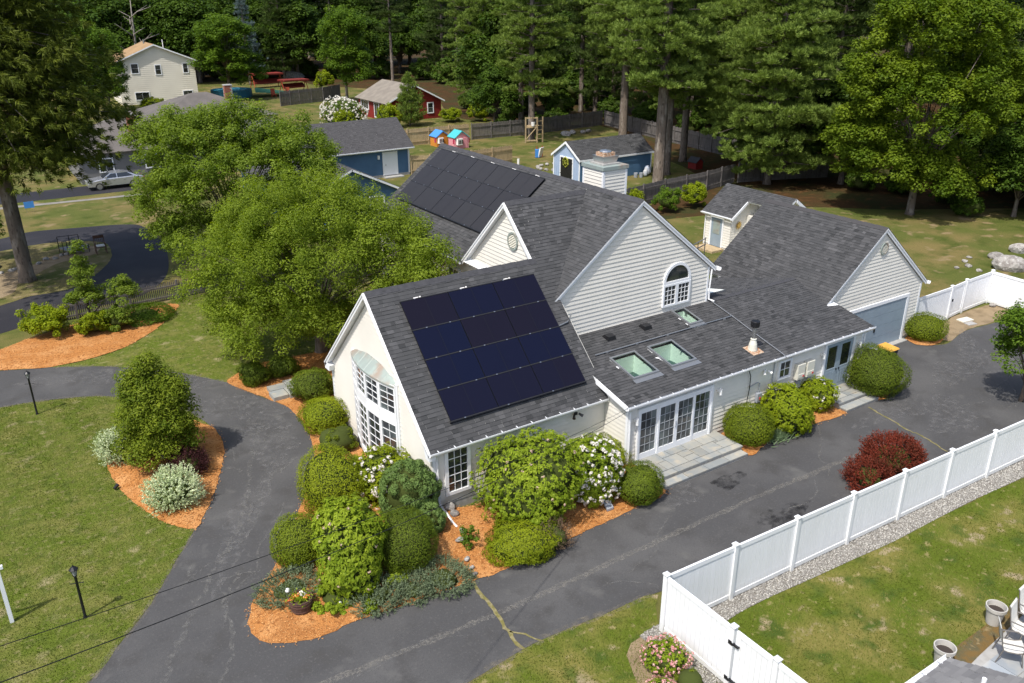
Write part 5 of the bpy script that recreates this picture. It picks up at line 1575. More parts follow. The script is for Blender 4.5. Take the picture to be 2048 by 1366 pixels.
shrub('azalea', 'small pink azalea at the bottom edge of the frame', 11.5, 11.0, 0.36, 0.30, 0.24, 'leaf_rhodo', 'rosette', n=900, leaf=(0.07, 0.028), amp=0.130, flowers=('petal_pink', 75, (0, 0, 1), -.3, 0.05), seed=50)
shrub('young_shrub', 'low green shrub beside the azaleas and the gravel', 12.3, 10.8, 0.40, 0.34, 0.26, 'leaf_olive', 'loose', n=1800, leaf=(0.06, 0.026), seed=51)
shrub('leafy_shrub', 'bright leafy shrub at the left end of the picket fence bed', 1.8, 45.6, 1.3, 1.0, 0.85, 'leaf_bright', 'loose', n=9500, leaf=(0.13, 0.06), amp=0.130, seed=52, core=0.5)
shrub('leafy_shrub', 'rounded leafy shrub at the foot of the young bed tree', 3.9, 44.5, 0.95, 0.75, 0.6, 'leaf_bright', 'loose', n=6000, leaf=(0.12, 0.055), amp=0.130, seed=53, core=0.5)
shrub('leafy_shrub', 'bushy shrub between the young tree and the ground cover', 5.1, 44.4, 0.85, 0.8, 0.65, 'leaf_maple', 'loose', n=4000, leaf=(0.12, 0.055), amp=0.130, seed=54, core=0.5)
shrub('ground_cover', 'low dark green ground cover under the picket fence', 6.5, 45.6, 1.45, 0.42, 0.2, 'leaf_mid', 'ball', n=6000, leaf=(0.09, 0.05), amp=0.102, seed=55, core=0.45)
shrub('rounded_shrub', 'left of two small dark shrubs under the big cherry', 8.85, 34.32, 0.62, 0.57, 0.5, 'leaf_yew', n=4500, leaf=(0.08, 0.04), amp=0.119, seed=56)
shrub('rounded_shrub', 'right of two small dark shrubs under the big cherry', 10.21, 34.51, 0.70, 0.50, 0.42, 'leaf_yew', n=4500, leaf=(0.08, 0.04), amp=0.119, seed=57)
shrub('juniper', 'flat grey-green juniper behind the barrel planter', 5.35, 19.75, 0.85, 0.30, 0.14, 'leaf_juniper', 'spray', n=12100, leaf=(0.055, 0.02), amp=0.130, seed=58, core=0.5)
shrub('juniper', 'flat blue-green juniper at the curb below the tall rhododendron', 7.3, 18.15, 0.75, 0.26, 0.12, 'leaf_juniper', 'spray', n=11000, leaf=(0.055, 0.02), amp=0.130, seed=59, core=0.5)
shrub('juniper', 'flat blue-green juniper ending at the mossy crack', 9.2, 17.8, 0.85, 0.24, 0.10, 'leaf_juniper', 'spray', n=12100, leaf=(0.055, 0.02), amp=0.130, seed=60, core=0.5)
shrub('juniper', 'small flat juniper between the two long ones at the curb', 8.25, 17.9, 0.6, 0.22, 0.09, 'leaf_juniper', 'spray', n=7040, leaf=(0.055, 0.02), amp=0.130, seed=61, core=0.5)
shrub('ground_cover', 'bright leafy ground cover right behind the barrel planter', 6.3, 18.75, 0.85, 0.34, 0.18, 'leaf_rhodo', 'loose', n=3600, leaf=(0.11, 0.06), amp=0.130, seed=62, core=0.45)
shrub('ground_cover', 'bright leafy ground cover patch below the fine-leaved ball', 8.0, 18.35, 0.42, 0.34, 0.20, 'leaf_rhodo', 'loose', n=1500, leaf=(0.11, 0.06), amp=0.130, seed=63, core=0.45)
shrub('ground_cover', 'small leafy seedling clump at the curb juniper', 6.85, 17.75, 0.26, 0.24, 0.16, 'leaf_rhodo', 'loose', n=500, leaf=(0.10, 0.05), amp=0.130, seed=64, core=0)
# iris clump
rng = np.random.default_rng(65)
n_ = 420
C = np.stack([rng.normal(24.15, .32, n_), rng.normal(18.15, .17, n_), np.full(n_, .05)], 1)
D = unit(np.stack([rng.normal(0, .7, n_), rng.normal(-.25, .6, n_), np.full(n_, .8)], 1))
V, F = bladet(C, D, rng.uniform(.3, .55, n_), .045, rng)
o = link('iris_clump', bigmesh('iris_clump', V, F, rng.uniform(0, 1, n_)), 'leaf_iris')
tag(o, 'grey-green iris clump with arching blades beside the driveway', 'plant')

# small trees near the house
crown_tree('magnolia_tree', 'dense conical magnolia standing in the island bed', (3.95, 29.5, 0), 0.9, 0.11,
           [(0, 0, 0.9, 1.45, 1.45, 0.75), (0, 0, 1.9, 1.3, 1.3, 1.0), (0, 0, 2.8, 1.0, 1.0, 0.9), (0.05, 0, 3.5, 0.6, 0.6, 0.75), (-.45, .35, 3.1, .6, .6, .75), (.5, -.4, 2.9, .55, .55, .7)], 420, 40000, (0.11, 0.052), 'leaf_magnolia', seed=71, crad=(0.22, 0.45), nlimb=16, flat=.95, up=.6)
crown_tree('young_tree', 'slender young tree with a pointed top behind the picket bed', (3.9, 45.4, 0), 1.0, 0.07,
           [(0, 0, 1.6, 1.0, 1.0, 1.0), (0, 0, 2.9, .7, .7, 1.0), (0, 0, 4.1, .35, .35, .8), (1.6, -.8, 1.9, .75, .75, 1.0)], 120, 9500, (0.13, 0.06), 'leaf_maple', seed=72, crad=(0.18, 0.36), nlimb=20)
# cherry in front of the house and the maple beyond it
crown_tree('cherry_tree', 'big spreading cherry with drooping yellow-green leaves beside the front wing', (12.6, 36.0, 0), 2.0, 0.27,
           [(0, 0, 4.4, 5.4, 4.6, 3.6), (2.4, -2.0, 5.6, 2.5, 2.0, 2.0), (-2.8, 1.9, 4.2, 3.2, 3.2, 2.8), (-1.8, -0.6, 2.2, 3.6, 3.2, 1.7), (-3.0, 1.6, 2.0, 2.4, 2.4, 1.3), (0.4, -2.4, 2.1, 2.6, 1.9, 1.4), (1.6, .6, 6.6, 2.6, 2.6, 2.0), (3.0, -4.8, 4.4, 1.3, 1.6, 1.5), (3.4, -5.6, 5.6, .8, 1.2, .9), (3.0, -3.6, 6.2, 1.1, 1.6, 1.0), (2.4, -4.0, 3.4, 1.4, 1.4, 1.6), (-.6, 2.2, 6.4, 3.0, 3.0, 2.0)], 1250, 175000, (0.12, 0.055), 'leaf_cherry', seed=73, crad=(0.25, 0.62), droop=.6, nlimb=46, flat=.9, up=.65)
crown_tree('maple_tree', 'broad light green maple left of the cherry, crown over the neighbour drive', (12.4, 47.5, 0), 3.4, 0.22,
           [(0, 0, 6.6, 4.9, 4.9, 3.4), (-2.8, 1.9, 5.2, 2.5, 2.5, 2.4), (2.8, -1.6, 8.0, 2.8, 2.8, 2.0), (-1.2, .8, 8.8, 2.9, 2.9, 1.7), (-2.2, 1.0, 3.4, 2.6, 2.6, 1.6), (.6, -.4, 9.8, 1.8, 1.8, 1.1), (1.5, -1.0, 4.2, 3.4, 3.4, 2.0), (3.4, -3.0, 6.6, 2.0, 2.0, 1.8), (-2.6, 1.8, 8.4, 2.6, 2.6, 1.8)], 1000, 135000, (0.14, 0.078), 'leaf_maple', seed=74, crad=(0.27, 0.62), nlimb=36, flat=.85, up=.65)
crown_tree('side_tree', 'leafy round tree at the right edge beside the white fence', (35.2, 14.6, 0), 1.0, 0.09,
           [(0, 0, 2.3, 1.5, 1.5, 1.5), (-.5, .5, 3.4, 1.0, 1.0, .9)], 90, 9000, (0.15, 0.075), 'leaf_mid', seed=75, crad=(.25, .5), nlimb=26)
pine('old_spruce', 'huge dark Norway spruce on the dry lawn at the left edge', (1.9, 56.3, 0), 27, 7.5, 8.2, 'needle_spruce', seed=76, r0=0.48, whorl=.42, per=8, blades=20, bl=(.36, .055), ang=-.03, droop=-.05, hang=.40, tufts=62, profile=.62, gaps=.03, bark='bark', minl=.65, upb=.1)

# ------------------------------------------------------------------ trees of the yards and the wood behind
GW = 'pines of the dark wood behind the yards'
pF = pine('white_pine', 'full white pine with layered branches down to the ground behind the small shed', (60.5, 50.2, 0), 24, 1.6, 6.8, 'needle_pine', seed=81, r0=.36, whorl=.8, per=7.5, blades=13, bl=(.30, .075), ang=.08, profile=.40, gaps=.05, puff=12)
pA = pine('white_pine', 'thick-trunked pine standing right beside the blue shed', (51.9, 55.2, 0), 27, 8.3, 5.6, 'needle_pine', seed=82, r0=.52, whorl=.7, per=5, blades=13, bl=(.30, .07), ang=.05, profile=.40, gaps=.08, puff=12)
pH = pine('white_pine', 'tall pine carrying the wooden stand at its foot', (56.6, 82.0, 0), 28, 6.2, 5.2, 'needle_pine', seed=83, r0=.40, whorl=.85, per=5.5, blades=12, bl=(.32, .08), ang=.06, puff=12, profile=.42, gaps=.15)
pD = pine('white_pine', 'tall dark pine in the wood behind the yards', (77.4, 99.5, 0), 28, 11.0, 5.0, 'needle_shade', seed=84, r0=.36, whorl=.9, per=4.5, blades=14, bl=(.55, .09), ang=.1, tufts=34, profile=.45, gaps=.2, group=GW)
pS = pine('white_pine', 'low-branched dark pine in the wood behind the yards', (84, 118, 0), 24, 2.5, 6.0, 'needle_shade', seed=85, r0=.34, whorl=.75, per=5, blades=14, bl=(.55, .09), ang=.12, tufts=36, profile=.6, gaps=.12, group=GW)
place(pA, (56.0, 58.6, 0), 2.2, .86, 'thinner pine just behind the thick-trunked pine at the blue shed')
place(pA, (67.3, 78.2, 0), 1.1, 1.02, 'pine standing in the corner of the weathered board fence')
place(pH, (62.0, 62.5, 0), 4.0, .95, 'pine close behind the board fence right of the blue shed')
place(pF, (66.5, 55.5, 0), 1.3, .9, 'second full pine right behind the layered one by the small shed')
place(pF, (74.5, 62.5, 0), 2.5, 1.05, 'full white pine behind the layered pine near the garage')
place(pH, (70.0, 118.5, 0), .6, 1.0, 'pine with bare lower trunk behind the red cottage')
place(pF, (64.0, 104.5, 0), .9, .80, 'light green pine leaning over the red cottage roof')
place(pH, (62.5, 93.0, 0), 2.9, .9, 'pine left of the stand pine behind the board fence')
oak = crown_tree('oak_tree', 'tall bright green oak at the edge of the wood right of the garage', (60.9, 36.4, 0), 4.5, .30,
           [(0, 0, 8.2, 5.6, 5.6, 4.6), (0, 0, 13.5, 5.0, 5.0, 4.0), (-2.0, 1.6, 3.8, 3.8, 3.8, 2.8), (1.8, -1.2, 3.2, 3.6, 3.6, 2.2), (-.6, -1.6, 2.9, 2.6, 2.6, 1.6), (2.6, -2.4, 10, 3.0, 3.0, 2.8), (-3.2, 2.4, 10, 3.0, 3.0, 3.4), (-3.4, 3.0, 5.6, 2.6, 2.6, 3.6)], 800, 115000, (.23, .14), 'leaf_oak', seed=86, crad=(.4, .9), nlimb=40, flat=.8, up=.7)
bm = crown_tree('broadleaf_tree', 'tall pale green tree left of the red cottage roof', (54.3, 131.0, 0), 5.0, .25,
           [(0, 0, 6.5, 4.2, 4.2, 4.2), (0, 0, 11.0, 3.6, 3.6, 3.6), (1.5, -1.5, 4.0, 3.0, 3.0, 2.6)], 300, 34000, (.28, .17), 'leaf_mid', seed=87, crad=(.5, 1.0), nlimb=30, flat=.8)
bd = crown_tree('broadleaf_tree', 'dense dark maple right behind the playhouses', (57.8, 92.0, 0), 2.0, .2,
           [(0, 0, 3.6, 3.4, 3.4, 2.8), (.5, -.3, 6.0, 2.4, 2.4, 1.8)], 220, 20000, (.28, .17), 'leaf_dark', seed=88, crad=(.45, .9), nlimb=26)
GB = 'dark broadleaf trees of the wood'
place(bm, (39.6, 144.8, 0), 1.0, (1.3, 1.3, .92), 'rounded green tree beside the white two-storey house')
place(bd, (27.0, 176.0, 0), 2.0, 2.1, 'dark crown rising behind the tan roof of the white house')
place(bd, (14.0, 168.0, 0), 3.0, 1.9, 'dark tree left behind the white house')
place(bm, (17.5, 132.0, 0), .4, .9, 'light leafy tree between the spruce and the white house')
place(bd, (58.0, 186.0, 0), 4.0, 2.0, 'dark tree right behind the white house, by the pool')
blue = pine('blue_spruce', 'pale blue-grey spruce top behind the white house', (50, 168.0, 0), 19, 3, 4.0, 'needle_blue', seed=89, r0=.25, whorl=.7, per=6, blades=12, bl=(.5, .08), ang=.05, tufts=18, profile=1.0)
jun = pine('cone_juniper', 'conical dark green juniper in front of the red cottage', (50.4, 101.0, 0), 6.8, .3, 2.9, 'needle_pine', seed=90, r0=.12, whorl=.3, per=8, blades=14, bl=(.3, .05), ang=.45, tufts=16, profile=.8, gaps=.02)
# right-hand edge of the wood
for (x, y, rz, s, pr, lb) in ((80.5, 62, 1.9, 1.1, pF, 'full pine behind the board fence left of the oak'), (82, 74, .3, 1.15, pF, 'full pine in the wood behind the fence corner'), (78.5, 97.5, 2.3, 1.0, pH, 'lighter pine behind the far fence corner'), (86, 86, 3.4, 1.1, pH, 'lighter pine deep behind the far fence corner'), (74, 40, 1.0, 1.0, bd, 'dark broadleaf tree right behind the bright oak'), (69.5, 27.5, 2.0, 1.5, bd, 'dark broadleaf tree above the boulders at the right edge'),
                             (66.8, 31.5, 3.0, .9, bd, 'low dark thicket tree right of the oak trunk'), (80, 26.0, 4.0, 1.9, bd, 'tall dark broadleaf tree at the right edge of the wood'),
                             (83, 36.5, .5, 1.1, pF, 'shaded pine right of the oak at the top corner'), (66.0, 46.5, 1.5, 1.25, bd, 'dark broadleaf tree between the oak and the layered pine'),
                             (72.0, 33.0, 5.0, .75, oak, 'smaller oak half hidden in shade right of the tall oak')):
    place(pr, (x, y, 0), rz, s, lb)
# the wood itself
rw = random.Random(9)
spots = []
woods = [(60, 96), (76, 90), (73, 70), (78, 52), (90, 44), (88, 22), (150, 10), (210, 60), (190, 190), (110, 245), (-50, 255), (-50, 180), (8, 172), (30, 180), (62, 178), (75, 150), (72, 122)]
tries = 0
while len(spots) < 170 and tries < 20000:
    tries += 1
    x, y = rw.uniform(-50, 200), rw.uniform(10, 255)
    if not inside((x, y), woods): continue
    dmin = 4.6 + 0.014 * math.hypot(x, y)
    if any((x - a) ** 2 + (y - b) ** 2 < dmin * dmin for a, b in spots): continue
    spots.append((x, y))
for i, (x, y) in enumerate(spots):
    k = rw.random()
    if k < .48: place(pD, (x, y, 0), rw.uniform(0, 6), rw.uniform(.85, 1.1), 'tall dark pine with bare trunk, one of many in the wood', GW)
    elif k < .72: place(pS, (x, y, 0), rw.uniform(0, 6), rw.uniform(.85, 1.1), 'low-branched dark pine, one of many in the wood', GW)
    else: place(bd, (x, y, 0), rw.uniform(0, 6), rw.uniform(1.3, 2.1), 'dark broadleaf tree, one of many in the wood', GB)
pD['label'] = 'tall dark pine with bare trunk, one of many in the wood'
pS['label'] = 'low-branched dark pine, one of many in the wood'
for k in range(24):
    x, y = -22 + k * 3.6 + rw.uniform(-1, 1), 174 + rw.uniform(-3, 9) + (6 if 14 < k < 22 else 0)
    if k % 3 == 1: place(pS, (x, y, 0), rw.uniform(0, 6), rw.uniform(.8, 1.0), 'low-branched dark pine, one of many in the wood', GW)
    else: place(bd, (x, y, 0), rw.uniform(0, 6), rw.uniform(1.7, 2.3), 'dark broadleaf tree, one of many in the wood', GB)
for k in range(34):
    x, y = -30 + k * 4.2 + rw.uniform(-1, 1), 196 + rw.uniform(-3, 9)
    place(bd if k % 2 else pS, (x, y, 0), rw.uniform(0, 6), rw.uniform(2.0, 2.6) if k % 2 else 1.1, 'dark broadleaf tree, one of many in the wood' if k % 2 else 'low-branched dark pine, one of many in the wood', GB if k % 2 else GW)
# undergrowth
GU = 'undergrowth bushes along the wood edge'
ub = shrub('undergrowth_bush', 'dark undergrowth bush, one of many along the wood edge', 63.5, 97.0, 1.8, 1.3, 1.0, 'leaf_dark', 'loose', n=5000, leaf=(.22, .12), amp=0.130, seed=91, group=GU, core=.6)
for (x, y, s) in ((80, 95, 1.3), (77, 84, 1.4), (75, 75, 1.2), (70, 103, 1.2), (78, 108, 1.5), (66, 112, 1.2), (72, 97, 1.3), (81, 100, 1.5), (87, 104, 1.6), (80, 70, 1.4), (80, 60, 1.5), (86, 52, 1.6), (70, 38, 1.0), (67, 37, .8), (73, 30, 1.2), (64, 33.5, .8), (77, 23, 1.4), (64, 176, 1.7), (70, 172, 1.7), (56, 178, 1.8), (76, 165, 1.8), (82, 158, 1.8), (48, 182, 1.8), (90, 150, 1.8), (85, 135, 1.8), (80, 125, 1.7), (69, 60, 1.2), (71, 66, 1.3), (71, 56, 1.3), (68, 51, 1.0), (73, 50, 1.4), (78, 46, 1.5), (72, 44, 1.2), (67, 41, 1.0), (76, 36, 1.3), (65, 44, .9), (74, 82, 1.4), (75, 90, 1.4), (83, 80, 1.6), (84, 68, 1.6), (88, 60, 1.7), (92, 92, 1.8), (66, 90, 1.0), (62, 89.5, .9), (58, 90, .9), (70, 30, 1.1), (68, 25, 1.1), (80, 30, 1.5), (20, 172, 2), (8, 170, 2), (36, 175, 2), (0, 172, 2)):
    place(ub, (x, y, 0), rw.uniform(0, 6), s, 'dark undergrowth bush, one of many along the wood edge', GU)
for k in range(34):
    x, y = rw.uniform(80, 122), rw.uniform(98, 165)
    if x * .55 + y * .83 < 132: continue
    place(ub, (x, y, 0), rw.uniform(0, 6), rw.uniform(1.4, 2.4), 'dark undergrowth bush, one of many along the wood edge', GU)
bb = shrub('leafy_bush', 'bright rounded bush right of the two at the near board fence', 48.8, 47.5, 1.24, 1.2, 1.06, 'leaf_bright', 'loose', n=5200, leaf=(.15, .08), amp=0.130, seed=92, core=.55)
shrub('leafy_bush', 'duller rounded bush left of the bright one at the near board fence', 45.7, 47.5, 1.15, 1.14, 1.0, 'leaf_mid', 'loose', n=5200, leaf=(.13, .06), amp=0.130, seed=93, core=.55)
place(bb, (44.0, 49.6, 0), 1.0, .82, 'bright bush half hidden behind the chimney')
place(bb, (58.5, 152.0, 0), 2.0, 1.6, 'round lime green bush on the lawn beyond the pool fence')
place(bb, (25.8, 138.0, 0), 3.0, (1.7, 1.7, .9), 'low green bush at the foot of the white house')
place(bb, (41.5, 101.5, 0), 4.0, 1.3, 'green bush left of the white viburnum')
place(bb, (56.8, 101.5, 0), .6, (1.5, 1.5, .9), 'green bush below the window of the red cottage')
place(bb, (60.0, 99.5, 0), 5.6, 1.25, 'leafy bush at the right corner of the red cottage')
place(bm, (20.3, 139.0, 0), 2.4, .8, 'leafy tree just left of the white house corner')
place(bb, (47.0, 101.0, 0), 1.7, 1.5, 'bush left of the conical juniper at the red cottage')
shrub('viburnum', 'viburnum covered in white blossom above the blue garage roof', 43.4, 106.5, 3.0, 1.75, 1.5, 'leaf_mid', 'rosette', n=4000, leaf=(.2, .1), amp=0.130, flowers=('petal_white', 420, (0, -.2, 1), -.35, .16), seed=94)

# ------------------------------------------------------------------ white vinyl fences
def vinyl_run(t, pts, H=1.83, gate=None, first=True):
    """posts with caps, rails and tongue-and-groove boards between successive points; gate = index of a bay that is a gate"""
    for i, p in enumerate(pts):
        if i == 0 and not first: continue
        x, y = p
        po = part('post', MB().box(x - .065, x + .065, y - .065, y + .065, 0, H + .05), 'vinyl', t)
        cap = MB().box(x - .085, x + .085, y - .085, y + .085, H + .05, H + .075)
        cap.add([(x - .085, y - .085, H + .075), (x + .085, y - .085, H + .075), (x + .085, y + .085, H + .075), (x - .085, y + .085, H + .075), (x, y, H + .12)], [(0, 1, 4), (1, 2, 4), (2, 3, 4), (3, 0, 4)])
        part('post_cap', cap, 'vinyl', po)
    for i in range(len(pts) - 1):
        a, b = Vector((*pts[i], 0)), Vector((*pts[i + 1], 0))
        d = (b - a).normalized()
        n = Vector((-d.y, d.x, 0))
        L = (b - a).length
        lo, hi = .075, L - .075
        if gate == i: lo, hi = .12, L - .10
        for (z0, z1) in ((.06, .20), (H - .14, H)):
            part('rail', MB().obox(a + d * ((lo + hi) / 2) + UZ * ((z0 + z1) / 2), d * ((hi - lo) / 2), n * .03, UZ * ((z1 - z0) / 2)), 'vinyl', t)
        m = max(3, round((hi - lo) / .158))
        w = (hi - lo) / m
        if gate == i:
            for s in (lo + .05, hi - .05):
                part('gate_stile', MB().obox(a + d * s + UZ * (H / 2), d * .05, n * .032, UZ * (H / 2 - .06)), 'vinyl', t)
        mesh = None
        for k in range(m):
            c = a + d * (lo + w * (k + .5)) + UZ * (H / 2)
            part('board', MB().obox(c, d * (w / 2 - .004), n * .011, UZ * (H / 2 - .16)), 'vinyl', t)
    return t
dx = (30.48 - 13.15) / 7
P1 = [(13.15 + dx * i, 12.70 - .095 * i) for i in range(10)]
t = thing('vinyl_fence', 'long white vinyl privacy fence between the driveway and the fenced lawn', 'fence', (13.15, 12.7, 0))
vinyl_run(t, P1)
t = thing('vinyl_fence', 'sunlit white vinyl fence with a gate running out of the bottom edge', 'fence', (13.15, 10.4, 0))
vinyl_run(t, [(13.15, 12.70), (13.15, 10.37), (13.16, 9.07), (13.18, 6.6)], gate=1, first=False)
for z in (1.42, .32):
    h = MB().box(13.06, 13.13, 10.12, 10.36, z - .02, z + .02)
    h.prism([(13.07, 10.30, z - .06), (13.07, 10.44, z - .06), (13.07, 10.44, z + .05), (13.07, 10.34, z + .05)], (.03, 0, 0))
    part('hinge', h, 'black_metal', t)
part('latch', MB().tube([(13.08, 9.28, 1.02), (13.05, 9.24, 1.06), (13.05, 9.20, 1.0), (13.07, 9.16, .96)], .014, 6), 'black_metal', t)
t = thing('vinyl_fence', 'white vinyl fence with a gate from the garage corner', 'fence', (41.6, 21.8, 0))
vinyl_run(t, [(38.35, 21.72), (41.6, 21.78), (43.25, 21.95), (45.95, 22.05)], gate=1)
part('latch', MB().box(41.75, 41.80, 21.70, 21.75, 1.0, 1.14), 'black_metal', t)
t = thing('vinyl_fence', 'brightly lit white vinyl fence running right from the far fence corner', 'fence', (45.9, 20.0, 0))
vinyl_run(t, [(45.95, 22.05), (45.75, 19.5), (45.6, 17.1), (45.4, 14.7), (45.2, 12.3)], first=False)

# ------------------------------------------------------------------ wooden fences
def board_fence(label, pts, mat, H=1.85, w=.14, pick=False, name='board_fence', gap=.012, post='both', skew=.0):
    t = thing(name, label, 'fence', (pts[0][0], pts[0][1], 0))
    r = random.Random(len(pts) + int(pts[0][0]))
    for i in range(len(pts) - 1):
        a, b = Vector((*pts[i], 0)), Vector((*pts[i + 1], 0))
        L = (b - a).length
        nb = max(1, round(L / 2.44))
        d = (b - a).normalized()
        n = Vector((-d.y, d.x, 0))
        for k in range(nb):
            p, q = a + d * (L * k / nb), a + d * (L * (k + 1) / nb)
            bl = L / nb
            part('post', MB().obox(p + UZ * (H / 2 + .04), d * .05, n * .05, UZ * (H / 2 + .06)), mat, t)
            mb = MB()
            m = int(bl / w)
            for j in range(m):
                c = p + d * (bl * (j + .5) / m) + n * .06
                h = H * r.uniform(.975, 1.02) if not pick else H * r.uniform(.93, 1.04)
                mb.obox(c + UZ * (h / 2), d * (bl / m / 2 - gap), n * .009, UZ * (h / 2), r.random())
                if pick:
                    mb.add([c + UZ * h - d * (bl / m / 2 - gap), c + UZ * h + d * (bl / m / 2 - gap), c + UZ * (h + .05)], [(0, 1, 2)])
            part('slat_panel', mb, mat, t, kind='stuff')
            for z in (H * .22, H * .8):
                part('rail', MB().obox((p + q) / 2 + UZ * z, d * (bl / 2 - .05), n * .02, UZ * .045), mat, t)
    return t
board_fence('weathered grey board fence behind the playhouses and the stand pine', [(51.3, 86.75), (59.1, 86.2), (68, 87.0), (71.7, 87.4)], 'wood_grey')
board_fence('grey board fence running toward the house from the far fence corner', [(71.8, 87.2), (70.0, 76.1), (68.3, 64.7), (67.6, 54)], 'wood_grey')
board_fence('new tan board fence left of the playhouses', [(36.5, 87.4), (43.1, 87.2), (51.0, 86.85)], 'wood_tan')
board_fence('low tan board fence right behind the solar roof ridge', [(35.9, 72.2), (39.6, 71.3), (47.3, 71.9)], 'wood_tan', H=1.75)
board_fence('dark weathered board fence between the bushes and the small shed', [(42.8, 49.6), (48.5, 50.7), (53.9, 51.2), (58.6, 52.3)], 'wood_grey', H=1.7)
board_fence('shaded board fence behind the small shed under the pines', [(58.8, 52.1), (63.5, 50.6), (67.5, 49.0)], 'wood_grey', H=1.8)
board_fence('leaning grey fence with pale posts beyond the maple', [(43.5, 131.5), (47, 132.6), (51.4, 133.8), (55.6, 136.7)], 'wood_grey', H=2.2)
board_fence('low weathered picket fence along the neighbour drive', [(0.88, 47.45), (3.48, 47.55), (6.21, 47.75), (8.77, 47.95), (10.6, 48.1)], 'wood_grey', H=1.0, w=.10, pick=True, name='picket_fence', gap=.02)

# ------------------------------------------------------------------ lamp posts, sign post, wires
def lamp_post(label, x, y, H):
    t = thing('lamp_post', label, 'lamp', (x, y, 0))
    part('pole', MB().lathe([(.055, -.1), (.055, .06), (.038, .10), (.036, H - .34), (.05, H - .32), (.03, H - .30)], (x, y, 0), 10), 'black_metal', t, smooth=True)
    part('ladder_rest', MB().tube([(x - .17, y + .06, H - .55), (x + .17, y - .06, H - .55)], .011, 6), 'black_metal', t)
    c = (x, y, H - .30)
    fr = MB()
    for k in range(4):
        q = math.pi / 4 + k * math.pi / 2
        fr.tube([(x + .055 * math.cos(q), y + .055 * math.sin(q), H - .30), (x + .105 * math.cos(q), y + .105 * math.sin(q), H - .09)], .008, 4)
    part('lantern_frame', fr, 'black_metal', t)
    part('lantern_glass', MB().lathe([(.045, .01), (.085, .20)], c, 4), 'lamp_glass', t)
    part('lantern_roof', MB().lathe([(.0, .20), (.12, .20), (.12, .215), (.05, .29), (.02, .30), (.015, .34), (.0, .345)], c, 8), 'black_metal', t)
lamp_post('black lantern post at the far edge of the front lawn', .44, 36.33, 1.95)
lamp_post('black lantern post in the middle of the front lawn', .21, 21.9, 1.74)
t = thing('sign_post', 'white wooden sign post with cross arm at the left edge', 'post', (-1.5, 22.84, 0))
part('pole', MB().box(-1.55, -1.45, 22.79, 22.89, 0, 1.75), 'trim', t)
part('arm', MB().box(-2.35, -1.36, 22.80, 22.88, 1.75, 1.85), 'trim', t)
def wire(label, a, b, sag, r=.006):
    a, b = Vector(a), Vector(b)
    pts = []
    for i in range(25):
        s = i / 24
        p = a.lerp(b, s)
        pts.append((p.x, p.y, p.z - sag * 4 * s * (1 - s)))
    solo('cable', MB().tube(pts, r, 5), 'wire', label, 'cable', tuple(a))
wire('upper black service cable from the low wing corner over the front bed', (17.62, 19.45, 2.62), (-2.03, 9.58, 9.0), .35)
wire('thicker lower black cable swinging over the loop drive to the house', (17.60, 19.45, 2.50), (-2.12, 9.41, 8.6), .42, .008)
wire('thin clothes line strung from the stand pine to the shed pine', (56.5, 81.7, 4.0), (52.2, 55.6, 3.2), .3)

# ------------------------------------------------------------------ barrel planter and bits in the front bed
bx, by, bz = 5.3, 18.82, .10
t = thing('barrel_planter', 'half barrel planter with orange and white flowers in the mulch tip', 'planter', (bx, by, 0))
part('barrel', MB().lathe([(.0, 0), (.26, 0), (.30, .16), (.325, .32), (.335, .42), (.30, .42), (.29, .34), (.0, .34)], (bx, by, bz), 20), 'barrel_wood', t)
for z, r in ((.09, .288), (.28, .325), (.37, .334)):
    part('hoop', MB().lathe([(r, z - .02), (r + .008, z - .02), (r + .010, z + .02), (r + .002, z + .02)], (bx, by, bz), 20), 'barrel_hoop', t)
rng = np.random.default_rng(3)
n_ = 420
C = np.stack([rng.normal(0, .13, n_), rng.normal(0, .13, n_), bz + .36 + rng.uniform(0, .12, n_)], 1)
V, F = leafq(C, rdirs(n_, rng) + [0, 0, 1], rdirs(n_, rng), .07, .04, rng)
link('plants', bigmesh('plants', V, F, rng.uniform(0, 1, n_)), 'leaf_rhodo', t, kind='stuff')
for m_, k_, dx_, dy_ in (('petal_orange', 26, -.1, .05), ('petal_orange', 22, .12, -.14), ('petal_white', 20, .06, .04), ('petal_orange', 14, -.28, -.02)):
    C = np.stack([dx_ + rng.normal(0, .05, k_), dy_ + rng.normal(0, .05, k_), bz + .46 + rng.uniform(0, .06, k_)], 1)
    V, F = leafq(C, rdirs(k_, rng) + [0, 0, 1], rdirs(k_, rng), .06, .05, rng)
    link('flower', bigmesh('flower', V, F, rng.uniform(0, 1, k_)), m_, t, kind='stuff')
def globe(label, x, y, z, r):
    t = thing('garden_light', label, 'light', (x, y, 0))
    part('stake', MB().tube([(x, y, 0), (x, y, z)], .012, 6), 'black_metal', t)
    part('globe', MB().lathe([(.0, r), (r * .7, r * .7), (r, 0), (r * .7, -r * .7), (0, -r)], (x, y, z + r * .6), 12), 'lamp_white', t, smooth=True)
globe('white globe garden light right behind the barrel planter', 5.12, 19.35, .42, .075)
globe('small white garden light at the foot of the leafy ground cover', 6.25, 18.35, .18, .05)
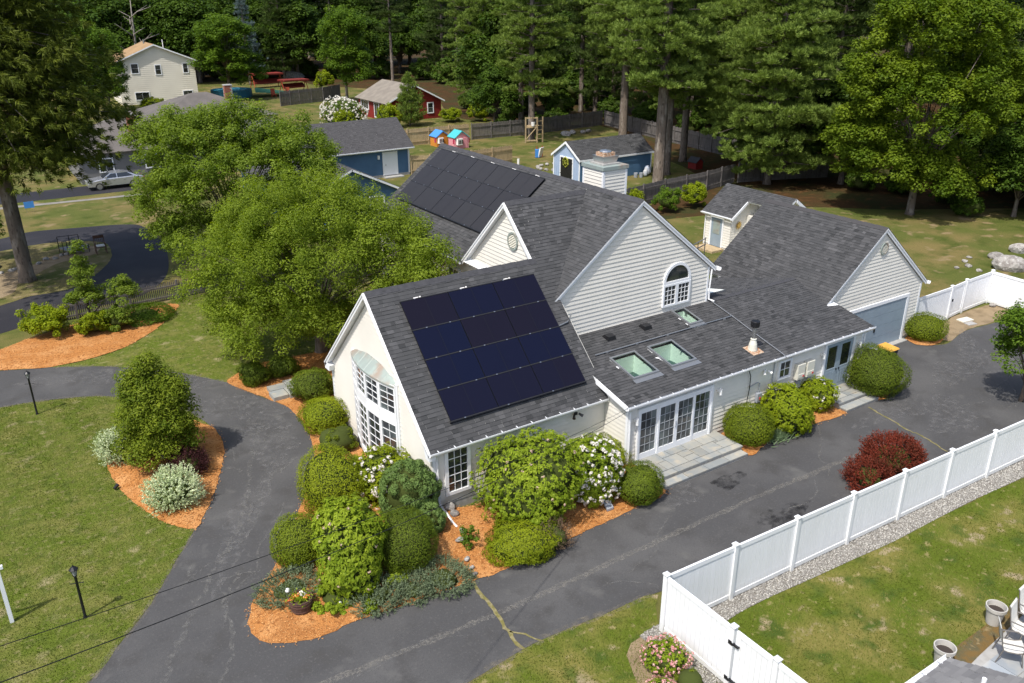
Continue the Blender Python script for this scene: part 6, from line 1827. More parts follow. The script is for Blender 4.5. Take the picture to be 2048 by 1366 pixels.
def rock(label, x, y, z, s, seed, flat=.6, name='stone', mat='rock', group=None, cat='stone'):
    r = np.random.default_rng(seed)
    bm = bmesh.new()
    bmesh.ops.create_icosphere(bm, subdivisions=2, radius=1)
    k1, k2 = rdirs(6, r), r.uniform(.55, .95, 6)
    for v in bm.verts:
        p = np.array(v.co)
        for a, c in zip(k1, k2):
            q = p @ a - c
            if q > 0: p = p - a * q * .85
        v.co = Vector(p * np.array([s[0], s[1], s[2]]))
    me = bpy.data.meshes.new(name)
    bm.to_mesh(me)
    bm.free()
    o = link(name, me, mat)
    o.location = (x, y, z)
    o.rotation_euler = (0, 0, r.uniform(0, 6))
    return tag(o, label, cat, group)
rock('pale rounded stone at the corner downspout outlet', 10.95, 20.15, .40, (.17, .15, .14), 1)
rock('larger pale stone against the corner foundation', 10.98, 20.5, .45, (.19, .17, .16), 2)
rock('rounded stone below the downspout mouth', 10.74, 19.25, .32, (.14, .12, .10), 3)
rock('flat grey stone in the mulch below the downspout', 10.45, 18.95, .30, (.17, .12, .05), 4)
rock('flat stone halfway along the mulch drain line', 10.25, 18.15, .15, (.13, .1, .05), 5)
rock('small flat stone next along the mulch drain line', 10.2, 17.8, .09, (.1, .08, .04), 6)
rock('flat stone at the curb end of the mulch drain line', 10.1, 17.5, .06, (.15, .1, .05), 7)
t = thing('splash_box', 'slanted grey slab half hidden under the white rhododendron', 'slab', (15.6, 18.1, 0))
part('slab', MB().hexa([(15.45, 17.85, .06), (15.72, 17.85, .06), (15.85, 18.45, .30), (15.58, 18.45, .30), (15.45, 17.85, .14), (15.72, 17.85, .14), (15.85, 18.45, .38), (15.58, 18.45, .38)]), 'grey_box', t)
t = thing('spotlight', 'small black garden spotlight at the edge of the island bed', 'light', (2.1, 28.4, 0))
part('stake', MB().tube([(2.1, 28.4, 0), (2.1, 28.4, .1)], .012, 6), 'black_metal', t)
part('head', MB().tube([(2.05, 28.35, .10), (2.2, 28.45, .17)], [.05, .065], 10), 'black_metal', t)

# ------------------------------------------------------------------ bins by the blue door
def bin_(label, x, y, lid, lidmat):
    t = thing('wheelie_bin', label, 'bin', (x, y, 0))
    part('body', MB().hexa([(x - .24, y - .27, .05), (x + .24, y - .27, .05), (x + .24, y + .25, .05), (x - .24, y + .25, .05), (x - .3, y - .36, 1.0), (x + .3, y - .36, 1.0), (x + .3, y + .33, 1.0), (x - .3, y + .33, 1.0)]), 'bin_black', t, bevel=.02)
    part('lid', MB().hexa([(x - .33, y - .40, 1.0), (x + .33, y - .40, 1.0), (x + .33, y + .37, 1.03), (x - .33, y + .37, 1.03), (x - .29, y - .35, 1.06), (x + .29, y - .35, 1.06), (x + .29, y + .34, 1.11), (x - .29, y + .34, 1.11)]), lidmat, t, bevel=.015)
    for s in (-1, 1):
        part('wheel', MB().tube([(x + s * .2, y + .28, .1), (x + s * .27, y + .28, .1)], .1, 12), 'rubber', t)
    part('handle', MB().tube([(x - .25, y + .42, 1.0), (x + .25, y + .42, 1.0)], .018, 6), 'bin_black', t)
bin_('black bin with a yellow lid beside the big clipped ball', 33.45, 19.85, 1, 'bin_yellow')
bin_('black lidded bin behind the low wing corner', 32.35, 20.6, 1, 'bin_black')
t = thing('flower_trough', 'dark trough with orange flowers at the far right of the driveway', 'planter', (44.5, 19.5, 0))
part('trough', MB().hexa([(44.0, 19.2, .01), (45.1, 19.0, .01), (45.2, 19.5, .01), (44.1, 19.7, .01), (43.95, 19.12, .32), (45.15, 18.92, .32), (45.25, 19.58, .32), (44.05, 19.78, .32)]), 'bin_black', t)
n_ = 160
C = np.stack([.1 + rng.uniform(-.5, .5, n_), -.1 + rng.uniform(-.25, .25, n_), .36 + rng.uniform(0, .22, n_)], 1)
V, F = leafq(C, rdirs(n_, rng) + [0, 0, 1], rdirs(n_, rng), .12, .09, rng)
link('flower', bigmesh('flower', V, F, rng.uniform(0, .4, n_)), 'petal_orange', t, kind='stuff')
C = C + [.35, -.15, -.06]
V, F = leafq(C, rdirs(n_, rng) + [0, 0, 1], rdirs(n_, rng), .12, .06, rng)
link('plants', bigmesh('plants', V, F, rng.uniform(0, 1, n_)), 'leaf_mid', t, kind='stuff')
solo('paving_slab', MB().hexa([(41.9, 21.0, .012), (42.7, 20.9, .012), (42.8, 21.35, .012), (42.0, 21.45, .012), (41.9, 21.0, .06), (42.7, 20.9, .06), (42.8, 21.35, .06), (42.0, 21.45, .06)]), 'cream_box', 'pale paving slab lying below the garage fence gate', 'slab', (42.3, 21.2, 0))
solo('paving_slab', MB().hexa([(41.75, 20.6, .012), (42.3, 20.5, .012), (42.4, 20.85, .012), (41.85, 20.95, .012), (41.75, 20.6, .05), (42.3, 20.5, .05), (42.4, 20.85, .05), (41.85, 20.95, .05)]), 'concrete', 'smaller grey paving slab beside the pale one', 'slab', (42.05, 20.7, 0))
rock('grey stone at the foot of the far fence corner', 45.6, 21.5, .1, (.22, .18, .14), 8)
# boulders
rock('largest pale boulder on the slope above the far fence', 53.1, 24.6, .30, (1.05, .75, .62), 9, name='boulder', cat='boulder')
rock('flat boulder behind the largest one', 54.9, 26.4, .12, (.6, .45, .25), 10, name='boulder', cat='boulder')
rock('grey boulder at the right edge above the far fence', 57.4, 26.2, .2, (.7, .5, .42), 11, name='boulder', cat='boulder')
for i, (x, y, s) in enumerate(((51.6, 26.3, .28), (51.2, 25.4, .22), (52.4, 27.0, .25), (53.4, 27.3, .2), (50.6, 26.5, .18))):
    rock('small pale rock scattered left of the big boulder', x, y, .05, (s, s * .8, s * .5), 20 + i, name='rock', group='small rocks by the big boulder', cat='rock')
# stones round the spruce island
for i in range(16):
    x = -1.5 + i * .52 + random.uniform(-.2, .2)
    y = 57.2 + i * .34 + random.uniform(-.3, .3)
    if math.hypot(x - 1.9, y - 56.3) < 1.1: continue
    rock('pale edging stone on the dry lawn by the old spruce', x, y, .06, (random.uniform(.12, .3), random.uniform(.1, .22), .12), 40 + i, name='edging_stone', group='edging stones by the old spruce')
rock('broken white stone on the grass left of the old spruce', .4, 60.3, .2, (.55, .35, .3), 70)
sheet('bare_soil', [(-3, 53.2), (0.6, 53.8), (1.4, 56.0), (2.6, 57.6), (4.0, 59.3), (6.2, 60.2), (6.6, 62.2), (4.2, 61.6), (1.6, 59.0), (-3, 57.4)], .018, 'dirt')
# bench and rocking chair on the island
t = thing('metal_bench', 'low dark metal bench frame on the dry lawn island', 'bench', (5.2, 61.2, 0))
part('seat', MB().hexa([(4.7, 60.6, .32), (6.0, 60.9, .32), (5.6, 62.1, .32), (4.3, 61.8, .32), (4.7, 60.6, .36), (6.0, 60.9, .36), (5.6, 62.1, .36), (4.3, 61.8, .36)]), 'table_slat', t)
for (x, y, h) in ((4.7, 60.6, 1.0), (6.0, 60.9, .6), (5.6, 62.1, 1.0), (4.3, 61.8, 1.1), (5.0, 61.9, 1.1), (4.5, 61.2, .9)):
    part('leg', MB().tube([(x, y, 0), (x, y, h)], .025, 5), 'black_metal', t)
for (a, b) in (((4.3, 61.8, 1.1), (5.6, 62.1, 1.0)), ((4.5, 61.2, .9), (4.7, 60.6, 1.0))):
    part('back_rail', MB().tube([a, b], .02, 5), 'black_metal', t)
t = thing('rocking_chair', 'dark wooden rocking chair with a pale cushion on the island', 'chair', (6.6, 60.2, 0))
part('seat', MB().box(6.35, 6.95, 60.0, 60.55, .42, .46), 'wood_brown', t)
part('cushion', MB().box(6.4, 6.9, 60.05, 60.5, .46, .54), 'chair_mesh', t, bevel=.03)
for x in (6.33, 6.95):
    part('rocker', MB().tube([(x, 59.7, .1), (x, 60.0, .03), (x, 60.4, .02), (x, 60.8, .12)], .025, 5), 'wood_brown', t)
    part('arm', MB().tube([(x, 60.0, .66), (x, 60.6, .68)], .03, 5), 'wood_brown', t)
    for y in (60.02, 60.55):
        part('leg', MB().tube([(x, y, .05), (x, y, .68 if y < 60.3 else 1.15)], .025, 5), 'wood_brown', t)
part('backrest', MB().box(6.33, 6.95, 60.54, 60.60, .95, 1.15), 'wood_brown', t)
for k in range(5):
    part('spindle', MB().tube([(6.41 + .115 * k, 60.57, .46), (6.41 + .115 * k, 60.57, .95)], .014, 5), 'wood_brown', t)
t = thing('yard_sign', 'small blue yard sign behind the old spruce trunk', 'sign', (3.8, 75.8, 0))
part('board', MB().box(3.5, 4.2, 75.78, 75.82, .35, .85), 'play_blue', t)
for x in (3.6, 4.1): part('leg', MB().tube([(x, 75.8, 0), (x, 75.8, .36)], .01, 4), 'steel', t)
crown_tree('young_tree', 'small round-headed tree left of the old spruce trunk', (.2, 62.8, 0), 1.2, .06, [(0, 0, 2.0, 1.3, 1.3, 1.2)], 40, 3200, (.16, .07), 'leaf_mid', seed=95, crad=(.3, .5), nlimb=14)

# ------------------------------------------------------------------ patio corner at the lower right
def pot(label, x, y):
    t = thing('stone_pot', label, 'planter', (x, y, 0))
    part('pot', MB().lathe([(0, .03), (.17, .03), (.175, .06), (.235, .50), (.265, .50), (.27, .60), (.24, .60), (.225, .45), (.0, .44)], (x, y, 0), 24), 'pot_stone', t, smooth=False)
    part('soil', MB().disc((x, y, .45), .222, 20), 'soil', t)
pot('pale round pot beside the patio chairs', 20.85, 7.95)
pot('pale round pot behind the grey roof corner', 18.25, 7.85)
for i in range(7):
    for j in range(4):
        x0 = 17.6 + i * .92 + (.3 if j % 2 else 0)
        y0 = 6.55 - j * .7
        part('paver', MB().box(x0, x0 + .9, y0, y0 + .68, .0, .045 + random.uniform(0, .006)), 'patio_tile', bpy.data.objects['patio'])
def chair(label, x, y, rot):
    t = thing('patio_chair', label, 'chair', (x, y, 0.045))
    M = Matrix.Translation((x, y, .045)) @ Matrix.Rotation(rot, 4, 'Z')
    T_ = lambda *p: tuple(M @ Vector(p))
    s = MB()
    prof = [(-.26, .46), (-.1, .40), (.12, .39), (.22, .42), (.27, .55), (.33, .85), (.36, 1.02), (.40, 1.06)]
    for i in range(len(prof) - 1):
        (a, za), (b, zb) = prof[i], prof[i + 1]
        s.add([T_(a, -.25, za), T_(a, .25, za), T_(b, .25, zb), T_(b, -.25, zb)], [(0, 1, 2, 3)])
    part('sling', s, 'chair_mesh', t, smooth=True)
    for sd_ in (-.26, .26):
        part('side_frame', MB().tube([T_(a, sd_, z) for a, z in prof], .016, 6), 'chair_frame', t)
        part('arm', MB().tube([T_(.28, sd_, .64), T_(-.15, sd_ * 1.08, .66), T_(-.24, sd_ * 1.05, .6), T_(-.22, sd_, .42)], .018, 6), 'chair_frame', t)
        part('leg', MB().tube([T_(-.2, sd_, .42), T_(-.28, sd_, .0)], .016, 6), 'chair_frame', t)
        part('leg', MB().tube([T_(.22, sd_, .42), T_(.33, sd_, .0)], .016, 6), 'chair_frame', t)
chair('nearest pale sling chair at the head of the patio table', 19.85, 7.0, 2.2)
chair('pale sling chair beyond the nearest one at the patio table', 20.75, 7.15, 1.75)
chair('pale sling chair cut by the right edge behind the far pot', 21.6, 7.35, 1.65)
chair('pale sling chair with its back to the camera below the table', 19.15, 5.95, -2.3)
t = thing('patio_table', 'grey slatted patio table cut by the right edge', 'table', (20.6, 6.0, .045))
for k in range(9):
    part('slat', MB().box(19.55, 21.9, 5.5 + .105 * k, 5.595 + .105 * k, .72, .75), 'table_slat', t)
part('table_frame', MB().box(19.6, 21.85, 5.55, 6.4, .68, .715), 'black_metal', t)
for (x, y) in ((19.75, 5.65), (19.75, 6.3), (21.7, 5.65), (21.7, 6.3)):
    part('leg', MB().box(x - .03, x + .03, y - .03, y + .03, .045, .68), 'chair_frame', t)
# neighbouring roof at the bottom right
t = thing('neighbour_house', 'corner of a light grey shingled roof with white gutter at the bottom right', 'house', (13, 4, 0))
def Nz(y): return 2.45 + .42 * (6.62 - y)
w_ = MB().box(9.0, 15.55, .5, 6.35, 0, 2.36)
part('wall', w_, 'siding', t)
rf = MB()
slab(rf, [(8.6, 6.62, Nz(6.62)), (15.8, 6.62, Nz(6.62)), (15.8, 1.5, Nz(1.5)), (8.6, 1.5, Nz(1.5))], .12)
rf = part('roof', rf, 'trim', t)
kN = math.sqrt(1 + .42 ** 2)
shingles('shingles', rf, (0, 6.62, Nz(6.62)), (1, 0, 0), (0, -1, .42), [(8.6, -.04), (15.8, -.04), (15.8, 5.12 * kN), (8.6, 5.12 * kN)], mat='shingle_light', seed=31)
gutter(t, (8.6, 6.64, Nz(6.62)), (15.82, 6.64, Nz(6.62)), (0, 1, 0))
part('vent_pipe', MB().tube([(14.9, 5.55, Nz(5.55) - .05), (14.9, 5.55, Nz(5.55) + .35)], .045, 10), 'trim', t)

# ------------------------------------------------------------------ neighbouring buildings
def gable_house(name, label, P, u, wid, dep, he, hr, wall, roofm, over=.3, trim='trim', sid=None, cat='house', shin=None):
    """P near-left base corner of the gable face, u along the gable face, depth runs to the left of u; he eave, hr ridge height"""
    u = Vector((u[0], u[1], 0)).normalized()
    v = Vector((-u.y, u.x, 0))
    P = Vector((P[0], P[1], 0))
    t = thing(name, label, cat, tuple(P + u * wid / 2))
    q = lambda a, b, z: P + u * a + v * b + UZ * z
    wb = MB().prism([q(0, 0, 0), q(wid, 0, 0), q(wid, 0, he), q(wid / 2, 0, hr - .1), q(0, 0, he)], v * dep)
    W = part('wall', wb, wall, t)
    s = (hr - he) / (wid / 2)
    ze = he - over * s
    for sg in (0, 1):
        a0 = -over if sg == 0 else wid + over
        mb = MB()
        slab(mb, [q(a0, -over, ze + .05), q(wid / 2, -over, hr + .05), q(wid / 2, dep + over, hr + .05), q(a0, dep + over, ze + .05)], .14)
        R = part('roof', mb, trim if shin else roofm, t)
        if shin:
            L = math.hypot(wid / 2 + over, hr - ze)
            shingles('shingles', R, q(a0, -over, ze + .05), v, q(wid / 2, 0, hr) - q(a0, 0, ze), [(0, 0), (dep + 2 * over, 0), (dep + 2 * over, L), (0, L)], expo=shin[0], wmin=shin[1], wmax=shin[1] * 2.4, mat=roofm, seed=int(P.x))
        mb = MB()
        rake(mb, q(a0, -over - .002, ze + .045), q(wid / 2, -over - .002, hr + .045), -v, .2, .04)
        part('rake_board', mb, trim, t)
    if sid:
        siding(W, tuple(P), u, -v, .3, hr - .15, lambda z: (0 + max(0, (z - he) / s), wid - max(0, (z - he) / s)), reveal=sid[0], mat=sid[1], proud=.03)
        siding(W, tuple(P), v, -u, .3, he, lambda z: (0, dep), reveal=sid[0], mat=sid[1], proud=.03)
    return t, q, u, v
def win(t, q, face, a, b, z0, z1, cols=1, rows=2, u=None, v=None):
    """face 'g': on the gable plane (a..b along u); 'l': on the left side plane (along v)"""
    if face == 'g': window(t, q(0, 0, 0), u, -v, a, b, z0, z1, cols, rows, fw=.12, depth=.09)
    else: window(t, q(0, 0, 0), v, -u, a, b, z0, z1, cols, rows, fw=.12, depth=.09)

# white two-storey house
t, q, u, v = gable_house('white_house', 'white two-storey house with a tan roof at the far left', (23.3, 146.8), (13, -.6), 11.6, 10, 6.5, 8.9, 'white_wall', 'roof_tan', over=.45, sid=(.3, 'white_wall'))
for (a, b, z0, z1, c_) in ((2.0, 3.2, 4.6, 6.2, 1), (5.5, 6.5, 4.3, 5.9, 1), (9.7, 10.6, 4.4, 6.0, 1), (2.0, 4.2, .6, 1.9, 2), (9.2, 10.8, .7, 1.8, 2)):
    win(t, q, 'g', a, b, z0, z1, c_, 2 if c_ == 1 else 1, u, v)
for k in range(3): win(t, q, 'l', .8 + 2.3 * k, 2.0 + 2.3 * k, 4.4, 6.0, 1, 2, u, v)
for k in range(3): win(t, q, 'l', .8 + 2.3 * k, 2.0 + 2.3 * k, 1.0, 2.6, 1, 2, u, v)
pv = q(5.4, 6.0, 8.0)
part('vent_pipe', MB().tube([pv, pv + UZ * 1.4], .16, 8), 'steel', t)
pv = q(7.6, 2.0, 8.2)
part('vent_pipe', MB().tube([pv, pv + UZ * 1.3], .07, 8), 'trim', t)

# grey ranch roofs behind the maple
def hip_house(name, label, x0, x1, y0, y1, he, hr, rm, wall, ins):
    t = thing(name, label, 'house', ((x0 + x1) / 2, y0, 0))
    part('wall', MB().box(x0 + .4, x1 - .4, y0 + .4, y1 - .4, 0, he - .02), wall, t)
    ym = (y0 + y1) / 2
    a, b = (x0 + ins, ym, hr), (x1 - ins, ym, hr)
    for pts in ([(x0, y0, he), (x1, y0, he), b, a], [(x1, y0, he), (x1, y1, he), b], [(x1, y1, he), (x0, y1, he), a, b], [(x0, y1, he), (x0, y0, he), a]):
        mb = MB()
        slab(mb, pts, .15)
        part('roof', mb, rm, t)
    return t
def brick_chimney(t, x, y, z0, z1, w=.35):
    c = part('chimney', MB().box(x - w, x + w, y - w, y + w, z0, z1), 'mortar', t)
    k = 0
    z = z0 + .02
    while z < z1 - .04:
        for s in range(2):
            for (n_, ax) in (((-1, 0), 1), ((0, -1), 0)):
                lo = -w + (.0 if k % 2 else -.12) + s * .36
                a, b = max(-w, lo), min(w, lo + .34)
                if ax == 1: part('brick', MB().box(x - w - .02, x - w, y + a, y + b, z, z + .17), 'brick', c)
                else: part('brick', MB().box(x + a, x + b, y - w - .02, y - w, z, z + .17), 'brick', c)
        z += .2
        k += 1
    part('chimney_cap', MB().box(x - w - .06, x + w + .06, y - w - .06, y + w + .06, z1, z1 + .1), 'concrete', c)
t = hip_house('ranch_house', 'grey hip-roofed house with a brick chimney in front of the white house', 18.5, 33, 101, 114, 2.8, 5.2, 'roof_taupe', 'white_wall', 6.4)
brick_chimney(t, 28.6, 105.5, 4.0, 6.0, .42)
t = hip_house('ranch_house', 'grey-roofed house with a small brick chimney between spruce and maple', 8.5, 21, 84.5, 95, 2.7, 5.0, 'roof_taupe', 'grey_wall', 4.0)
brick_chimney(t, 14.3, 87.4, 3.7, 5.5, .33)
window(t, (0, 84.88, 0), (1, 0, 0), (0, -1, 0), 10.5, 11.8, .9, 2.2, 2, 1, fw=.1)
window(t, (0, 84.88, 0), (1, 0, 0), (0, -1, 0), 14.5, 15.8, .9, 2.2, 2, 1, fw=.1)
sheet('side_path', [(-4, 79.6), (8, 78.4), (16, 77.8), (16, 77.2), (8, 77.7), (-4, 78.8)], .012, 'path_grey')
sheet('neighbour_parking', [(-6, 81), (15, 80), (15.5, 83.6), (-6, 84.0)], .008, 'asphalt_new', step=1.5)

# blue house and its garage
t = thing('blue_garage', 'blue garage with grey roof and white side door behind the main house', 'garage', (32.5, 72.4, 0))
W = part('wall', MB().prism([(35.85, 72.45, 0), (35.85, 78.6, 0), (35.85, 78.6, 2.7), (35.85, 75.5, 4.85), (35.85, 72.45, 2.7)], (-11.5, 0, 0)), 'blue_paint', t)
siding(W, (0, 72.45, 0), (1, 0, 0), (0, -1, 0), .25, 2.75, lambda z: (24.4, 35.85), reveal=.16, mat='blue_paint')
for pts, nm in (([(24, 72.0, 2.66), (36.2, 72.0, 2.66), (36.2, 75.5, 5.0), (24, 75.5, 5.0)], 0), ([(24, 79.0, 2.66), (36.2, 79.0, 2.66), (36.2, 75.5, 5.0), (24, 75.5, 5.0)], 1)):
    mb = MB()
    slab(mb, pts, .14)
    R = part('roof', mb, 'trim', t)
    if nm == 0: shingles('shingles', R, (24, 72.0, 2.66), (1, 0, 0), (0, 3.5, 2.34), [(0, -.03), (12.2, -.03), (12.2, math.hypot(3.5, 2.34)), (0, math.hypot(3.5, 2.34))], expo=.145, wmin=.15, wmax=.4, mat='shingle_grey', seed=41)
    else: shingles('shingles', R, (24, 79.0, 2.66), (1, 0, 0), (0, -3.5, 2.34), [(0, -.03), (12.2, -.03), (12.2, math.hypot(3.5, 2.34)), (0, math.hypot(3.5, 2.34))], expo=.3, wmin=.4, wmax=.8, mat='shingle_grey', seed=42)
gutter(t, (27.5, 71.98, 2.64), (36.2, 71.98, 2.64), (0, -1, 0), clips=2)
part('corner_board', MB().box(35.72, 35.88, 72.40, 72.46, .2, 2.6), 'trim', t)
part('foundation', MB().box(24.4, 35.83, 72.42, 72.5, 0, .26), 'concrete', t)
mb = MB()
mb.box(33.05, 33.2, 72.36, 72.43, .2, 2.35); mb.box(34.45, 34.6, 72.36, 72.43, .2, 2.35); mb.box(33.2, 34.45, 72.36, 72.43, 2.2, 2.35)
dr = part('door', mb, 'trim', t)
part('door_leaf', MB().box(33.2, 34.45, 72.39, 72.43, .2, 2.2), 'trim', dr)
part('door_handle', MB().box(33.32, 33.40, 72.34, 72.39, 1.1, 1.2), 'steel', dr)
part('wall_lamp', MB().box(32.55, 32.75, 72.28, 72.43, 1.75, 2.1), 'lamp_white', t)
part('door_sill', MB().box(33.0, 34.9, 71.7, 72.4, 0, .1), 'concrete', t)
t = thing('blue_house', 'blue house wing with grey roof half hidden by the cherry', 'house', (24, 60, 0))
W = part('wall', MB().box(19.5, 26.7, 56.2, 71, 0, 2.6), 'blue_paint', t)
siding(W, (0, 56.2, 0), (1, 0, 0), (0, -1, 0), .2, 2.6, lambda z: (19.5, 26.7), reveal=.16, mat='blue_paint')
siding(W, (26.7, 0, 0), (0, 1, 0), (1, 0, 0), .2, 2.6, lambda z: (56.2, 71), reveal=.16, mat='blue_paint')
for pts, sd in (([(27.1, 55.8, 2.6), (27.1, 71, 2.6), (23.1, 71, 4.5), (23.1, 55.8, 4.5)], 1), ([(19.1, 55.8, 2.6), (19.1, 71, 2.6), (23.1, 71, 4.5), (23.1, 55.8, 4.5)], 0)):
    mb = MB()
    slab(mb, pts, .14)
    R = part('roof', mb, 'trim', t)
    L = math.hypot(4, 1.9)
    shingles('shingles', R, pts[0], (0, 1, 0), (-4 if sd else 4, 0, 1.9), [(0, -.03), (15.2, -.03), (15.2, L), (0, L)], expo=.145, wmin=.15, wmax=.4, mat='shingle_grey', seed=43 + sd)
part('gable_wall', MB().prism([(19.5, 56.21, 2.6), (26.7, 56.21, 2.6), (23.1, 56.21, 4.3)], (0, .1, 0)), 'blue_paint', t)
window(t, (0, 56.17, 0), (1, 0, 0), (0, -1, 0), 24.4, 25.6, 1.2, 2.3, 2, 1, fw=.1)

# blue shed
t, q, u, v = gable_house('blue_shed', 'pale blue shed with black double door and a wreath', (46.75, 64.05), (0, -1), 4.05, 8.6, 2.15, 3.45, 'blue_pale', 'shingle', over=.16, cat='shed', shin=(.16, .22))
part('side_wall', MB().box(46.78, 55.33, 59.97, 60.0, .02, 2.13), 'blue_paint', t)
for k in range(12):
    part('wall_batten', MB().obox(q(.17 + .34 * k, -.012, 1.05), u * .012, v * .01, UZ * 1.05), 'blue_pale', t)
part('corner_board', MB().obox(q(.05, -.02, 1.07), u * .06, v * .02, UZ * 1.05), 'trim', t)
part('corner_board', MB().obox(q(4.0, -.02, 1.07), u * .06, v * .02, UZ * 1.05), 'trim', t)
part('corner_board', MB().box(55.25, 55.36, 59.95, 59.97, .02, 2.12), 'trim', t)
for (a, b, z0, z1) in ((1.05, 1.17, .1, 2.1), (2.95, 3.07, .1, 2.1), (1.17, 2.95, 1.98, 2.1)):
    part('door_trim', MB().obox(q((a + b) / 2, -.03, (z0 + z1) / 2), u * ((b - a) / 2), v * .025, UZ * ((z1 - z0) / 2)), 'trim', t)
for (a, b) in ((1.18, 2.055), (2.065, 2.94)):
    part('door_leaf', MB().obox(q((a + b) / 2, -.025, 1.03), u * ((b - a) / 2), v * .02, UZ * .93), 'black_metal', t)
for (a, z) in ((1.18, .5), (1.18, 1.6), (2.92, .5), (2.92, 1.6)):
    part('hinge', MB().obox(q(a, -.05, z), u * .1, v * .008, UZ * .03), 'black_metal', t)
part('rafter_edge', MB().box(46.55, 55.5, 59.78, 59.82, 1.93, 2.07), 'trim', t)
wr = MB()
c0 = q(2.0, -.08, 1.62)
N = 18
for k in range(N):
    a = 2 * math.pi * k / N
    c_ = c0 + u * (.27 * math.cos(a)) + UZ * (.31 * math.sin(a))
    rr = .085 + .03 * (k % 3)
    wr.obox(c_, (u * math.cos(a + .5) + UZ * math.sin(a + .5)) * rr, (u * -math.sin(a + .5) + UZ * math.cos(a + .5)) * rr * .8, v * .06)
solo('door_wreath', wr, 'wreath', 'yellow-green wreath hanging on the black shed door', 'wreath', tuple(c0))

# red cottage
t, q, u, v = gable_house('red_cottage', 'red cottage with taupe roof behind the blue garage', (49.6, 106.0), (1, 0), 8.2, 9.6, 2.55, 4.6, 'wood_red', 'roof_cottage', over=.4)
win(t, q, 'g', 6.0, 7.0, .7, 2.2, 1, 2, u, v)
win(t, q, 'l', 6.0, 8.6, 1.0, 2.3, 3, 1, u, v)
win(t, q, 'l', 2.6, 4.2, .2, 2.3, 2, 1, u, v)

# small shed beyond the garage
t = thing('garden_shed', 'small pale shed with blue door and golden sun ornament behind the garage', 'shed', (42.5, 38, 0))
W = part('wall', MB().prism([(41.5, 36.95, 0), (44.9, 36.95, 0), (44.9, 36.95, 2.2), (43.15, 36.95, 3.25), (41.5, 36.95, 2.3)], (0, 2.3, 0)), 'wall_back', t)
part('wall', MB().box(42.9, 46.0, 34.0, 36.95, 0, 2.3), 'wall_back', t)
siding(W, (41.5, 0, 0), (0, 1, 0), (-1, 0, 0), .2, 2.35, lambda z: (36.95, 39.25))
siding(W, (0, 36.95, 0), (1, 0, 0), (0, -1, 0), .2, 3.2, lambda z: (41.5 + max(0, (z - 2.3) / .58), 43.15 + max(0, (3.25 - z) / .6)))
for pts, hs in (([(41.3, 36.75, 2.36), (41.3, 39.45, 2.36), (43.5, 39.45, 3.95), (43.5, 36.75, 3.95)], 1), ([(46.1, 33.6, 2.2), (46.1, 39.45, 2.2), (43.5, 39.45, 3.95), (43.5, 33.6, 3.95)], 1), ([(42.6, 33.6, 3.3), (42.6, 36.8, 3.3), (43.5, 36.8, 3.95), (43.5, 33.6, 3.95)], 1)):
    mb = MB()
    slab(mb, pts, .12)
    R = part('roof', mb, 'trim', t)
    P0, P1_, P2_ = Vector(pts[0]), Vector(pts[1]), Vector(pts[3])
    L1, L2 = (P1_ - P0).length, (P2_ - P0).length
    shingles('shingles', R, P0, P1_ - P0, P2_ - P0, [(0, 0), (L1, 0), (L1, L2), (0, L2)], seed=int(L2 * 10))
mb = MB()
rake(mb, (41.3, 36.74, 2.35), (43.2, 36.74, 3.72), (0, -1, 0), .2, .04)
part('rake_board', mb, 'trim', t)
mb = MB()
rake(mb, (44.1, 36.74, 2.6), (43.2, 36.74, 3.72), (0, -1, 0), .2, .04)
part('rake_board', mb, 'trim', t)
part('gable_trim', MB().prism([(46.12, 33.58, 2.0), (43.5, 33.58, 3.9), (43.5, 33.58, 3.7), (45.7, 33.58, 2.0)], (0, -.05, 0)), 'trim', t)
gutter(t, (41.28, 36.75, 2.34), (41.28, 39.45, 2.34), (-1, 0, 0), clips=5)
part('downspout', MB().tube([(41.25, 39.3, 2.3), (41.42, 39.2, 2.1), (41.42, 39.2, .1)], .045, 4), 'trim', t)
mb = MB()
mb.box(41.42, 41.5, 37.55, 37.67, .15, 2.2); mb.box(41.42, 41.5, 38.63, 38.75, .15, 2.2); mb.box(41.42, 41.5, 37.67, 38.63, 2.08, 2.2)
dr = part('door', mb, 'trim', t)
part('door_leaf', MB().box(41.44, 41.5, 37.67, 38.63, .15, 2.08), 'blue_door', dr)
part('pane', MB().box(41.425, 41.44, 37.85, 38.45, 1.0, 1.95), 'copper', dr)
sb = MB()
c0 = Vector((42.15, 36.88, 1.75))
for k in range(12):
    a = 2 * math.pi * k / 12
    d_ = Vector((math.cos(a), 0, math.sin(a)))
    e_ = Vector((-math.sin(a), 0, math.cos(a)))
    sb.prism([c0 + d_ * .12 + e_ * .05, c0 + d_ * .12 - e_ * .05, c0 + d_ * .30], (0, -.02, 0))
sb.tube([c0, c0 + Vector((0, -.05, 0))], .14, 14)
solo('sun_ornament', sb, 'sun_gold', 'golden sun ornament on the small shed wall', 'ornament', tuple(c0))
solo('shed_step', MB().box(40.3, 41.4, 37.3, 39.0, 0, .14), 'wood_tan', 'low wooden step below the small shed door', 'step', (40.8, 38, 0))
t = thing('deck_railing', 'dark metal deck railing between the main house and the small shed', 'railing', (36.5, 37.5, 0))
for z in (.55, .95):
    part('rail', MB().tube([(33.6, 34.6, z + .5), (38.9, 36.6, z + .5)], .035, 5), 'table_slat', t)
for k in range(6):
    x, y = 33.7 + 1.02 * k, 34.64 + .385 * k
    part('post', MB().tube([(x, y, 0), (x, y, 1.5)], .03, 5), 'table_slat', t)

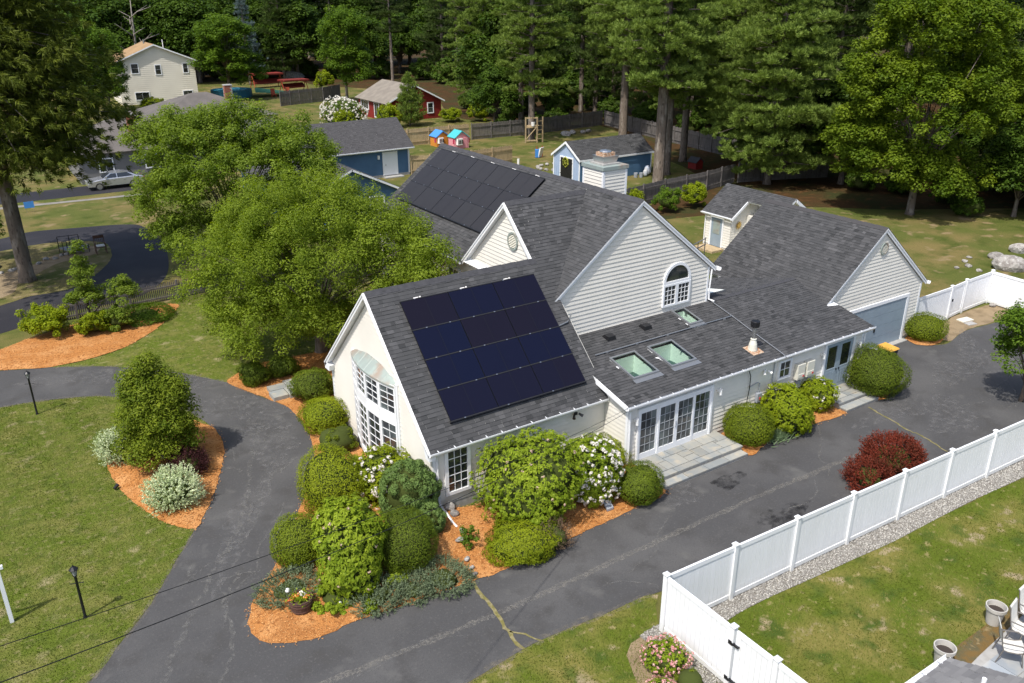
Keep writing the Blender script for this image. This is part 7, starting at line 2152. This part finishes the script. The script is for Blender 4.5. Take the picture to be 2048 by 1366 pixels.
# ------------------------------------------------------------------ things in the back yards
def playhouse(label, x, y, w, d, h, wallm, roofm, doorm):
    t = thing('playhouse', label, 'playhouse', (x, y, 0))
    part('wall', MB().prism([(x - w / 2, y, 0), (x + w / 2, y, 0), (x + w / 2, y, h * .66), (x, y, h * .92), (x - w / 2, y, h * .66)], (0, d, 0)), wallm, t)
    for s in (-1, 1):
        mb = MB()
        slab(mb, [(x + s * (w / 2 + .12), y - .12, h * .62), (x, y - .12, h), (x, y + d + .12, h), (x + s * (w / 2 + .12), y + d + .12, h * .62)], .07)
        part('roof', mb, roofm, t)
    part('door', MB().box(x + w * .12, x + w * .40, y - .04, y - .005, .05, h * .60), doorm, t)
    bw = MB().prism([(x - w * .42, y - .005, h * .22), (x + w * .05, y - .005, h * .22), (x - .02, y - .22, h * .22), (x - w * .35, y - .22, h * .22)], (0, 0, h * .36))
    b = part('bay_window', bw, 'play_white', t)
    for k in range(3):
        c_ = x - w * .33 + w * .125 * k
        part('pane', MB().box(c_, c_ + w * .09, y - .232, y - .222, h * .28, h * .50), 'glass', b)
    for s in (-1, 1):
        part('shutter', MB().box(x + s * (w / 2 + .10) - .1, x + s * (w / 2 + .10) + .1, y + .1, y + .16, h * .28, h * .56), 'play_rose', t)
playhouse('pink playhouse with a teal roof and white bay window', 47.3, 82.2, 1.75, 1.5, 1.95, 'play_pink', 'play_teal', 'play_pink')
playhouse('orange playhouse with a blue roof behind the pink one', 46.2, 84.6, 1.6, 1.5, 1.75, 'play_orange', 'play_blue', 'play_orange')
t = thing('tree_stand', 'tan wooden stand with ladder and brace against the stand pine', 'stand', (56.2, 80.9, 0))
for (x, y) in ((55.3, 81.3), (56.5, 80.7), (57.2, 80.6)):
    part('post', MB().box(x - .06, x + .06, y - .06, y + .06, 0, 2.9), 'wood_tan', t)
for z in (.25, 1.75, 2.8):
    part('beam', MB().obox((55.9, 81.0, z), Vector((.65, -.33, 0)), Vector((.02, .04, 0)), UZ * .07), 'wood_tan', t)
part('brace', MB().tube([(55.35, 81.28, .4), (56.4, 80.75, 1.7)], .05, 4), 'wood_tan', t)
for k in range(5):
    part('rung', MB().box(56.5, 57.2, 80.60, 80.66, .4 + .5 * k, .46 + .5 * k), 'wood_tan', t)
part('platform', MB().hexa([(55.3, 81.3, 1.82), (56.5, 80.7, 1.82), (57.2, 81.4, 1.82), (56.0, 82.0, 1.82), (55.3, 81.3, 1.88), (56.5, 80.7, 1.88), (57.2, 81.4, 1.88), (56.0, 82.0, 1.88)]), 'wood_tan', t)
solo('white_bucket', MB().lathe([(0, 0), (.2, 0), (.25, .45), (.22, .45), (.0, .42)], (56.1, 80.95, 1.88), 12), 'play_white', 'white bucket on the platform of the wooden stand', 'bucket', (56.1, 80.95, 1.88))
t = thing('lawn_chair', 'folded white and blue lawn chair standing on the back lawn', 'chair', (51.5, 72.6, 0))
part('backrest', MB().obox((51.3, 72.6, .55), Vector((.28, .1, 0)), Vector((.03, -.06, .0)), Vector((.08, -.1, .5))), 'play_white', t)
part('seat', MB().obox((51.0, 72.8, .45), Vector((.12, .2, 0)), Vector((.2, -.1, 0)), UZ * .4), 'play_blue', t)
for x in (51.0, 51.7): part('leg', MB().box(x, x + .08, 72.9, 72.98, 0, 1.15), 'frame_orange', t)
for i in range(15):
    a = 2 * math.pi * i / 15 + .3
    rock('pale stone of the fire ring beside the blue shed', 49.3 + 1.9 * math.cos(a), 67.2 + 1.5 * math.sin(a), .1, (.26, .2, .17), 100 + i, name='ring_stone', group='stones of the fire ring')
def bag(label, x, y, s, seed):
    o = rock(label, x, y, .42 * s, (.28 * s, .24 * s, .5 * s), seed, name='plastic_bag', mat='bag_plastic', cat='bag')
bag('larger pale plastic bag between the shed corner and the pine', 54.2, 59.2, 1.1, 130)
bag('pale plastic bag leaning next to the larger one', 53.7, 58.9, .85, 131)
for k, (x, y) in enumerate(((52.7, 59.1), (53.15, 58.85))):
    solo('bucket', MB().lathe([(0, 0), (.17, 0), (.2, .42), (.17, .42), (0, .36)], (x, y, 0), 12), 'grey_box', ('left' if k == 0 else 'right') + ' grey bucket in front of the plastic bags at the shed', 'bucket', (x, y, 0))
t = thing('dog_house', 'small dark red kennel under the pines right of the shed', 'kennel', (60.5, 59.0, 0))
part('wall', MB().prism([(60, 58.6, 0), (60.9, 58.6, 0), (60.9, 58.6, .7), (60.45, 58.6, 1.05), (60, 58.6, .7)], (0, 1.1, 0)), 'wood_red', t)
for s in (-1, 1):
    mb = MB(); slab(mb, [(60.45 + s * .58, 58.5, .66), (60.45, 58.5, 1.12), (60.45, 59.8, 1.12), (60.45 + s * .58, 59.8, .66)], .05)
    part('roof', mb, 'ridge_cap', t)
solo('white_pipe', MB().tube([(46.0, 68.9, 0), (46.0, 68.9, .95)], .12, 10), 'play_white', 'short white pipe standing in the lawn behind the ridge', 'pipe', (46.0, 68.9, 0))
t = thing('dark_cart', 'dark low garden cart beside the tan fence', 'cart', (38.6, 83.5, 0))
part('tub', MB().hexa([(38.1, 83.2, .35), (39.4, 83.2, .35), (39.4, 84.0, .35), (38.1, 84.0, .35), (37.9, 83.0, .95), (39.6, 83.0, .95), (39.6, 84.2, .95), (37.9, 84.2, .95)]), 'bin_black', t)
for x in (38.2, 39.3): part('leg', MB().box(x - .04, x + .04, 83.2, 83.3, 0, .36), 'black_metal', t)
for i, (x, y, s) in enumerate(((62.5, 83.2, .9), (64.0, 83.8, .7), (65.3, 83.4, .6), (66.3, 83.6, .55))):
    rock('grey rock in the mound before the back fence', x, y, .15, (s, s * .6, s * .45), 140 + i, name='mound_rock', group='rocks of the back mound', cat='rock')
# pool, swing seats and chairs far left
t = thing('pool', 'round pool with sparkling blue water behind the grey roof', 'pool', (41.5, 148, 0))
part('pool_wall', MB().lathe([(3.2, 0), (3.2, 1.25), (3.35, 1.25), (3.35, 0)], (41.0, 149, 0), 24), 'pool_wall', t)
part('pool_water', MB().disc((41.0, 149, 1.1), 3.2, 24), 'pool_water', t)
solo('green_tarp', MB().add([(44, 145.5, .9), (49.5, 144.5, .5), (50, 147.5, .55), (45, 149, 1.3), (44, 145.5, .8), (49.5, 144.5, .4), (50, 147.5, .45), (45, 149, 1.2)], [(0, 1, 2, 3), (7, 6, 5, 4), (0, 4, 5, 1), (1, 5, 6, 2), (2, 6, 7, 3), (3, 7, 4, 0)]), 'tarp_green', 'green tarp beside the sparkling pool', 'tarp', (47, 146.5, 0))
def swing(label, x, y, w, d, h, rot):
    t = thing('canopy_swing', label, 'swing seat', (x, y, 0))
    M = Matrix.Translation((x, y, 0)) @ Matrix.Rotation(rot, 4, 'Z')
    T_ = lambda *p: tuple(M @ Vector(p))
    part('canopy', MB().hexa([T_(-w / 2, -d / 2, h - .25), T_(w / 2, -d / 2, h - .35), T_(w / 2, d / 2, h - .35), T_(-w / 2, d / 2, h - .25), T_(-w / 2, -d / 2, h), T_(w / 2, -d / 2, h - .1), T_(w / 2, d / 2, h - .05), T_(-w / 2, d / 2, h + .05)]), 'tarp_red', t)
    part('bench', MB().hexa([T_(-w * .42, -.3, .7), T_(w * .42, -.3, .7), T_(w * .42, .4, .7), T_(-w * .42, .4, .7), T_(-w * .42, -.3, .95), T_(w * .42, -.3, .95), T_(w * .42, .5, 1.5), T_(-w * .42, .5, 1.5)]), 'tarp_red', t)
    for sx in (-w * .48, w * .48):
        for sy in (-.9, .9):
            part('leg', MB().tube([T_(sx, sy, 0), T_(sx, 0, h - .2)], .07, 5), 'frame_orange', t)
swing('red canopy swing seat at the far end of the pool lawn', 51.0, 161.0, 6.0, 2.4, 2.6, .2)
swing('dark red covered swing seat just behind the leaning grey fence', 52.5, 150.5, 5.0, 2.4, 2.2, .2)
for k, (x, y) in enumerate(((46.8, 144.6), (49.6, 145.2))):
    t = thing('garden_chair', ('left' if k == 0 else 'right') + ' orange garden chair at the pool lawn', 'chair', (x, y, 0))
    part('seat', MB().box(x - .35, x + .35, y - .35, y + .35, .4, .5), 'frame_orange', t)
    part('backrest', MB().hexa([(x - .35, y + .3, .5), (x + .35, y + .3, .5), (x + .35, y + .4, .5), (x - .35, y + .4, .5), (x - .35, y + .5, 1.35), (x + .35, y + .5, 1.35), (x + .35, y + .6, 1.35), (x - .35, y + .6, 1.35)]), 'frame_orange', t)
    for (a, b) in ((-.3, -.3), (.3, -.3), (-.3, .3), (.3, .3)):
        part('leg', MB().box(x + a - .04, x + a + .04, y + b - .04, y + b + .04, 0, .4), 'frame_orange', t)
rock('pale brush heap on the far lawn behind the pool', 61, 174, .6, (2.2, 1.6, 1.4), 160, name='brush_heap', cat='heap')
# bare dead tree left of the white house roof
ch = []
rr_ = random.Random(4)
for k in range(9):
    a = rr_.uniform(0, 6.28)
    p0 = (0, 0, 5 + k * .9)
    L = rr_.uniform(2.5, 5)
    p1 = (math.cos(a) * L * .5, math.sin(a) * L * .5, p0[2] + 1.2)
    p2 = (math.cos(a + .3) * L, math.sin(a + .3) * L, p0[2] + 2.0)
    ch.append(([p0, p1, p2], [.12, .08, .03]))
    ch.append(([p1, (p1[0] + math.cos(a + 1.2) * 1.8, p1[1] + math.sin(a + 1.2) * 1.8, p1[2] + 1.0)], [.06, .02]))
ch.append(([(0, 0, 0), (.2, 0, 6), (.5, .3, 12), (.7, .2, 16)], [.3, .24, .14, .05]))
o = link('dead_tree', limb_mesh('dead_tree', ch), 'bark_pale')
o.location = (30, 167, 0)
tag(o, 'bare dead tree with pale branches behind the tan roof', 'tree')

# silver car
t = thing('car', 'silver sedan parked beside the spruce branches', 'car', (11.3, 82.2, 0))
cw = .9
def cprof(pts, y0, y1, mb):
    mb.prism([(x, y0, z) for (x, z) in pts], (0, y1 - y0, 0))
ox, oy = 8.95, 81.35
body = MB()
prof = [(0, .35), (.02, .62), (.12, .78), (.95, .92), (1.55, .96), (3.6, 1.0), (4.35, .98), (4.62, .9), (4.68, .6), (4.66, .34)]
sec = []
for (w_, inset) in ((0, .12), (.10, .0), (1.70, .0), (1.80, .12)):
    sec.append([(ox + x * (1 - .012 * inset) + .02 * inset, oy + w_, z - (inset * .5 if z > .7 else 0)) for (x, z) in prof])
n_ = len(prof)
vs = [p for s_ in sec for p in s_]
fs = [(i * n_ + j, i * n_ + j + 1, (i + 1) * n_ + j + 1, (i + 1) * n_ + j) for i in range(3) for j in range(n_ - 1)]
fs += [tuple(range(n_ - 1, -1, -1)), tuple(range(3 * n_, 4 * n_)), tuple([0, n_, 2 * n_, 3 * n_][::-1]) and (0, n_, n_ + n_ - 1, n_ - 1), (n_, 2 * n_, 3 * n_ - 1, 2 * n_ - 1), (2 * n_, 3 * n_, 4 * n_ - 1, 3 * n_ - 1)]
body.add(vs, fs)
bo = part('body', body, 'car_paint', t)
cab = [(1.25, .95), (1.95, 1.38), (2.9, 1.42), (3.55, 1.30), (4.2, .98)]
cb = MB()
lo, hi = [(ox + x, oy + .16 + (.16 if z > 1.1 else 0), z) for x, z in cab], [(ox + x, oy + 1.64 - (.16 if z > 1.1 else 0), z) for x, z in cab]
cb.add(lo + hi, [(0, 1, 2, 3, 4), (9, 8, 7, 6, 5)] + [(i, i + 5, i + 6, i + 1) for i in range(4)])
part('cabin', cb, 'car_paint', t)
for (a, b, c_, d_) in ((1.45, 2.0, 2.42, 2.42), (2.5, 2.5, 3.35, 3.85)):
    part('window', MB().add([(ox + a, oy + .145, .99), (ox + d_, oy + .145, 1.0), (ox + c_, oy + .30, 1.33), (ox + b, oy + .30, 1.33)], [(0, 1, 2, 3)]), 'car_glass', t)
part('windscreen', MB().add([(ox + 1.30, oy + .24, .985), (ox + 1.93, oy + .40, 1.385), (ox + 1.93, oy + 1.4, 1.385), (ox + 1.30, oy + 1.56, .985)], [(0, 1, 2, 3)]), 'car_glass', t)
part('rear_window', MB().add([(ox + 4.17, oy + .24, 1.0), (ox + 3.58, oy + .40, 1.30), (ox + 3.58, oy + 1.4, 1.30), (ox + 4.17, oy + 1.56, 1.0)], [(0, 1, 2, 3)]), 'car_glass', t)
for x in (.9, 3.72):
    for (y0, y1) in ((-.02, .2), (1.6, 1.82)):
        wh = part('wheel', MB().tube([(ox + x, oy + y0, .32), (ox + x, oy + y1, .32)], .33, 18), 'rubber', t)
        yy = oy + y0 - .006 if y0 < 0 else oy + y1 + .006
        part('rim', MB().tube([(ox + x, yy - .004, .32), (ox + x, yy + .004, .32)], .23, 14), 'steel', wh)
for y in (.1, 1.3): part('headlight', MB().box(ox - .01, ox + .06, oy + y, oy + y + .4, .62, .74), 'lamp_glass', t)
for y in (.1, 1.3): part('tail_light', MB().box(ox + 4.63, ox + 4.70, oy + y, oy + y + .38, .70, .86), 'lens_red', t)
for x in (2.05, 2.95): part('door_handle', MB().box(ox + x, ox + x + .16, oy - .02, oy, .80, .83), 'steel', t)
part('door_mirror', MB().box(ox + 1.45, ox + 1.62, oy - .12, oy + .06, 1.0, 1.12), 'car_paint', t)

# ------------------------------------------------------------------ ground textures that nobody could count
def scatter(poly, per, rng, avoid=()):
    xs = [p[0] for p in poly]
    ys = [p[1] for p in poly]
    A = (max(xs) - min(xs)) * (max(ys) - min(ys))
    n = int(A * per)
    X, Y = rng.uniform(min(xs), max(xs), n), rng.uniform(min(ys), max(ys), n)
    k = inside_np(X, Y, poly)
    for a in avoid: k &= ~inside_np(X, Y, a)
    return X[k], Y[k]
rng = np.random.default_rng(77)
def grass(name, label, poly, per, h, avoid=()):
    X, Y = scatter(smooth_loop(poly, .5), per, rng, avoid)
    n = len(X)
    C = np.stack([X, Y, np.full(n, .012)], 1)
    stripe = np.sign(np.sin((X * .85 + Y * .12) * 2 * np.pi / 2.1))      # mower lines: blades lean one way, then the other
    D = np.stack([rng.normal(0, .5, n) + .25 * stripe, rng.normal(0, .5, n) + .55 * stripe, np.ones(n)], 1)
    patch = .5 + .25 * np.sin(X * 1.7 + 1.3 * np.sin(Y * .9)) + .25 * np.sin(Y * 2.3 + X * .6)
    V, F = bladet(C, D, rng.uniform(.6, 1.3, n) * h, .02, rng)
    o = link(name, bigmesh(name, V, F, np.clip(patch * .5 + .11 * stripe + rng.normal(.12, .25, n), 0, 1)), 'blade')  # stripe tint paints the light and dark of the leaning blades
    tag(o, label, 'grass', None, 'stuff')
grass('grass', 'short mown grass of the front lawn', [(-4.5, 15.5)] + LAWN_ISLE[0:20] + [(-4.5, 38)], 700, .05, [MULCH_ISL])
grass('grass', 'mown grass of the fenced lawn on the right', LAWN_YARD, 600, .055)
grass('grass', 'rough grass strip between driveway and white fence', LAWN_STRIP, 600, .06)
grass('grass', 'thin grass under the cherry along the loop drive', LAWN_CHERRY, 120, .06)
def chips(poly, zf, per, lab):
    X, Y = scatter(smooth_loop(poly, .5), per, rng)
    lp = smooth_loop(poly, .3)                                   # a few chips spill over the edge
    k_ = rng.integers(0, len(lp), int(len(lp) * 5))
    X = np.concatenate([X, np.array([lp[i][0] for i in k_]) + rng.normal(0, .07, len(k_))])
    Y = np.concatenate([Y, np.array([lp[i][1] for i in k_]) + rng.normal(0, .07, len(k_))])
    n = len(X)
    Z = np.array([zf(x, y) for x, y in zip(X, Y)]) + rng.uniform(.004, .03, n)
    N = rdirs(n, rng) * .45 + np.array([0, 0, 1])
    V, F = leafq(np.stack([X, Y, Z], 1), N, rdirs(n, rng), rng.uniform(.035, .085, n), rng.uniform(.016, .03, n), rng)
    o = link('mulch_chips', bigmesh('mulch_chips', V, F, rng.uniform(0, 1, n) ** 1.3), 'chip')
    tag(o, lab, 'mulch', None, 'stuff')
chips(MULCH_FRONT, bed_z, 240, 'orange wood chips of the bed round the house corner')
chips(MULCH_ISL, mound(MULCH_ISL, .14), 260, 'orange wood chips of the island bed')
chips(MULCH_LEFT, mound(MULCH_LEFT, .10), 150, 'orange wood chips of the bed along the picket fence')
chips(MULCH_DOOR, mound(MULCH_DOOR, .06), 240, 'orange wood chips between the two stone stoops')
# gravel
X, Y = scatter(GRAVEL, 900, rng)
n = len(X)
oc = np.array([(1, 0, 0), (-1, 0, 0), (0, 1, 0), (0, -1, 0), (0, 0, 1), (0, 0, -1)], float)
of = np.array([(0, 2, 4), (2, 1, 4), (1, 3, 4), (3, 0, 4), (2, 0, 5), (1, 2, 5), (3, 1, 5), (0, 3, 5)])
S = rng.uniform(.010, .027, (n, 1, 1)) * rng.uniform(.6, 1.3, (n, 1, 3))
th = rng.uniform(0, 6.28, n)
R = np.zeros((n, 3, 3))
R[:, 0, 0] = np.cos(th); R[:, 0, 1] = -np.sin(th); R[:, 1, 0] = np.sin(th); R[:, 1, 1] = np.cos(th); R[:, 2, 2] = 1
V = np.einsum('nij,nkj->nki', R, oc[None] * S) + np.stack([X, Y, np.full(n, .03)], 1)[:, None]
F = (of[None] + (np.arange(n) * 6)[:, None, None]).reshape(-1, 3)
o = link('gravel', bigmesh('gravel', V.reshape(-1, 3), F, np.repeat(rng.uniform(0, 1, n) ** 1.4, 8)), 'gravel_stone')
tag(o, 'pale gravel along the foot of the white fence', 'gravel', None, 'stuff')
